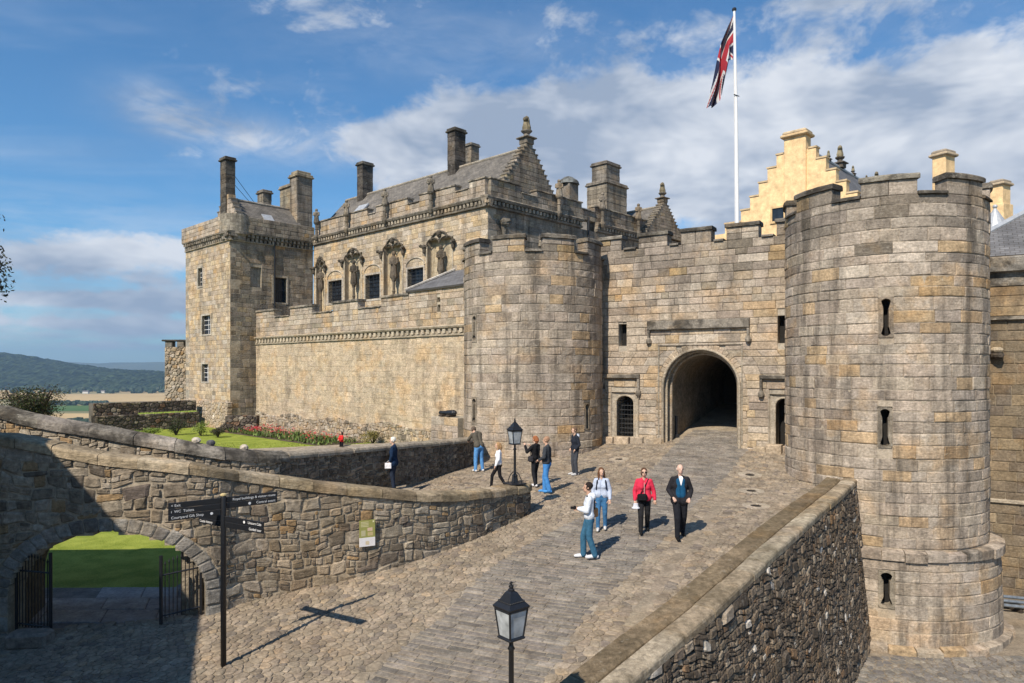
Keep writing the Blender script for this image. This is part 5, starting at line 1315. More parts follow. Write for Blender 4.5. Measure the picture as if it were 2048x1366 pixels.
# ---------------------------------------------------------------- terrace wall in front of the palace
ow = thing('terrace_wall', 'tall golden terrace wall with crenellated parapet below the palace windows', 'wall', (AO.x, AO.y, 0))
ofm = planefm(v3(AO), U, nF); OL = 20.4
def otint(s, z):
    k = math.sin(s * .9 + 1) * .5 + math.sin(z * 1.7 + s * .3) * .3
    return vary(mixc((.49, .392, .275), (.41, .342, .258), R.random() * (.5 + .4 * (k > .3))), .05)
core(ofm, -1.2, OL, -.6, 6.2, [], -.008, -.9, 9, None, (.46, .375, .27)).build('core', M['mortar'], ow)
pcs = masonry(ofm, -1.2, OL, courses(1.0, 5.5, .25, .34), [], .42, .9, otint, joint=.005, bul=.012, rough=.010, bev=.004)
emit(pcs, 'stone_block', M['ashlar_warm'], ow, 'far_stones', 300, 60)
pcs = rubble2((lambda s, z, d: ofm(s, z, d + .04)), -1.2, OL, lambda s: -.4, lambda s: 1.05 + .12 * math.sin(s * 1.3), .14, .28, lambda s, z: pick(WARM if R.random() < .6 else RUB), (.8, 1.9), .016, .035)
emit(pcs, 'rubble_stone', M['rubble'], ow, 'small_stones', 300, 60)
bandmesh(ofm, -1.2, OL, [(-.03, 5.5), (.08, 5.52), (.08, 5.6), (.02, 5.62), (.02, 5.86), (.16, 5.88), (.2, 5.96), (.12, 6.02), (-.03, 6.04)], (.34, .29, .22)).build('cornice', M['ashlar_warm'], ow)
dentils(ofm, -1.2, OL, 5.62, 5.86, .13, .2, .2, (.44, .38, .29)).build('cornice_dentils', M['ashlar_warm'], ow)
gp = gaps_px(AO, U, nF, ((548, 580), (624, 665), (715, 762)), 625); sx, _ = on(AO, U, nF, 817, 600)
crenel(ow, ofm, sx, OL, 6.04, 7.2, 7.78, gp, lambda s, z: pick(GREY if R.random() < .6 else WARM), .5, .12, .07, 'ashlar_warm')
# little stair house with a slate lean-to roof at the right end
_, ze1 = on(AO, U, nF, 817, 582); sl = rectop(*[on(AO, U, nF, 877, 613)[0] - .12, on(AO, U, nF, 877, 613)[0] + .12, on(AO, U, nF, 876, 624)[1], on(AO, U, nF, 876, 610)[1]]); s2_ = on(AO, U, nF, 876, 604); s3_ = on(AO, U, nF, 876, 594)
slo = rectop(s2_[0] - .12, s2_[0] + .12, s2_[1], s3_[1])
core(ofm, -.6, sx, 6.04, ze1, [sl, slo], -.035, -.6, .06, None, (.38, .34, .27)).build('stair_house_core', M['mortar'], ow)
pcs = masonry(ofm, -.6, sx - .01, courses(6.04, ze1, .26, .34), [sl, slo], .4, .8, lambda s, z: pick(WARM), lite=True); mm = MB()
for p in pcs: mm.merge(p.m)
stuff(mm.build('stair_house_ashlar', M['ashlar_warm'], ow))
e0 = Vector(ofm(sx + .1, ze1, .12)); e1 = Vector(ofm(-.3, ze1 + .02, .12)); r1 = v3(AO + U * 1.2 + V * 3.2, ze1 + 1.35); r0 = v3(AO + U * (sx + .1) + V * .3, ze1 + .12)
roofq(ow, e0, e1, v3(AO + U * -.3 + V * 3.2, ze1 + 1.35), v3(AO + U * (sx + .1) + V * 3.2, ze1 + 1.35), 'slate_dark')
m = MB(); m.tube([e0 + Vector((0, 0, .05)), v3(AO + U * (sx + .1) + V * 3.2, ze1 + 1.42)], .07, 6, (.5, .46, .4)); m.build('roof_verge', M['rubble'], ow)
# ledge with the old cannon at the foot of the wall
lg = thing('stone_ledge', 'plain stone ledge against the terrace wall beside the left gate tower', 'ledge', tuple(v3(AO + U * 1.2 + nF * .8)))
lf = planefm(v3(AO + nF * 1.3), U, nF); _, zl = on(AO + nF * 1.3, U, nF, 890, 834); sl0, _ = on(AO + nF * 1.3, U, nF, 862, 850)
core(lf, -1.0, sl0, -.4, zl - .02, [], -.02, -1.3, 9, None, (.34, .31, .25)).build('core', M['mortar'], lg)
for p in masonry(lf, -1.0, sl0, courses(-.2, zl - .01, .3, .42), [], .5, .9, lambda s, z: pick(WARM if R.random() < .5 else GREY), joint=.014): p.m.build('stone_block', M['ashlar_warm'], lg)
cn = thing('cannon', 'small black cannon barrel lying on the stone ledge by the tower', 'cannon', tuple(lf(sl0 * .45, zl, -.5)))
c0 = Vector(lf(sl0 - .25, zl + .15, -.35)); c1 = Vector(lf(-.35, zl + .18, -.40)); dd = (c1 - c0)
m = MB(); m.tube([c0, c0 + dd * .05, c0 + dd * .06, c0 + dd * .5, c0 + dd * .51, c0 + dd * .95, c1], [.085, .09, .075, .10, .115, .135, .11], 14, None, True); m.build('barrel', M['iron'], cn); m = MB(); m.ball(c1 + dd * .06, .07, 8, 6); m.build('cascabel', M['iron'], cn)
for k in (.25, .75):
    m = MB(); p = c0 + dd * k; m.bbox((p.x, p.y, zl + .04), (.5, .22, .08), math.atan2(V.y, V.x), .02, (.1, .08, .06)); m.build('timber_bearer', M['wood'], cn)
M['pipe'] = flat_mat('galvanised_pipe', (.20, .225, .25), .35, .4, .3, 9)
# ---------------------------------------------------------------- great hall in yellow lime harling
YEL = (.76, .545, .30)
gh = thing('great_hall', 'cream yellow harled hall gable with crow steps and apex chimney behind the gate', 'building', (20.5, 50, 3))
HP = at_px(1592, Vector((20.3, 50.0)), U); hfm = planefm(v3(HP), U, nF)
def hs(x, y): return on(HP, U, nF, x, y)
steps_l = [(1553, 311), (1535, 338), (1517.5, 367), (1500, 395), (1482, 422), (1450, 449), (1430, 470)]
steps_r = [(1632, 298), (1654, 321), (1677, 337), (1701, 359), (1722, 384), (1745, 408), (1768, 432)]
m = MB(); capm = []
zs_l = [hs(x, y) for x, y in steps_l]
zprev = hs(1590, 300)[1]
rows = []
sr0 = hs(1632, 298)[0]; sl0_ = hs(1553, 311)[0]; cS = (sr0 + sl0_) / 2; HT = [hs(*p)[1] for p in steps_l]; W_ = [hs(*p)[0] - cS for p in steps_l]
zt = HT[0]; yb = 3.0
for k in range(7):
    w = W_[k]; z1 = HT[k]; z0 = HT[k + 1] if k < 6 else yb
    vs = [hfm(cS + sx_ * w, z, d) for sx_ in (-1, 1) for z in (z0, z1) for d in (0, -.6)]; m.add(vs, [(0, 1, 3, 2), (4, 6, 7, 5), (0, 4, 5, 1), (2, 3, 7, 6), (0, 2, 6, 4), (1, 5, 7, 3)], YEL)
m.build('gable_wall', M['harl'], gh)
for k in range(6):
    for sg in (-1, 1):
        a, b = sorted((cS + sg * (W_[k] + .06), cS + sg * ((W_[k - 1] if k else .9) - .02))); mq = MB()
        vs = [hfm(x, z, d) for x in (a, b) for z in (HT[k] + .004, HT[k] + .12) for d in (.06, -.66)]; mq.add(vs, [(0, 1, 3, 2), (4, 6, 7, 5), (0, 4, 5, 1), (2, 3, 7, 6), (0, 2, 6, 4), (1, 5, 7, 3)], (.52, .40, .25)); mq.build('crow_step_cap', M['harl'], gh)
ca, zc0 = hs(1619, 262); cb, _ = hs(1564, 262); cc_ = hfm((ca + cb) / 2, 0, -.1); ztop = hs(1592, 262)[1]
cc_ = hfm((ca + cb) / 2, 0, -.33); m = MB(); m.bbox((cc_[0], cc_[1], (3.2 + ztop) / 2 - .2), (1.55, 1.0, ztop - 3.2), math.atan2(U.y, U.x), .04, YEL); o = m.build('chimney', M['harl'], gh)
m = MB(); m.bbox((cc_[0], cc_[1], ztop - .32), (1.95, 1.5, .22), math.atan2(U.y, U.x), .06, (.58, .42, .24)); m.bbox((cc_[0], cc_[1], ztop - .1), (1.7, 1.3, .24), math.atan2(U.y, U.x), .07, (.5, .4, .27)); q = m.build('chimney_cap', M['harl'], o)
a, z1 = hs(1545, 418); b, z0 = hs(1568, 440)
m = MB(); vs = [hfm(x, z, d) for x in (b, a) for z in (z0, z1) for d in (.012, -.05)]; m.add(vs, [(0, 1, 3, 2), (4, 6, 7, 5), (0, 4, 5, 1), (2, 3, 7, 6), (0, 2, 6, 4), (1, 5, 7, 3)], (.1, .1, .1)); wq = m.build('window', M['glass'], gh)
m = MB()
for p, q, r_, s_ in ((b - .15, a + .15, z1, z1 + .16), (b - .15, a + .15, z0 - .16, z0), (b - .13, b, z0, z1), (a, a + .13, z0, z1)):
    vs = [hfm(x, z, d) for x in (p, q) for z in (r_, s_) for d in (.09, -.05)]; m.add(vs, [(0, 1, 3, 2), (4, 6, 7, 5), (0, 4, 5, 1), (2, 3, 7, 6), (0, 2, 6, 4), (1, 5, 7, 3)], (.66, .47, .25))
m.build('window_surround', M['harl'], wq)
HR = HP + U * cS; Pq = at_px(1657, HR + V * .1, V); zrg = EYE + (HY - 324) / F * Pq.y
roofq(gh, v3(HR - U * 6.2 + V * .6, HT[6] - 1.4), v3(HR - U * 6.2 + V * 30, HT[6] - 1.4), v3(HR + V * 30, zrg), v3(HR + V * .6, zrg), 'slate_dark')
roofq(gh, v3(HR + U * 6.2 + V * 30, HT[6] - 1.4), v3(HR + U * 6.2 + V * .6, HT[6] - 1.4), v3(HR + V * .6, zrg), v3(HR + V * 30, zrg), 'slate_dark')
m = MB(); m.tube([v3(HR + V * .6, zrg + .05), v3(HR + V * 30, zrg + .05)], .13, 8, (.2, .2, .2)); m.build('ridge', M['lead'], gh)
for x, h in ((1680, 1.9), (1657, .9), (1706, .9), (1733, .8), (1753, 1.7)):
    P = at_px(x, HR + V * .1, V); finial(gh, (P.x, P.y, zrg + .02), h, (.13, .11, .09))
for x, y, w, zb_, Y_ in ((1887, 305, .95, 7, 40), (2000, 364, .95, 7, 44)):
    c = thing('yellow_chimney', 'cream yellow chimney stack above the ' + ('big right tower' if x < 1950 else 'slate roof at the far right edge'), 'chimney', ((x - CX) / F * Y_, Y_, zb_), 0, 'yellow chimneys')
    zt = EYE + (HY - y) / F * Y_; X = (x - CX) / F * Y_; m = MB(); m.bbox((X, Y_, (zb_ + zt) / 2 - .1), (w, .75, zt - zb_), .5, .03, YEL); m.build('stack', M['harl'], c)
    m = MB(); m.bbox((X, Y_, zt - .2), (w + .3, 1.05, .18), .5, .05, (.45, .36, .25)); m.bbox((X, Y_, zt - .03), (w + .12, .85, .2), .5, .06, (.32, .27, .21)); m.build('cap', M['harl'], c)
    m = MB(); m.bbox((X, Y_, zb_ + .9 if x < 1950 else zt - 2.4), (w + .22, .95, 1.9), .5, .03, YEL); m.build('shoulder', M['harl'], c)
tr = thing('turret', 'grey conical slate turret roof with ball finial behind the right tower', 'turret', ((1990 - CX) / F * 38, 38, 5)); X = (1990 - CX) / F * 38; zt = EYE + (HY - 415) / F * 38
m = MB(); m.lathe([(1.0, 5), (1.0, zt - 2.0)], 16, (X, 38, 0), YEL); m.build('turret_wall', M['harl'], tr)
m = MB(); m.lathe([(1.12, zt - 2.02), (.6, zt - 1.0), (.03, zt)], 16, (X, 38, 0), (.2, .2, .2)); m.build('turret_roof', M['lead'], tr); m = MB(); m.ball((X, 38, zt + .05), .12, 8, 6, (.2, .2, .2)); m.build('ball_finial', M['lead'], tr)

# ---------------------------------------------------------------- building to the right of the gatehouse
rb = thing('guard_building', 'brown stone building with slate roof at the right edge behind the big tower', 'building', (18.7, 26, -4.5))
BP = Vector((18.7, 26.0)); bfm = planefm(v3(BP), EW, NWL)
def bs(x, y): p = hit(x, y, v3(BP), N3); return (p - v3(BP)).dot(v3(EW)), p.z
Z1 = bs(2015, 637)[1]; Z2 = bs(2015, 517)[1]; ZM = bs(2015, 1003)[1]
BWN = [(3, (.19, .152, .108)), (2, (.225, .175, .115)), (2, (.15, .123, .095)), (1, (.26, .205, .135))]
core(bfm, -9, 9, -4.8, Z2, [], -.04, -.8, 20, None, (.28, .24, .18)).build('core', M['mortar'], rb)
pcs = masonry(bfm, -9, 9, courses(-4.6, Z1 - .08, .34, .44), [], .6, 1.0, lambda s, z: pick(BWN), joint=.016); emit(pcs, 'stone_block', M['ashlar_warm'], rb, 'far_stones', 200, 60)
bandmesh(bfm, -9, 9, [(-.03, ZM - .12), (.1, ZM - .05), (.1, ZM + .03), (-.03, ZM + .1)], (.36, .31, .24)).build('string_course', M['ashlar_warm'], rb)
bandmesh(bfm, -9, 9, [(-.03, Z1 - .1), (.16, Z1 - .04), (.14, Z1 + .06), (-.03, Z1 + .1)], (.23, .205, .17)).build('string_course', M['cap'], rb)
zz = [Z1 + .1, Z1 + .45, Z1 + .85, Z1 + 1.2]
for a, b in zip(zz[:-1], zz[1:]):
    s = -9
    while s < 9: face_bar(bfm, s, s + 1.6, a, b - .01, .03, vary((.34, .255, .16), .14), 'panel_stone', rb, M['ashlar_warm']); s += 1.62
bandmesh(bfm, -9, 9, [(-.03, zz[-1]), (.06, zz[-1] + .02), (.06, zz[-1] + .5), (.3, zz[-1] + .55), (.34, Z2 + .0), (.28, Z2 + .06), (-.3, Z2 + .06)], (.27, .25, .22)).build('cornice', M['cap'], rb)
rn = (N3 * .68 + Vector((0, 0, 1))).normalized(); ro = Vector(bfm(0, Z2 + .08, .3)); ra_, rb_ = hit(1980, 462, ro, rn), hit(2048, 426, ro, rn); hv = (rb_ - ra_)
re_ = ra_ - hv * ((ra_.z - Z2 - .08) / hv.z); rt_ = ra_ + hv * ((Z2 + 3.4 - ra_.z) / hv.z)
roofq(rb, re_, bfm(9, Z2 + .08, .3), Vector(bfm(9, Z2 + 3.4, .3 - 3.32 / .68)), rt_, 'slate_dark')
m = MB(); p0_ = Vector(bfm(*bs(1979, 462), .0)); m.tube([re_, rt_], .12, 8); m.tube([rt_, Vector(bfm(9, Z2 + 3.4, .3 - 3.32 / .68))], .12, 8); m.build('lead_ridge', M['lead'], rb)
s_, z_ = bs(1993, 706); m = MB(); m.ball(bfm(s_, z_ + .1, .22), (.2, .3, .12), 9, 6, (.45, .38, .28), .08); m.ball(bfm(s_, z_ - .08, .2), (.19, .28, .16), 9, 6, (.1, .085, .07), .1); m.build('stone_spout', M['rubble'], rb)
pp = thing('metal_pipes', 'bundle of grey metal pipes lying beside the wall in the ditch', 'pipe', tuple(px2(2040, 1180, 24.5)))
for k in range(3):
    m = MB(); p = px2(2006, 1178 + k * 5, 24.6 - k * .15); q = px2(2110, 1196 + k * 5, 24.2 - k * .15); p.z = -4.5 + .26 + .10 * (2 - k); q.z = p.z - .05; m.tube([p, q], .06, 10); m.build('pipe', M['pipe'], pp)
m = MB()
for k in (.2, .8): p = px2(2006, 1178, 24.6).lerp(px2(2110, 1196, 24.2), k); m.bbox((p.x, p.y, -4.36), (.12, .7, .28), .2, .02, (.1, .08, .06))
m.build('timber_bearer', M['wood'], pp)

# ---------------------------------------------------------------- unseen building inferred from the corner shadow, enlarged to cut skylight at left
sh = thing('shade_building', 'tall unseen building outside the left edge, inferred from its shadow and enlarged to cut skylight', 'building', (-12, 4, -1.5))
ed = Vector((-.325, .946)).normalized(); en = Vector((ed.y, -ed.x)); SP = Vector((-10.7, 7.6)); sfm = planefm(v3(SP), ed, en); ZSH = 6.75
core(sfm, -17, 5.2, -2, ZSH, [], -.03, -14, 30, None, (.33, .29, .24)).build('core', M['mortar'], sh)
pcs = masonry(sfm, -17, 5.2, courses(-1.8, ZSH, .36, .46), [], .7, 1.1, lambda s, z: pick(GREY), lite=True); mm = MB()
for p in pcs: mm.merge(p.m)
stuff(mm.build('ashlar', M['ashlar'], sh))

# ---------------------------------------------------------------- far landscape
def plainpt(x, y, z=-70.0): Y = (EYE - z) * F / (y - HY); return ((x - CX) / F * Y, Y, z)
def field_mat(name, c1, c2, s=.02):
    m, nt, b = _mat(name); N = nt.nodes.new; L = nt.links.new; geo = N('ShaderNodeNewGeometry'); n = N('ShaderNodeTexNoise'); n.inputs['Scale'].default_value = s; n.inputs['Detail'].default_value = 8; n.inputs['Roughness'].default_value = .65
    L(geo.outputs['Position'], n.inputs['Vector']); mr = N('ShaderNodeMapRange'); mr.inputs['From Min'].default_value = .38; mr.inputs['From Max'].default_value = .62; L(n.outputs['Fac'], mr.inputs['Value'])
    mx = N('ShaderNodeMix'); mx.data_type = 'RGBA'; L(mr.outputs[0], mx.inputs['Factor']); mx.inputs['A'].default_value = (*c1, 1); mx.inputs['B'].default_value = (*c2, 1); L(mx.outputs['Result'], b.inputs['Base Color']); b.inputs['Roughness'].default_value = .95; b.inputs['Specular IOR Level'].default_value = .1
    return m
M['plain'] = field_mat('valley_floor', (.20, .19, .09), (.36, .28, .14), .004); M['stubble'] = field_mat('stubble_field', (.46, .33, .16), (.52, .38, .19), .01); M['green'] = field_mat('green_field', (.06, .12, .03), (.09, .15, .04), .02); M['wood_hill'] = field_mat('forest', (.004, .013, .006), (.055, .078, .034), .03); M['moor'] = field_mat('moor', (.06, .08, .05), (.11, .12, .07), .002)
m = MB(); m.add([(-30000, 260, -70.2), (30000, 260, -70.2), (30000, 30000, -70.2), (-30000, 30000, -70.2)], [(0, 1, 2, 3)]); m.add([(-30000, -30000, -70.2), (30000, -30000, -70.2), (30000, -200, -70.2), (-30000, -200, -70.2)], [(0, 1, 2, 3)]); m.add([(-30000, -200, -70.2), (-200, -200, -70.2), (-200, 260, -70.2), (-30000, 260, -70.2)], [(0, 1, 2, 3)]); m.add([(250, -200, -70.2), (30000, -200, -70.2), (30000, 260, -70.2), (250, 260, -70.2)], [(0, 1, 2, 3)])
struct(m.build('valley_plain', M['plain']))
for nm, mt, pts, z in (('stubble_field', 'stubble', ((60, 806), (420, 801), (420, 786), (60, 789)), -69.9), ('stubble_field', 'stubble', ((-150, 800), (120, 797), (100, 781), (-150, 782)), -69.8), ('stubble_field', 'stubble', ((240, 785), (430, 784), (430, 770), (260, 771)), -69.8),
                       ('green_field', 'green', ((60, 823), (420, 820), (420, 811), (60, 811)), -69.8), ('stubble_field', 'stubble', ((60, 846), (420, 846), (420, 826), (60, 827)), -69.7), ('green_field', 'green', ((60, 873), (420, 873), (420, 852), (60, 850)), -69.8)):
    m = MB(); m.add([plainpt(x, y, z) for x, y in pts], [(0, 1, 2, 3)]); struct(m.build(nm, M[mt]))
# castle rock under the walls
m = MB(); ringp = []
outl = [(-26, 30), (-26.4, 52), (-28, 58), (-10, 75), (20, 95), (45, 70), (45, 30), (45, -20), (10, -40), (-24, -25), (-24, 10)]
for k, (x, y) in enumerate(outl):
    c = Vector((8, 25)); d = (Vector((x, y)) - c).normalized(); ringp.append([(x, y, -.4 if k < 5 or k > 9 else -4.6), (x + d.x * 20, y + d.y * 20, -30), (x + d.x * 75, y + d.y * 75, -55), (x + d.x * 165, y + d.y * 165, -71)])
n = len(outl); vs = [p for r in ringp for p in r]; fs = [(i * 4 + j, ((i + 1) % n) * 4 + j, ((i + 1) % n) * 4 + j + 1, i * 4 + j + 1) for i in range(n) for j in range(3)]
m.add(vs, fs); struct(m.build('castle_rock', M['moor'], smooth=True))
def ridge(name, prof, Y0, Y1, zb, mat, nz=14, amp=8, nx=140, fine=1.0, jt=.28):
    m = MB(); xs = np.linspace(prof[0][0], prof[-1][0], nx); rr_ = random.Random(5); vs = []; YM = (Y0 + Y1) / 2
    ph = [(rr_.uniform(0, 6), rr_.uniform(.4, 3) * fine) for _ in range(10)]
    for i, x in enumerate(xs):
        yr = np.interp(x, [p[0] for p in prof], [p[1] for p in prof]); zt = EYE + (HY - yr) / F * YM
        for j in range(nz + 1):
            t = j / nz; Y = Y0 + (Y1 - Y0) * t; X = (x - CX) / F * YM * (.75 + .25 * Y / YM); h = math.sin(math.pi * min(1, t * 1.0)) ** .8
            nse = sum(math.sin(X / YM * 60 * q + p + Y / YM * 47 * q) for p, q in ph) / 10; vs.append((X, Y, zb + (zt - zb) * h + nse * amp * h + rr_.uniform(-1, 1) * amp * jt * (h > .05)))
    m.add(vs, [(i * (nz + 1) + j, (i + 1) * (nz + 1) + j, (i + 1) * (nz + 1) + j + 1, i * (nz + 1) + j + 1) for i in range(nx - 1) for j in range(nz)]); return struct(m.build(name, M[mat]))
ridge('wooded_hill', [(-900, 690), (-300, 690), (-60, 697), (0, 707), (50, 713), (90, 722), (130, 728), (190, 737), (250, 741), (330, 744), (420, 748), (600, 760), (760, 772)], 2300, 3700, -71, 'wood_hill', 60, 5, 520, 2.5, 1.0)
ridge('far_hills', [(-600, 722), (60, 726), (130, 723.5), (175, 726), (215, 728), (245, 724.5), (275, 725), (330, 724), (420, 722), (600, 727), (1500, 727), (2200, 722), (3200, 724)], 7000, 11000, -75, 'moor', 10, 8, 220)
# far trees and hedges on the plain
m = MB()
for k in range(420):
    if k < 230: x, y = R.uniform(20, 335), R.choice((775, 777, 779, 781, 784, 785)) + R.uniform(-2.5, 2.5)
    elif k < 330: x, y = R.uniform(60, 215), R.uniform(808, 811)
    else: x, y = R.uniform(110, 215), R.uniform(846, 866)
    X, Y, z = plainpt(x, y); r = R.uniform(3, 7) * (1.3 if k < 230 else .75); m.ball((X, Y, z + r * .7), (r * R.uniform(.9, 1.6), r, r), 7, 5, vary((.022, .040, .018), .3), .25)
o = stuff(m.build('valley_trees', M['leaf'])); o['label'] = 'dark trees and hedges dotted across the far valley fields'; o['category'] = 'trees'
for x, y in ((172, 787), (205, 786)):
    X, Y, z = plainpt(x, y); h = thing('farmhouse', 'tiny pale farmhouse on the valley plain, ' + ('leftmost of two' if x < 200 else 'the one nearer the palace tower'), 'house', (X, Y, z), 0, 'far farmhouses')
    m = MB(); m.box((X, Y, z + 2.5), (16, 8, 5), 0, (.6, .57, .52)); m.build('wall', M['paint'], h); m = MB(); m.prism([(X - 8.2, Y - 4.3, z + 5), (X - 8.2, Y + 4.3, z + 5), (X - 8.2, Y, z + 8.5)], (16.4, 0, 0), (.12, .11, .11)); m.build('roof', M['paint'], h)

# ---------------------------------------------------------------- garden: walls, shrubs, flowers
tw2 = thing('garden_terrace_wall', 'terrace wall, shade put into its dark stones, with a grassy ledge at the foot of the palace tower', 'wall', (-25.4, 43, 0))
TP = Vector((-25.6, 42.8)); tfm = planefm(v3(TP), V, nG)
for (d, z0, z1) in ((0, 1.05, 1.78), (.5, -.6, 1.02)):
    f2 = (lambda q: (lambda s, z, dd: tfm(s, z, dd + q)))(d)
    core(f2, 0, 6.2, z0 - .4, z1, [], -.03, -.9, 9, None, (.13, .12, .10)).build('core', M['mortar'], tw2)
    pcs = rubble(f2, 0, 6.2, lambda s: z0 - .05, lambda s: z1 + .03, .22, lambda s, z: pick(RUBD), 1.4, .6, .03, .05); emit(pcs, 'rubble_stone', M['rubble'], tw2, 'small_stones', 150, 60)  # RUBD carries the shade of this grazing-lit wall in its colour
f3 = planefm(v3(TP), -U, -V); core(f3, -.4, .55, -.6, 1.02, [], 0, -.1, 9, None, (.14, .12, .1)).build('wall_end', M['rubble'], tw2)
m = MB()
for k in range(700):
    s, d = R.uniform(2.5, 6.1), R.uniform(.05, .5); p = tfm(s, 1.03, d); h = R.uniform(.05, .12); m.add([(p[0] - .02, p[1], p[2]), (p[0] + .02, p[1], p[2]), (p[0], p[1] + .02, p[2] + h)], [(0, 1, 2)], vary((.2, .27, .04), .3))
stuff(m.build('ledge_grass', M['leaf'], tw2))
lb = thing('low_stone_heap', 'dark rough rubble wall stump at the foot of the palace tower', 'wall', (-16.5, 42.5, 0))
LP_ = px2(438, 862, 43.0); lfm = planefm((LP_.x, LP_.y, 0), (1, .06), (.06, -1))
core(lfm, .35, 2.2, -.3, 1.0, [], -.05, -.8, 9, None, (.10, .085, .07)).build('core', M['mortar'], lb)
pcs = rubble(lfm, 0, 2.3, lambda s: -.2, lambda s: min(1.05, .35 + s * .9), .17, lambda s, z: pick(RUBD), 1.6, .7, .02, .09, .35); emit(pcs, 'rubble_stone', M['rubble'], lb, 'small_stones', 150, 40)
fw = thing('outwork_wall', 'rubble wall with small crenels behind the palace tower on the left', 'wall', (-27, 54, -3)); fp = px2(329, 760, 54.5); ofm2 = planefm((fp.x, fp.y, 0), (1, -.05), (-.05, -1))
core(ofm2, 0, 3.5, -4, 5.6, [], -.04, -.8, 20, None, (.33, .285, .22)).build('core', M['mortar'], fw)
pcs = rubble(ofm2, 0, 3.5, lambda s: -1.5, lambda s: 5.6, .26, lambda s, z: pick(RUB if R.random() < .5 else WARM), 1.2, .6, .04, .05); emit(pcs, 'rubble_stone', M['rubble'], fw, 'small_stones', 250, 60)
for s in (0, .95, 1.9): m = MB(); p = ofm2(s + .3, 5.82, -.3); m.bbox(p, (.55, .6, .5), 0, .04, (.2, .18, .15)); m.build('merlon', M['rubble'], fw)
m = MB(); p = ofm2(1.6, 6.1, -.3); m.bbox(p, (3.6, .7, .14), 0, .04, (.14, .125, .11)); m.build('coping_stone', M['cap'], fw)
def leaves(m, c, rad, n, size, cols, shell=.55, droop=0):
    for k in range(n):
        d = Vector((R.gauss(0, 1), R.gauss(0, 1), R.gauss(0, 1))).normalized(); q = shell + (1 - shell) * R.random()
        p = Vector((c[0] + d.x * rad[0] * q, c[1] + d.y * rad[1] * q, c[2] + d.z * rad[2] * q)); a = Vector((R.gauss(0, 1), R.gauss(0, 1), R.gauss(0, .6) - droop)).normalized() * size * R.uniform(.6, 1.3); b = a.cross(Vector((R.gauss(0, 1), R.gauss(0, 1), R.gauss(0, 1)))).normalized() * size * .45
        m.add([p - a * .5, p + b * .5, p + a * .6, p - b * .5], [(0, 1, 2, 3)], vary(R.choice(cols), .3))
def shrub(name, label, p, w, h, cols, n, size, cat='shrub', group=None, clumps=7):
    t = thing(name, label, cat, tuple(p), 0, group); m = MB()
    for k in range(5): a = R.uniform(0, 6.28); m.tube([p, p + Vector((math.cos(a) * w * .2, math.sin(a) * w * .2, h * .5)), p + Vector((math.cos(a) * w * .35, math.sin(a) * w * .35, h * .85))], [.05 * h, .03 * h, .01 * h], 6, (.09, .065, .045))
    m.build('stem', M['wood'], t); m = MB()
    for k in range(clumps):
        a = R.uniform(0, 6.28); q = R.uniform(0, .34) * w; r = w * R.uniform(.2, .30); leaves(m, (p.x + math.cos(a) * q, p.y + math.sin(a) * q, p.z + h * R.uniform(.25, .78)), (r, r, h * .25), n // clumps, size, cols, .15)
    m.build('foliage', M['leaf'], t)
p = px2(62, 800, 40); p.z = .2
shrub('bush', 'large dark green bush with reddish leaves rising behind the garden wall at left', p, 3.9, 3.0, [(.045, .055, .018), (.06, .075, .02), (.035, .035, .018), (.08, .05, .03), (.03, .045, .015)], 11000, .12, 'bush', None, 40)
gs = 'garden plants by the palace tower'
for k, (x, y, Y, w, h, cols, lab) in enumerate(((300, 868, 40, 1.6, .7, [(.22, .28, .05), (.15, .22, .04)], 'yellow green plants below the dark terrace wall'), (352, 862, 41.5, 1.3, 1.1, [(.035, .05, .02), (.05, .06, .025)], 'dark green shrub in front of the terrace wall corner'),
        (402, 868, 41, 1.5, .95, [(.20, .27, .05), (.26, .30, .07)], 'bright green rounded shrub at the palace tower foot'), (436, 874, 40, 1.0, .65, [(.05, .05, .03), (.07, .06, .035)], 'small dark bush left of the flower bed'), (745, 884, 36.5, 1.3, .8, [(.24, .20, .07), (.3, .24, .09), (.16, .15, .05)], 'olive brown shrub against the terrace wall base'), (270, 866, 40, .9, .5, [(.16, .22, .05), (.2, .26, .06)], 'low green clump at the left end of the garden'))):
    p = px2(x, y, Y); p.z = 0; shrub('garden_shrub', lab, p, w, h, cols, 1500, .075, 'shrub', gs, 11)
m = MB(); BD = [(-.2 + k * .02) for k in range(1)]
fbp = planefm(v3(AO + nF * 1.0), U, nF)
for k in range(2600):
    s, d = R.uniform(7.6, 19.0), R.uniform(-.2, 1.9); p = Vector(fbp(s, 0, d)); a = R.uniform(0, 6.28); h = R.uniform(.12, .42) * (.55 + .5 * abs(math.sin(s * 2.3 + d * 2))); t_ = Vector((math.cos(a) * .09, math.sin(a) * .09, h)); w = Vector((-math.sin(a), math.cos(a), 0)) * .05
    m.add([p + Vector((0, 0, h * .25)) - w, p + Vector((0, 0, h * .25)) + w, p + t_], [(0, 1, 2)], vary(R.choice([(.10, .16, .04), (.16, .22, .05), (.07, .11, .03), (.12, .10, .05)]), .3))
clus = [(R.uniform(7.6, 18.6), R.uniform(-.1, 1.7), R.choice([(.52, .03, .04), (.58, .06, .07), (.5, .16, .15), (.46, .03, .04), (.6, .3, .25)])) for _ in range(46)]
for k in range(300):
    q_ = R.choice(clus); s, d = q_[0] + R.gauss(0, .22), q_[1] + R.gauss(0, .14); p = Vector(fbp(s, R.uniform(.22, .50), d)); c = q_[2]; r = R.uniform(.035, .07)
    m.add([p + Vector((r, 0, 0)), p + Vector((0, r, r * .5)), p + Vector((-r, 0, 0)), p + Vector((0, -r, r * .4)), p + Vector((0, 0, r))], [(0, 1, 4), (1, 2, 4), (2, 3, 4), (3, 0, 4)], vary(c, .2))
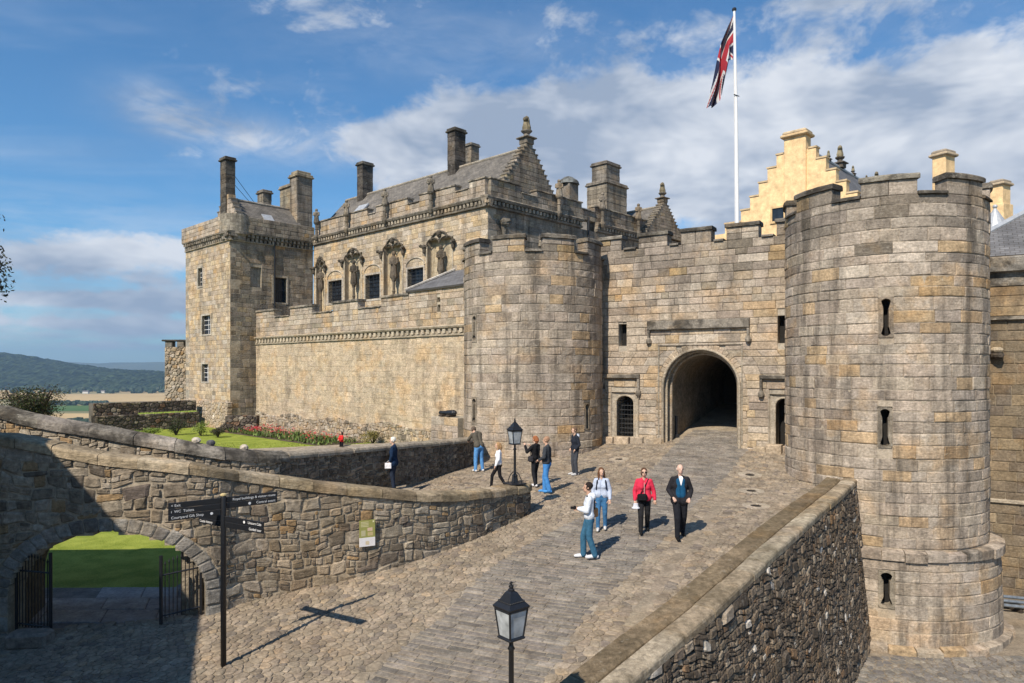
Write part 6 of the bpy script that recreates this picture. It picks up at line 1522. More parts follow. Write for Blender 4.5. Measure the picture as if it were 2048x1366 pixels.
o = stuff(m.build('flower_bed', M['leaf'])); o['label'] = 'long bed of red and pink flowers below the terrace wall'; o['category'] = 'flowers'
m = MB(); vs = [fbp(7.3, .012, -.9), fbp(19.4, .012, -.9), fbp(19.4, .012, 2.0), fbp(7.3, .012, 2.0)]; m.add(vs, [(0, 1, 2, 3)], (.1, .07, .05)); struct(m.build('flower_bed_soil', M['soil']))
for k, (x, lab, c) in enumerate(((393, 'pale rounded stone resting on the garden wall coping, left of the dark one', (.5, .45, .38)), (421, 'dark rounded stone on the garden wall coping', (.1, .1, .11)), (493, 'pale rounded stone on the coping nearest the flower bed', (.52, .46, .38)))):
    sx_ = min(np.linspace(0, GW.len, 600), key=lambda s: abs(CX + F * GW.at(s)[0] / GW.at(s)[1] - x)); p = GW.fm(sx_, zgw(sx_) + .04, -.28); m = MB(); m.ball((p[0], p[1], p[2] + .055), (.12, .10, .085), 10, 7, c, .08); o = m.build('rounded_stone', M['rubble']); tag(o, lab, 'stone', 'stones on the garden coping')
# tree at the left edge
te = thing('tree', 'tree whose drooping dark branch tips show at the left picture edge', 'tree', (-17.6, 20.4, -1.55)); m = MB(); tb = Vector((-17.6, 20.4, -1.55)); m.tube([tb, tb + Vector((.1, 0, 3)), tb + Vector((.3, .1, 6)), tb + Vector((.6, 0, 9))], [.28, .2, .14, .05], 10, (.08, .06, .045))
tips = [(-14.72, 20, 6.9), (-14.7, 20.1, 6.3), (-14.85, 19.9, 7.2), (-15.5, 20.4, 8.2), (-16.5, 19.6, 9), (-18.5, 21, 8.5), (-19, 20, 7), (-16, 21.2, 7.2), (-17.2, 19, 7.6), (-15.6, 20, 6.2), (-18, 20.5, 9.6)]
for q in tips: m.tube([tb + Vector((.25, .05, 5 + R.uniform(-1, 1.5))), (tb + Vector((.2, 0, 7.5))).lerp(Vector(q), .6), Vector(q)], [.07, .04, .012], 6, (.08, .06, .045))
m.build('trunk', M['wood'], te); m = MB()
for q in tips: leaves(m, q, (.75 if q[0] < -15.3 else .30, .6, .75 if q[0] < -15.3 else .5), 260 if q[0] < -15.3 else 150, .12, [(.02, .03, .012), (.035, .045, .016), (.04, .035, .02)], .1, .5)
m.build('crown', M['leaf'], te)

# ---------------------------------------------------------------- flagpole
fpY = 33.5; fb = px2(1476, 470, fpY); ft = px2(1468.5, 22, fpY); fp_ = thing('flagpole', 'tall white flagpole with black finial behind the curtain wall', 'flagpole', (fb.x, fb.y, 6.0)); b0 = fb.copy(); b0.z = 6.0
m = MB(); m.tube([b0, fb.lerp(ft, .5), ft], [.11, .09, .055], 12); m.build('pole', M['white'], fp_, smooth=False)
m = MB(); m.lathe([(.02, 0), (.1, .02), (.11, .08), (.08, .14), (.01, .16)], 10, ft); m.build('finial', M['iron'], fp_); m = MB(); kk = fb.lerp(ft, .62); m.tube([kk + Vector((-.12, -.1, .05)), kk + Vector((.14, -.1, -.05))], .02, 6); m.build('cleat', M['iron'], fp_)
m = MB(); m.tube([ft + Vector((-.06, -.06, -.1)), b0 + Vector((-.16, -.14, 0))], .008, 5); m.build('halyard', M['white'], fp_)
def jack(u, v):          # u along fly 0..1 (2:1), v up 0..1
    x, y = u * 2 - 1, v - .5; B, Wt, Rd = (.009, .013, .045), (.50, .50, .50), (.30, .018, .03)
    if abs(x) < .10 or abs(y) < .10: return Rd
    if abs(x) < .167 or abs(y) < .167: return Wt
    d1, d2 = (x * .5 - y) / 1.118, (x * .5 + y) / 1.118
    for d, sg in ((d1, 1), (d2, -1)):
        e = d * (1 if (x > 0) else -1) * sg
        if abs(d) < .10:
            if 0 <= e < .067: return Rd
            return Wt
    return B
NU, NV = 72, 36
top = [(1467, 30), (1456, 52), (1443, 84), (1434, 122), (1426, 165), (1417, 211)]; bot = [(1466, 119), (1457, 121), (1453.5, 143), (1448, 168), (1441, 190), (1432, 212)]
fl = MB(); FG = {}
def cur(tab, u): t = u * (len(tab) - 1); i = min(int(t), len(tab) - 2); t -= i; return (tab[i][0] * (1 - t) + tab[i + 1][0] * t, tab[i][1] * (1 - t) + tab[i + 1][1] * t)
for i in range(NU + 1):
    for j in range(NV + 1):
        u, v = i / NU, j / NV; a, b = cur(top, u), cur(bot, u); x, y = b[0] + (a[0] - b[0]) * v, b[1] + (a[1] - b[1]) * v
        FG[i, j] = px2(x, y, fpY) + Vector((0, (math.sin(v * 9 + u * 5) * .22 + math.sin(v * 4.5 - u * 7) * .18) * min(1, u * 4) + (v - .5) * .5 * u, 0)); FG[i, j] *= 1
for i in range(NU):
    for j in range(NV): fl.add([FG[i, j], FG[i + 1, j], FG[i + 1, j + 1], FG[i, j + 1]], [(0, 1, 2, 3)], jack((i + .5) / NU, (j + .5) / NV))
o = fl.build('flag', M['flag']); tag(o, 'drooping red, white and blue union flag on the white pole', 'flag')

# ---------------------------------------------------------------- street lamps
def lamp(p, hpost, label, rz, base):
    t = thing('street_lamp', label, 'lamp', tuple(p), rz, 'black lantern lamps'); m = MB()
    m.lathe([(.045, .0), (.045, .10), (.038, .12), (.034, hpost - .18), (.05, hpost - .16), (.03, hpost - .12), (.028, hpost - .04), (.06, hpost)], 12); m.build('post', M['iron'], t, True, True)
    m = MB(); m.lathe([(.15, -.005), (.15, .04), (.10, .06), (.075, .2), (.085, .24), (.05, .28)], 10); m.build('base', M['iron'], t, True)
    if base:
        m = MB()
        for k in range(4): a = k * math.pi / 2 + .78; m.tube([(math.cos(a) * .20, math.sin(a) * .20, .01), (math.cos(a) * .19, math.sin(a) * .19, .12), (math.cos(a) * .12, math.sin(a) * .12, .27), (math.cos(a) * .045, math.sin(a) * .045, .34)], .014, 6)
        m.bbox((0, 0, .02), (.5, .5, .04), .0, .01); m.build('base_scrolls', M['iron'], t, True)
    z0, z1 = hpost, hpost + .36; a, b = .108, .148      # lantern body, tapering down
    m = MB(); C0 = [(-a, -a), (a, -a), (a, a), (-a, a)]; C1 = [(-b, -b), (b, -b), (b, b), (-b, b)]
    for (x0, y0), (x1, y1) in zip(C0, C1): m.tube([(x0, y0, z0), (x1, y1, z1)], .014, 6)
    for C_, z in ((C0, z0), (C1, z1)):
        for k in range(4): m.tube([(*C_[k], z), (*C_[(k + 1) % 4], z)], .017, 6)
    m.bbox((0, 0, z0 - .012), (2 * a + .05, 2 * a + .05, .03), 0, .01); m.build('lantern_frame', M['iron'], t, True)
    for k in range(4):
        m = MB(); i = .01; p0, p1, q1, q0 = [Vector((*C0[k], z0)), Vector((*C0[(k + 1) % 4], z0)), Vector((*C1[(k + 1) % 4], z1)), Vector((*C1[k], z1))]; nn = (p1 - p0).cross(q0 - p0).normalized() * .006
        m.add([p0, p1, q1, q0, p0 - nn, p1 - nn, q1 - nn, q0 - nn], [(0, 1, 2, 3), (7, 6, 5, 4), (0, 4, 5, 1), (1, 5, 6, 2), (2, 6, 7, 3), (3, 7, 4, 0)]); m.build('glass_pane', M['lamp_glass'], t, True)
    m = MB(); prof = [(b + .018, z1 + .012), (b + .024, z1 + .035), (b - .01, z1 + .075), (.122, z1 + .095), (.112, z1 + .10), (.06, z1 + .20), (.035, z1 + .225)]; vs = []; fs = []
    for r, z in prof: vs += [(-r, -r, z), (r, -r, z), (r, r, z), (-r, r, z)]
    for j in range(len(prof) - 1):
        for k in range(4): fs.append((j * 4 + k, j * 4 + (k + 1) % 4, j * 4 + 4 + (k + 1) % 4, j * 4 + 4 + k))
    fs += [(3, 2, 1, 0), tuple(range(len(vs) - 4, len(vs)))]; m.add(vs, fs)
    for k in range(4):
        A, B = Vector((*C1[k], z1 + .1)) * 1, Vector((*C1[(k + 1) % 4], z1 + .1)); A.x *= .82; A.y *= .82; B.x *= .82; B.y *= .82
        for i in range(9): q = A.lerp(B, (i + .5) / 9); m.ball((q.x, q.y, z1 + .098), .013, 6, 4)
    rf = m.build('lantern_roof', M['iron'], t, True)
    m = MB(); m.lathe([(.04, z1 + .22), (.045, z1 + .24), (.025, z1 + .255), (.03, z1 + .275), (.012, z1 + .29), (.012, z1 + .34)], 10)
    for k in range(4): ang = k * math.pi / 2; m.tube([(0, 0, z1 + .275), (math.cos(ang) * .045, math.sin(ang) * .045, z1 + .29)], [.012, .004], 5)
    m.ball((0, 0, z1 + .31), .018, 8, 6); m.tube([(-.03, 0, z1 + .325), (.03, 0, z1 + .325)], .007, 5); m.build('finial', M['iron'], rf, True)
nlY = 9.0; nlp = px2(1022.5, 1272, nlY); ng = zr(nlp.x, nlp.y); lamp((nlp.x, nlp.y, ng), nlp.z - ng, 'black lantern lamp post in the foreground beside the road', .70, False)
ps = NW.s_of(.28, 19.5); lpz = znw(ps) + .03; pl_ = Vector(NW.fm(ps, 0, -.25)); lamp((pl_.x, pl_.y, lpz), EYE - (887 - HY) / F * pl_.y - lpz, 'black lantern lamp on the end of the curved retaining wall', .5, True)

# ---------------------------------------------------------------- fingerpost
BAKE = []
def text(parent, s, mat, size, at, ex, ey, align='LEFT', name='lettering'):
    cu = bpy.data.curves.new(name, 'FONT'); cu.body = s; cu.size = size; cu.align_x = align; cu.align_y = 'CENTER'; cu.extrude = .0008; cu.materials.append(mat)
    o = bpy.data.objects.new(name, cu); COL.objects.link(o); o.parent = parent; ex, ey = Vector(ex).normalized(), Vector(ey).normalized(); ez = ex.cross(ey)
    mt = Matrix((ex, ey, ez)).transposed().to_4x4(); mt.translation = Vector(at); o.matrix_local = mt; BAKE.append((o, name)); return o
sp = G(447, 1332); fpst = thing('fingerpost', 'tall dark fingerpost sign with black direction boards beside the arch', 'signpost', tuple(sp)); HPST = 2.98
m = MB(); m.lathe([(.048, 0), (.048, HPST), (.042, HPST + .02)], 16); m.build('post', M['iron'], fpst, True, True); m = MB(); m.lathe([(.055, HPST + .02), (.055, HPST + .045), (.03, HPST + .06)], 12, (0, 0, 0), (.5, .4, .2)); m.build('post_cap', M['paint'], fpst, True)
Z3 = Vector((0, 0, 1))
def finger(dx, dy, L, rows, ztop, lines, flip=False):
    e = Vector((dx, dy, 0)).normalized(); n = Vector((e.y, -e.x, 0))
    if n.y > 0: n = -n
    for k in range(rows):
        z0 = ztop - (k + 1) * .102; m = MB(); c = e * (L / 2 + .05) + Z3 * (z0 + .05); m.bbox(c, (L, .028, .096), math.atan2(e.y, e.x), .004); b = m.build('direction_board', M['iron'], fpst, True)
        if k < len(lines) and lines[k]:
            ex = e if e.x > 0 else -e; t_, dot = lines[k]
            a = e * (L + .01) + Z3 * (z0 + .048) + n * .016
            text(b, t_, M['white'], .062, a, ex, Z3, 'LEFT' if e.x < 0 else 'RIGHT')
            w = .031 * len(t_)
            for q in dot:
                m = MB(); pt = e * (L + .01 - q * .01) + Z3 * (z0 + .048); inn = -e * (w + .05 if q else -.0); pt = pt + inn; m.tube([pt + n * .0142, pt + n * .0165], .024, 10, (.8, .8, .8)); m.build('symbol', M['white'], b, True)
finger(-.66, -.5, .84, 3, HPST - .01, [('< Exit', []), ('i  WC  Toilets', []), ('Courtyard Gift Shop', [1])])
finger(.72, .56, .90, 2, HPST - .01, [('Royal buildings & visitor route', []), ('Central court', [1])])
finger(.86, -.5, .98, 2, HPST - .33, [('Unicorn Cafe', [1]), ('Guided tour', [])])
finger(-.86, .5, .62, 2, HPST - .33, [None, ('Castle history', [])])
# info board on the retaining wall
a = min(np.linspace(0, NW.len, 900), key=lambda s: abs(CX + F * NW.at(s)[0] / NW.at(s)[1] - 733)); bp = Vector(NW.fm(a, 0, .06)); nn = NW.nrm(a); e = Vector((-nn[1], nn[0], 0)); nv = Vector((nn[0], nn[1], 0))
zt_, zb_ = EYE - (1040 - HY) / F * bp.y, EYE - (1092 - HY) / F * bp.y; wb = .36; ib = thing('information_board', 'olive green and white information board fixed to the retaining wall', 'sign', (bp.x, bp.y, zb_))
def plate(nm, u0, u1, z0, z1, d0, d1, c, par): m = MB(); m.add([bp + e * u + nv * d + Z3 * (z - bp.z) for u in (u0, u1) for z in (z0, z1) for d in (d0, d1)], [(0, 1, 3, 2), (4, 6, 7, 5), (0, 4, 5, 1), (2, 3, 7, 6), (0, 2, 6, 4), (1, 5, 7, 3)], c); return m.build(nm, M['paint'], par)
H_ = zt_ - zb_; plate('green_panel', -wb / 2, wb / 2, zb_ + H_ * .34, zt_, 0, .03, (.29, .29, .085), ib); wp = plate('white_panel', -wb / 2, wb / 2, zb_, zb_ + H_ * .338, 0, .032, (.72, .70, .70), ib); gp_ = ib.children[0]
for k in range(4): plate('print_line', -wb * .42, wb * .08, zt_ - H_ * (.08 + .055 * k), zt_ - H_ * (.05 + .055 * k), .0302, .0315, (.55, .50, .28), gp_)
plate('print_panel', wb * .0, wb * .33, zb_ + H_ * .58, zb_ + H_ * .71, .0302, .0315, (.62, .45, .32), gp_); plate('print_panel', -wb * .4, -wb * .12, zb_ + H_ * .40, zb_ + H_ * .62, .0302, .0315, (.45, .42, .25), gp_); plate('print_panel', wb * .02, wb * .36, zb_ + H_ * .40, zb_ + H_ * .54, .0302, .0315, (.50, .40, .2), gp_); plate('crest', wb * .34, wb * .44, zt_ - H_ * .09, zt_ - H_ * .03, .0302, .0315, (.7, .65, .4), gp_); plate('print_panel', -wb * .12, wb * .12, zb_ + H_ * .06, zb_ + H_ * .2, .0322, .0335, (.62, .52, .36), wp)
# drain covers set in pale stone rings
for x, y, lab in ((1238, 919, 'round drain ring of pale setts near the left postern'), (1500, 950, 'pale drain ring nearest the right tower, farthest of three in a row'), (1503, 982, 'middle of three pale drain rings near the right tower'), (1512, 1012, 'pale drain ring nearest the parapet, closest of three')):
    p = G(x, y); d = thing('drain_cover', lab, 'drain', tuple(p), 0, 'drain covers in the paving')
    for k in range(14):
        a0, a1 = 2 * math.pi * k / 14, 2 * math.pi * (k + .93) / 14; m = MB()
        def q(r, a, z): X, Y = p.x + r * math.cos(a), p.y + r * math.sin(a); return (X, Y, zr(X, Y) + z)
        m.add([q(.17, a0, .014), q(.40, a0, .014), q(.40, a1, .014), q(.17, a1, .014), q(.16, a0, -.03), q(.41, a0, -.03), q(.41, a1, -.03), q(.16, a1, -.03)], [(0, 1, 2, 3), (0, 4, 5, 1), (1, 5, 6, 2), (2, 6, 7, 3), (3, 7, 4, 0)], vary((.36, .31, .245))); m.build('ring_stone', M['pave'], d)
    m = MB()
    for k in range(5): X0 = -.10 + k * .05; m.add([q_ for q_ in [(p.x + X0 + a, p.y + b, zr(p.x + X0 + a, p.y + b) + .018) for a, b in ((-.015, -.10), (.015, -.10), (.015, .10), (-.015, .10))]], [(0, 1, 2, 3)])
    m.add([(p.x + .155 * math.cos(k * .63), p.y + .155 * math.sin(k * .63), zr(p.x + .155 * math.cos(k * .63), p.y + .155 * math.sin(k * .63)) + .011) for k in range(10)], [tuple(range(10))]); m.build('iron_grate', M['iron'], d)
# ---------------------------------------------------------------- people
SK = (.56, .36, .26)
JOIN = {}
def person(label, p, H, face, top, pants, shoes=(.5, .5, .5), hair=(.1, .07, .05), hairlen=0, stride=0.0, arms=None, lean=0.0, coat=0.0, skin=SK, bald=False, open_coat=None, head_turn=0.0, slim=1.0, headdown=0.0, stand=.0, group='visitors on the castle ramp', cat='person', knee=0.0, extras=None, sit=False, flare=1.0):
    """local axes: +Y the way the figure faces, +X its right hand side"""
    rz = math.atan2(face[1], face[0]) - math.pi / 2; t = thing('person', label, cat, tuple(p), rz, group); k = H / 1.75
    S = lambda *v: Vector(v) * k
    hipz = .90; L = {}
    for sg in (-1, 1):
        st = stride * sg; hip = S(sg * .09, 0, hipz); ank = S(sg * (.10 + stand), st * .36, .09 + (.03 if st < 0 else 0)); kn = (hip + ank) / 2 + S(0, .035 + abs(st) * .08 + knee, .0); L[sg] = (hip, kn, ank)
    ly = lambda z: lean * max(0, z - .95)
    def T(x, y, z): return S(x, y + ly(z), z - (1 - math.sqrt(max(.05, 1 - lean * lean))) * max(0, z - .95))
    A = {}
    dflt = {-1: ((-.235, .0, 1.13), (-.235, .10, .89)), 1: ((.235, .0, 1.13), (.235, .10, .89))}
    for sg in (-1, 1):
        e, h = (arms or {}).get(sg, dflt[sg]); A[sg] = (T(sg * .168 * slim, 0, 1.40), T(*e), T(*h))
    hc = T(0, .03 + headdown * .10, 1.635 - headdown * .07); tw = head_turn
    def hd(x, y, z): c, s = math.cos(tw), math.sin(tw); return hc + S(x * c - y * s, x * s + y * c, z - y * headdown * .6)
    def cap_(m, a, ra, b, rb, c, n=10): m.tube([a, b], [ra * k, rb * k], n, c, True)
    # body: one skin figure
    m = MB(); c = skin
    m.ball(hd(0, -.008, .025), (.078 * k, .098 * k, .098 * k), 14, 10, c); m.ball(hd(0, .03, -.05), (.056 * k, .062 * k, .062 * k), 12, 8, c)
    m.tube([hd(0, .078, .028), hd(0, .108, -.008)], [.010 * k, .017 * k], 7, c, True)
    for sg in (-1, 1): m.ball(hd(sg * .08, -.01, .0), (.014 * k, .024 * k, .032 * k), 7, 6, c)
    cap_(m, T(0, 0, 1.42), .055, hd(0, -.01, -.06), .05, c)
    cap_(m, T(-.06, 0, 1.32), .085, T(-.05, 0, 1.0), .08, c); cap_(m, T(.06, 0, 1.32), .085, T(.05, 0, 1.0), .08, c); cap_(m, T(-.15, 0, 1.40), .05, T(.15, 0, 1.40), .05, c)
    for sg in (-1, 1):
        a, e, h = A[sg]; cap_(m, a, .05, e, .037, c); cap_(m, e, .037, h, .026, c); d = (h - e).normalized(); cap_(m, h, .028, h + d * .06 * k, .034, c)
        hp, kn, an = L[sg]; cap_(m, hp, .075, kn, .05, c); cap_(m, kn, .05, an, .035, c)
    o = m.build('body', M['skin'], t, True); BAKE.append((o, 'R', .015 * k))
    F_ = MB()
    for sg in (-1, 1):
        a, e, h = A[sg]; d = (h - e).normalized(); sd = d.cross(Vector((0, 0, 1))); sd = sd.normalized() if sd.length > .1 else Vector((0, 1, 0)); up = sd.cross(d).normalized(); b0 = h + d * .085 * k; curl = -up if (arms or {}).get(sg) else Vector((-sg * .6, .5, 0)).normalized()
        for q, ln in zip((-1.5, -.5, .5, 1.5), (.062, .074, .07, .055)):
            r0 = b0 + sd * q * .017 * k; m1 = r0 + (d * .75 + curl * .25) * ln * .55 * k; m2 = m1 + (d * .35 + curl * .8) * ln * .45 * k; F_.tube([r0 - d * .02 * k, r0, m1, m2], [.009 * k, .0095 * k, .0085 * k, .007 * k], 6, c, True)
        r0 = h + d * .035 * k + sd * -sg * .03 * k; F_.tube([r0, r0 + (d * .7 - sd * sg * .6 + curl * .3) * .035 * k, r0 + (d * 1.2 - sd * sg * .55 + curl * .6) * .055 * k], [.012 * k, .0105 * k, .008 * k], 6, c, True)
    JOIN[o.name] = F_
    # trousers
    m = MB(); cap_(m, S(-.055, 0, .97), .108, S(.055, 0, .97), .108, pants); cap_(m, S(-.05, -.02, .9), .11, S(.05, -.02, .9), .11, pants)
    for sg in (-1, 1):
        hp, kn, an = L[sg]; cap_(m, hp, .104 * slim, kn, .079 * slim, pants); cap_(m, kn, .079 * slim, an + S(0, -.005, .0), .062 * flare * slim, pants); cap_(m, an + S(0, 0, .04), .06 * flare * slim, an + S(0, 0, -.015), .066 * flare * slim, pants)
    o = m.build('trousers', M['cloth'], t, True); BAKE.append((o, 'R', .017 * k))
    for sg in (-1, 1):
        an = L[sg][2]; m = MB(); z = an.z - .09 * k; m.tube([(an.x, an.y - .055 * k, z + .045 * k), (an.x, an.y + .04 * k, z + .05 * k), (an.x, an.y + .14 * k, z + .036 * k), (an.x + sg * .004, an.y + .19 * k, z + .032 * k)], [.042 * k, .046 * k, .043 * k, .03 * k], 10, shoes, True); m.build('shoe', M['cloth'], t, True, True)
    # top
    m = MB(); tc = top
    for sg in (-1, 1): cap_(m, T(sg * .085 * slim, -.01, 1.34), .108, T(sg * .07 * slim, 0, 1.08), .105, tc); cap_(m, T(sg * .08 * slim, -.015, 1.38), .09, T(sg * .08 * slim, .02, 1.25), .11, tc)
    cap_(m, T(-.13 * slim, -.01, 1.40), .065, T(0, -.015, 1.435), .07, tc); cap_(m, T(.13 * slim, -.01, 1.40), .065, T(0, -.015, 1.435), .07, tc); zl_ = .93 - coat
    for sg in (-1, 1): cap_(m, T(sg * .065, 0, 1.08), .112, S(sg * .08, 0, zl_ + .08), .128 + coat * .22, tc)
    cap_(m, T(0, -.03, 1.44), .072, T(0, -.02, 1.47), .068, tc)
    for sg in (-1, 1):
        a, e, h = A[sg]; cap_(m, a, .070, e, .060, tc); cap_(m, e, .060, e.lerp(h, .93), .048, tc)
    o = m.build('top', M['cloth'], t, True); BAKE.append((o, 'R', .017 * k))
    if open_coat:
        m = MB(); oc = open_coat
        for sg in (-1, 1): cap_(m, T(sg * .04, .06, 1.36), .078, T(sg * .045, .06, 1.02), .085, oc)
        q = m.build('jumper', M['cloth'], t, True); BAKE.append((q, 'R', .016 * k)); m = MB(); m.add([T(-.05, .128, 1.44), T(.05, .128, 1.44), T(0, .139, 1.26), T(-.04, .06, 1.475), T(.04, .06, 1.475)], [(0, 1, 2), (0, 3, 4, 1)], (.8, .8, .82)); m.build('shirt_collar', M['cloth'], q, True)
    # hair
    m = MB()
    if not bald:
        m.ball(hd(0, -.026, .05), (.088 * k, .098 * k, .088 * k), 12, 8, hair, .05)
        for sg in (-1, 1): m.ball(hd(sg * .055, -.02, .02), (.035 * k, .07 * k, .065 * k), 8, 6, hair, .06)
        if hairlen: m.tube([hd(0, -.07, .03), hd(0, -.095, -.06), hd(0, -.09, -.06 - hairlen)], [.08 * k, .085 * k, .05 * k], 10, hair, True)
        if hairlen > .1:
            for sg in (-1, 1): m.tube([hd(sg * .07, -.01, .02), hd(sg * .085, -.01, -.08), hd(sg * .08, .0, -.05 - hairlen * .8)], [.03 * k, .03 * k, .018 * k], 8, hair, True)
    else: m.ball(hd(0, -.045, .0), (.084 * k, .066 * k, .06 * k), 10, 7, hair, .05)
    m.build('hair', M['cloth'], t, True)
    for sg in (-1, 1): m = MB(); m.ball(hd(sg * .032, .078, .02), (.011 * k, .008 * k, .007 * k), 6, 5, (.03, .025, .02)); m.build('eye', M['paint'], t, True)
    m = MB(); m.tube([hd(-.022, .086, -.055), hd(0, .093, -.057), hd(.022, .086, -.055)], .005 * k, 5, (.42, .16, .14)); m.build('mouth', M['skin'], t, True)
    if extras: extras(t, T, S, hd, A, k)
    return t
def strap(t, pts, c, r=.018, name='strap'): m = MB(); m.tube(pts, r, 6, c); return m.build(name, M['cloth'], t, True)
def bagbox(t, c, size, col, name, rz=0): m = MB(); m.bbox(c, size, rz, min(size) * .3, col); return m.build(name, M['cloth'], t, True)
BL = (.012, .012, .014)
# 1 hoodie with camera
def ex1(t, T, S, hd, A, k):
    h = (A[1][2] + A[-1][2]) / 2 + S(0, .08, .02); bagbox(t, h, (.12 * k, .07 * k, .08 * k), BL, 'camera'); m = MB(); m.tube([h + S(0, .03, 0), h + S(0, .1, 0)], .03 * k, 10, BL); m.build('camera_lens', M['cloth'], t, True)
    strap(t, [T(-.10, .06, 1.46), T(-.02, -.13, 1.40), T(.16, -.13, 1.12), T(.20, -.08, 1.03)], BL, .02 * k, 'bag_strap'); bagbox(t, T(.2, -.14, 1.03), (.10 * k, .17 * k, .22 * k), (.48, .24, .11), 'shoulder_bag'); m = MB(); m.ball(T(0, -.10, 1.44), (.12 * k, .07 * k, .09 * k), 10, 7, (.60, .64, .70)); m.build('hood', M['cloth'], t, True)
person('man in pale hoodie and blue jeans holding a camera, nearest figure on the ramp', G(1178, 1117), 1.76, (-.93, .05), (.60, .65, .72), (.04, .12, .20), (.62, .64, .68), (.025, .02, .018), arms={-1: ((-.22, .06, 1.13), (-.05, .25, 1.16)), 1: ((.23, .04, 1.12), (.05, .24, 1.14))}, stride=.35, extras=ex1, skin=(.5, .31, .22), flare=1.15)
# 2 young woman with rucksack straps
def ex2(t, T, S, hd, A, k):
    for sg in (-1, 1): strap(t, [T(sg * .10, -.06, 1.47), T(sg * .12, .11, 1.38), T(sg * .14, .10, 1.18), T(sg * .16, -.06, 1.1)], (.02, .025, .04), .02 * k, 'rucksack_strap')
    bagbox(t, T(0, -.19, 1.25), (.28 * k, .16 * k, .40 * k), (.025, .03, .05), 'rucksack')
person('young woman in light blue grey top, jeans and rucksack just behind the man with camera', G(1203, 1060), 1.62, (-.15, -1), (.42, .48, .60), (.05, .15, .30), (.55, .55, .55), (.13, .065, .035), .20, .15, slim=.9, head_turn=.3, extras=ex2)
# 3 woman in red jacket
def ex3(t, T, S, hd, A, k):
    strap(t, [T(-.12, .03, 1.47), T(-.03, .135, 1.30), T(.10, .13, 1.08)], BL, .012 * k, 'bag_strap'); bagbox(t, T(.06, .19, .98), (.27 * k, .12 * k, .20 * k), BL, 'handbag')
    m = MB(); h = A[1][2]; m.lathe([(.005, .10 * k), (.06 * k, .09 * k), (.075 * k, .02 * k), (.08 * k, 0), (.115 * k, -.03 * k), (.11 * k, -.045 * k), (.06 * k, -.03 * k)], 14, h + S(-.02, .06, -.16), (.55, .57, .62), (1, .8)); m.build('sun_hat', M['cloth'], t, True)
    for sg in (-1, 1): m = MB(); m.ball(hd(sg * .034, .085, .022), (.028 * k, .012 * k, .021 * k), 8, 6, (.01, .01, .01)); m.build('sunglass_lens', M['paint'], t, True)
    m = MB(); m.tube([T(0, .145, 1.38), T(0, .15, .98)], .012 * k, 6, (.55, .30, .28)); m.build('jacket_front', M['cloth'], t, True)
person('woman in bright red jacket with black shoulder bag and sunglasses walking down the ramp', G(1288, 1064), 1.63, (-.12, -1), (.58, .035, .075), (.02, .02, .022), (.015, .015, .015), (.10, .055, .035), .06, .55, arms={1: ((.255, .0, 1.12), (.25, .10, .88)), -1: ((-.265, -.02, 1.13), (-.29, .06, .90))}, extras=ex3, coat=.05)
# 4 older man
person('white haired man in black jacket over blue jumper walking on the ramp', G(1360, 1075), 1.80, (-.05, -1), (.022, .022, .026), (.016, .017, .021), (.012, .012, .013), (.62, .60, .57), 0, .6, bald=True, open_coat=(.012, .075, .16), arms={1: ((.27, -.05, 1.14), (.19, .12, .99)), -1: ((-.275, -.04, 1.13), (-.2, .12, .97))}, coat=.11, skin=(.60, .40, .31), head_turn=.15)
# 5 man by the gate
def ex5(t, T, S, hd, A, k):
    m = MB(); m.ball(T(.02, -.10, 1.43), (.15 * k, .08 * k, .10 * k), 10, 7, (.40, .44, .52)); m.build('jacket_hood', M['cloth'], t, True)
person('man in dark jacket and grey trousers standing below the left gate tower', G(1150, 950), 1.68, (-.9, -.35), (.02, .024, .034), (.055, .06, .072), (.5, .5, .5), (.14, .09, .06), arms={1: ((.26, -.08, 1.13), (.20, .06, .98)), -1: ((-.26, -.05, 1.13), (-.2, .08, .97))}, extras=ex5, stand=.02, coat=.02)
# 6 man in jeans near lamp
person('man in charcoal fleece and bright blue jeans beside the far lamp', G(1094, 986), 1.76, (-.85, .35), (.045, .05, .058), (.06, .22, .52), (.07, .25, .55), (.33, .2, .13), 0, .3, arms={1: ((.27, .0, 1.14), (.20, .2, 1.02)), -1: ((-.27, .0, 1.14), (-.18, .2, 1.04))}, coat=.02, flare=1.25, skin=(.58, .36, .25))
# 7 woman in black with raised arm
def ex7(t, T, S, hd, A, k): bagbox(t, T(-.22, .03, .98), (.12 * k, .22 * k, .2 * k), (.03, .03, .035), 'shoulder_bag'); strap(t, [T(-.10, .03, 1.48), T(-.2, .06, 1.2), T(-.22, .03, 1.08)], BL, .013 * k, 'bag_strap')
person('red haired woman in black raising a hand to take a photo beside the far lamp', G(1071, 974), 1.66, (-.7, .6), (.015, .015, .017), (.02, .021, .025), (.6, .6, .62), (.28, .11, .05), .03, .2, arms={-1: ((-.30, .13, 1.22), (-.22, .28, 1.42)), 1: ((.24, .1, 1.18), (.08, .28, 1.38))}, extras=ex7, slim=.95)
# 8 girl in white top
person('long haired girl in white top and black trousers walking left on the walkway', G(997, 978, zwalk), 1.50, (-1, -.15), (.78, .79, .82), (.015, .015, .017), (.05, .05, .05), (.36, .22, .11), .13, .75, slim=.85, arms={1: ((.22, -.06, 1.14), (.22, -.05, .9)), -1: ((-.22, .03, 1.14), (-.2, .14, .9))})
# 9 man leaning on wall
person('man in olive grey jacket and blue jeans leaning over the garden wall by the tower', G(958, 943, zwalk), 1.74, (-.55, .84), (.095, .085, .068), (.10, .27, .55), (.6, .6, .6), (.12, .09, .07), lean=.42, headdown=1.4, arms={-1: ((-.24, .22, 1.2), (-.16, .42, 1.12)), 1: ((.24, .22, 1.2), (.16, .42, 1.12))}, stand=.05, coat=.04)
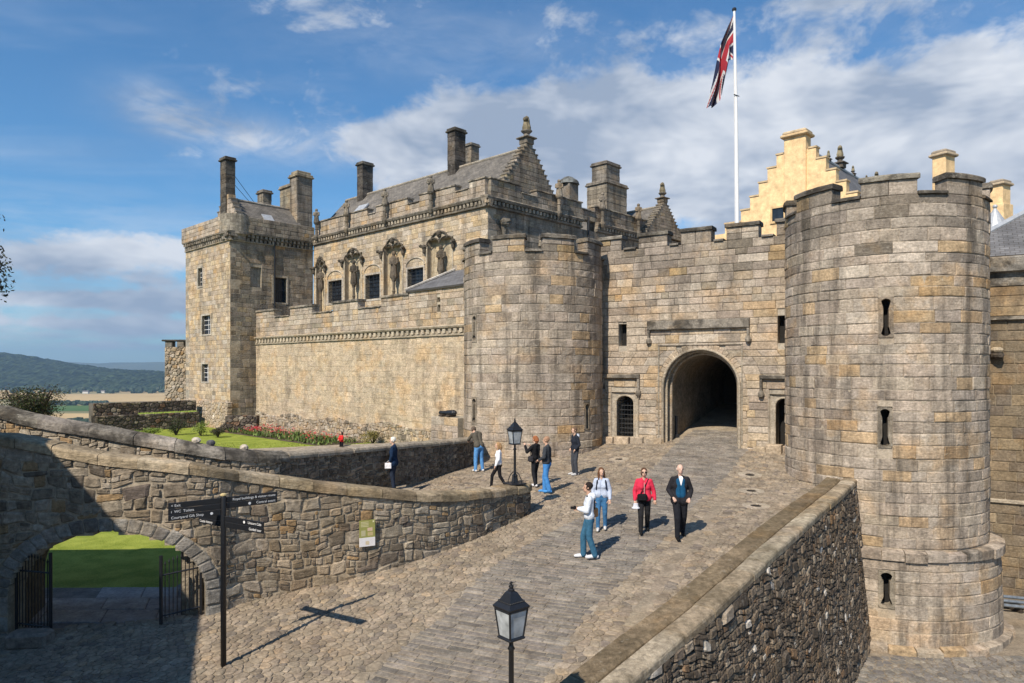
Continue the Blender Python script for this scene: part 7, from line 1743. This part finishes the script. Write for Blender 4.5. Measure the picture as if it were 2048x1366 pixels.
# 10 older woman
def ex10(t, T, S, hd, A, k):
    m = MB(); h = A[-1][2]; m.bbox(h + S(-.02, .05, -.14), (.04 * k, .22 * k, .20 * k), .1, .015, (.70, .70, .74)); m.build('carrier_bag', M['cloth'], t, True); m = MB(); m.tube([h + S(-.02, .0, -.04), h + S(-.01, .05, .03), h + S(-.02, .1, -.04)], .008, 5, (.7, .7, .72)); m.build('bag_handle', M['cloth'], t, True)
person('white haired woman in navy jacket holding a white bag on the upper walkway', G(787, 979, zwalk), 1.66, (-.95, .1), (.012, .026, .058), (.022, .03, .05), (.02, .02, .02), (.66, .64, .58), 0, .08, coat=.12, arms={-1: ((-.25, .0, 1.14), (-.24, .06, .97)), 1: ((.25, .02, 1.14), (.22, .14, .95))}, extras=ex10)
# 11 child in the garden
person('dark haired child in red jacket standing in the garden behind the wall', Vector((px2(683, 865, 32.5).x, 32.5, zgar(px2(683, 865, 32.5).x, 32.5))), 1.02, (-.6, -.8), (.55, .03, .03), (.012, .012, .014), (.02, .02, .02), (.012, .011, .011), .12, 0, arms={-1: ((-.22, .12, 1.14), (-.06, .28, 1.12)), 1: ((.22, .12, 1.14), (.06, .28, 1.12))}, group='visitors in the castle grounds')
# people at the terrace crenels
for x, c, lab in ((641, (.16, .35, .50), 'tiny visitor in light blue seen through a crenel of the terrace wall'), (743, (.02, .02, .025), 'tiny visitor in black leaning in the middle crenel below the palace window')):
    s, z = on(AO, U, nF, x, 610); q = AO + U * s + V * 1.0; person(lab, Vector((q.x, q.y, 6.05)), 1.66, (.2, -1), c, (.03, .04, .07), (.02, .02, .02), (.10, .06, .04), .08, 0, group='visitors on the palace terrace')
m = MB(); m.add([v3(AO + U * .5 + V * .4, 6.04), v3(AO + U * OL + V * .4, 6.04), v3(AO + U * OL + V * 4.2, 6.04), v3(AO + U * .5 + V * 4.2, 6.04)], [(0, 1, 2, 3)], (.3, .28, .24)); struct(m.build('terrace_floor', M['mortar']))

# ---------------------------------------------------------------- haze over the valley
def haze():
    m = MB(); x0, x1, y0, y1, z0, z1 = -24000, 24000, -3000, 12500, -80, 330
    vs = [(x, y, z) for x in (x0, x1) for y in (y0, y1) for z in (z0, z1)]; m.add(vs, [(0, 1, 3, 2), (4, 6, 7, 5), (0, 4, 5, 1), (2, 3, 7, 6), (0, 2, 6, 4), (1, 5, 7, 3)])
    mt = bpy.data.materials.new('valley_air'); mt.use_nodes = True; nt = mt.node_tree; nt.nodes.clear(); out = nt.nodes.new('ShaderNodeOutputMaterial'); v = nt.nodes.new('ShaderNodeVolumePrincipled'); nt.links.new(v.outputs[0], out.inputs['Volume'])
    v.inputs['Color'].default_value = (.50, .74, 1.0, 1); v.inputs['Density'].default_value = HAZE; v.inputs['Anisotropy'].default_value = .2
    o = m.build('haze', mt); stuff(o); o['label'] = 'blue haze hanging over the far valley'; o['category'] = 'haze'
HAZE = 1.15e-4
haze()
# ---------------------------------------------------------------- turn growing figures and lettering into plain meshes
for b in BAKE:
    if b[1] == 'R':
        o = b[0]; r = o.modifiers.new('grow', 'REMESH'); r.mode = 'VOXEL'; r.voxel_size = b[2]; r.use_smooth_shade = True
        s = o.modifiers.new('soft', 'SMOOTH'); s.iterations = 3; s.factor = .5
bpy.context.view_layer.update(); dg = bpy.context.evaluated_depsgraph_get(); new = []
for b in BAKE: new.append(bpy.data.meshes.new_from_object(b[0].evaluated_get(dg)))
for b, me in zip(BAKE, new):
    o = b[0]
    if b[1] == 'R':
        c = o.data.color_attributes['tint'].data[0].color[:3] if len(o.data.vertices) else SK; mat = o.data.materials[0]; o.modifiers.clear(); q = MB(); q.v = [tuple(v.co) for v in me.vertices]; q.f = [tuple(p.vertices) for p in me.polygons]; q.c = [tuple(c)] * len(q.v)
        if o.name in JOIN: q.merge(JOIN[o.name])
        o.data = q.mesh(b[0].name, mat, None, True)
    else:
        par, mtx, nm = o.parent, o.matrix_local.copy(), o.name; mat = o.data.materials[0]; bpy.data.objects.remove(o); me.materials.clear(); me.materials.append(mat); n = link('lettering', me, par); n.matrix_local = mtx
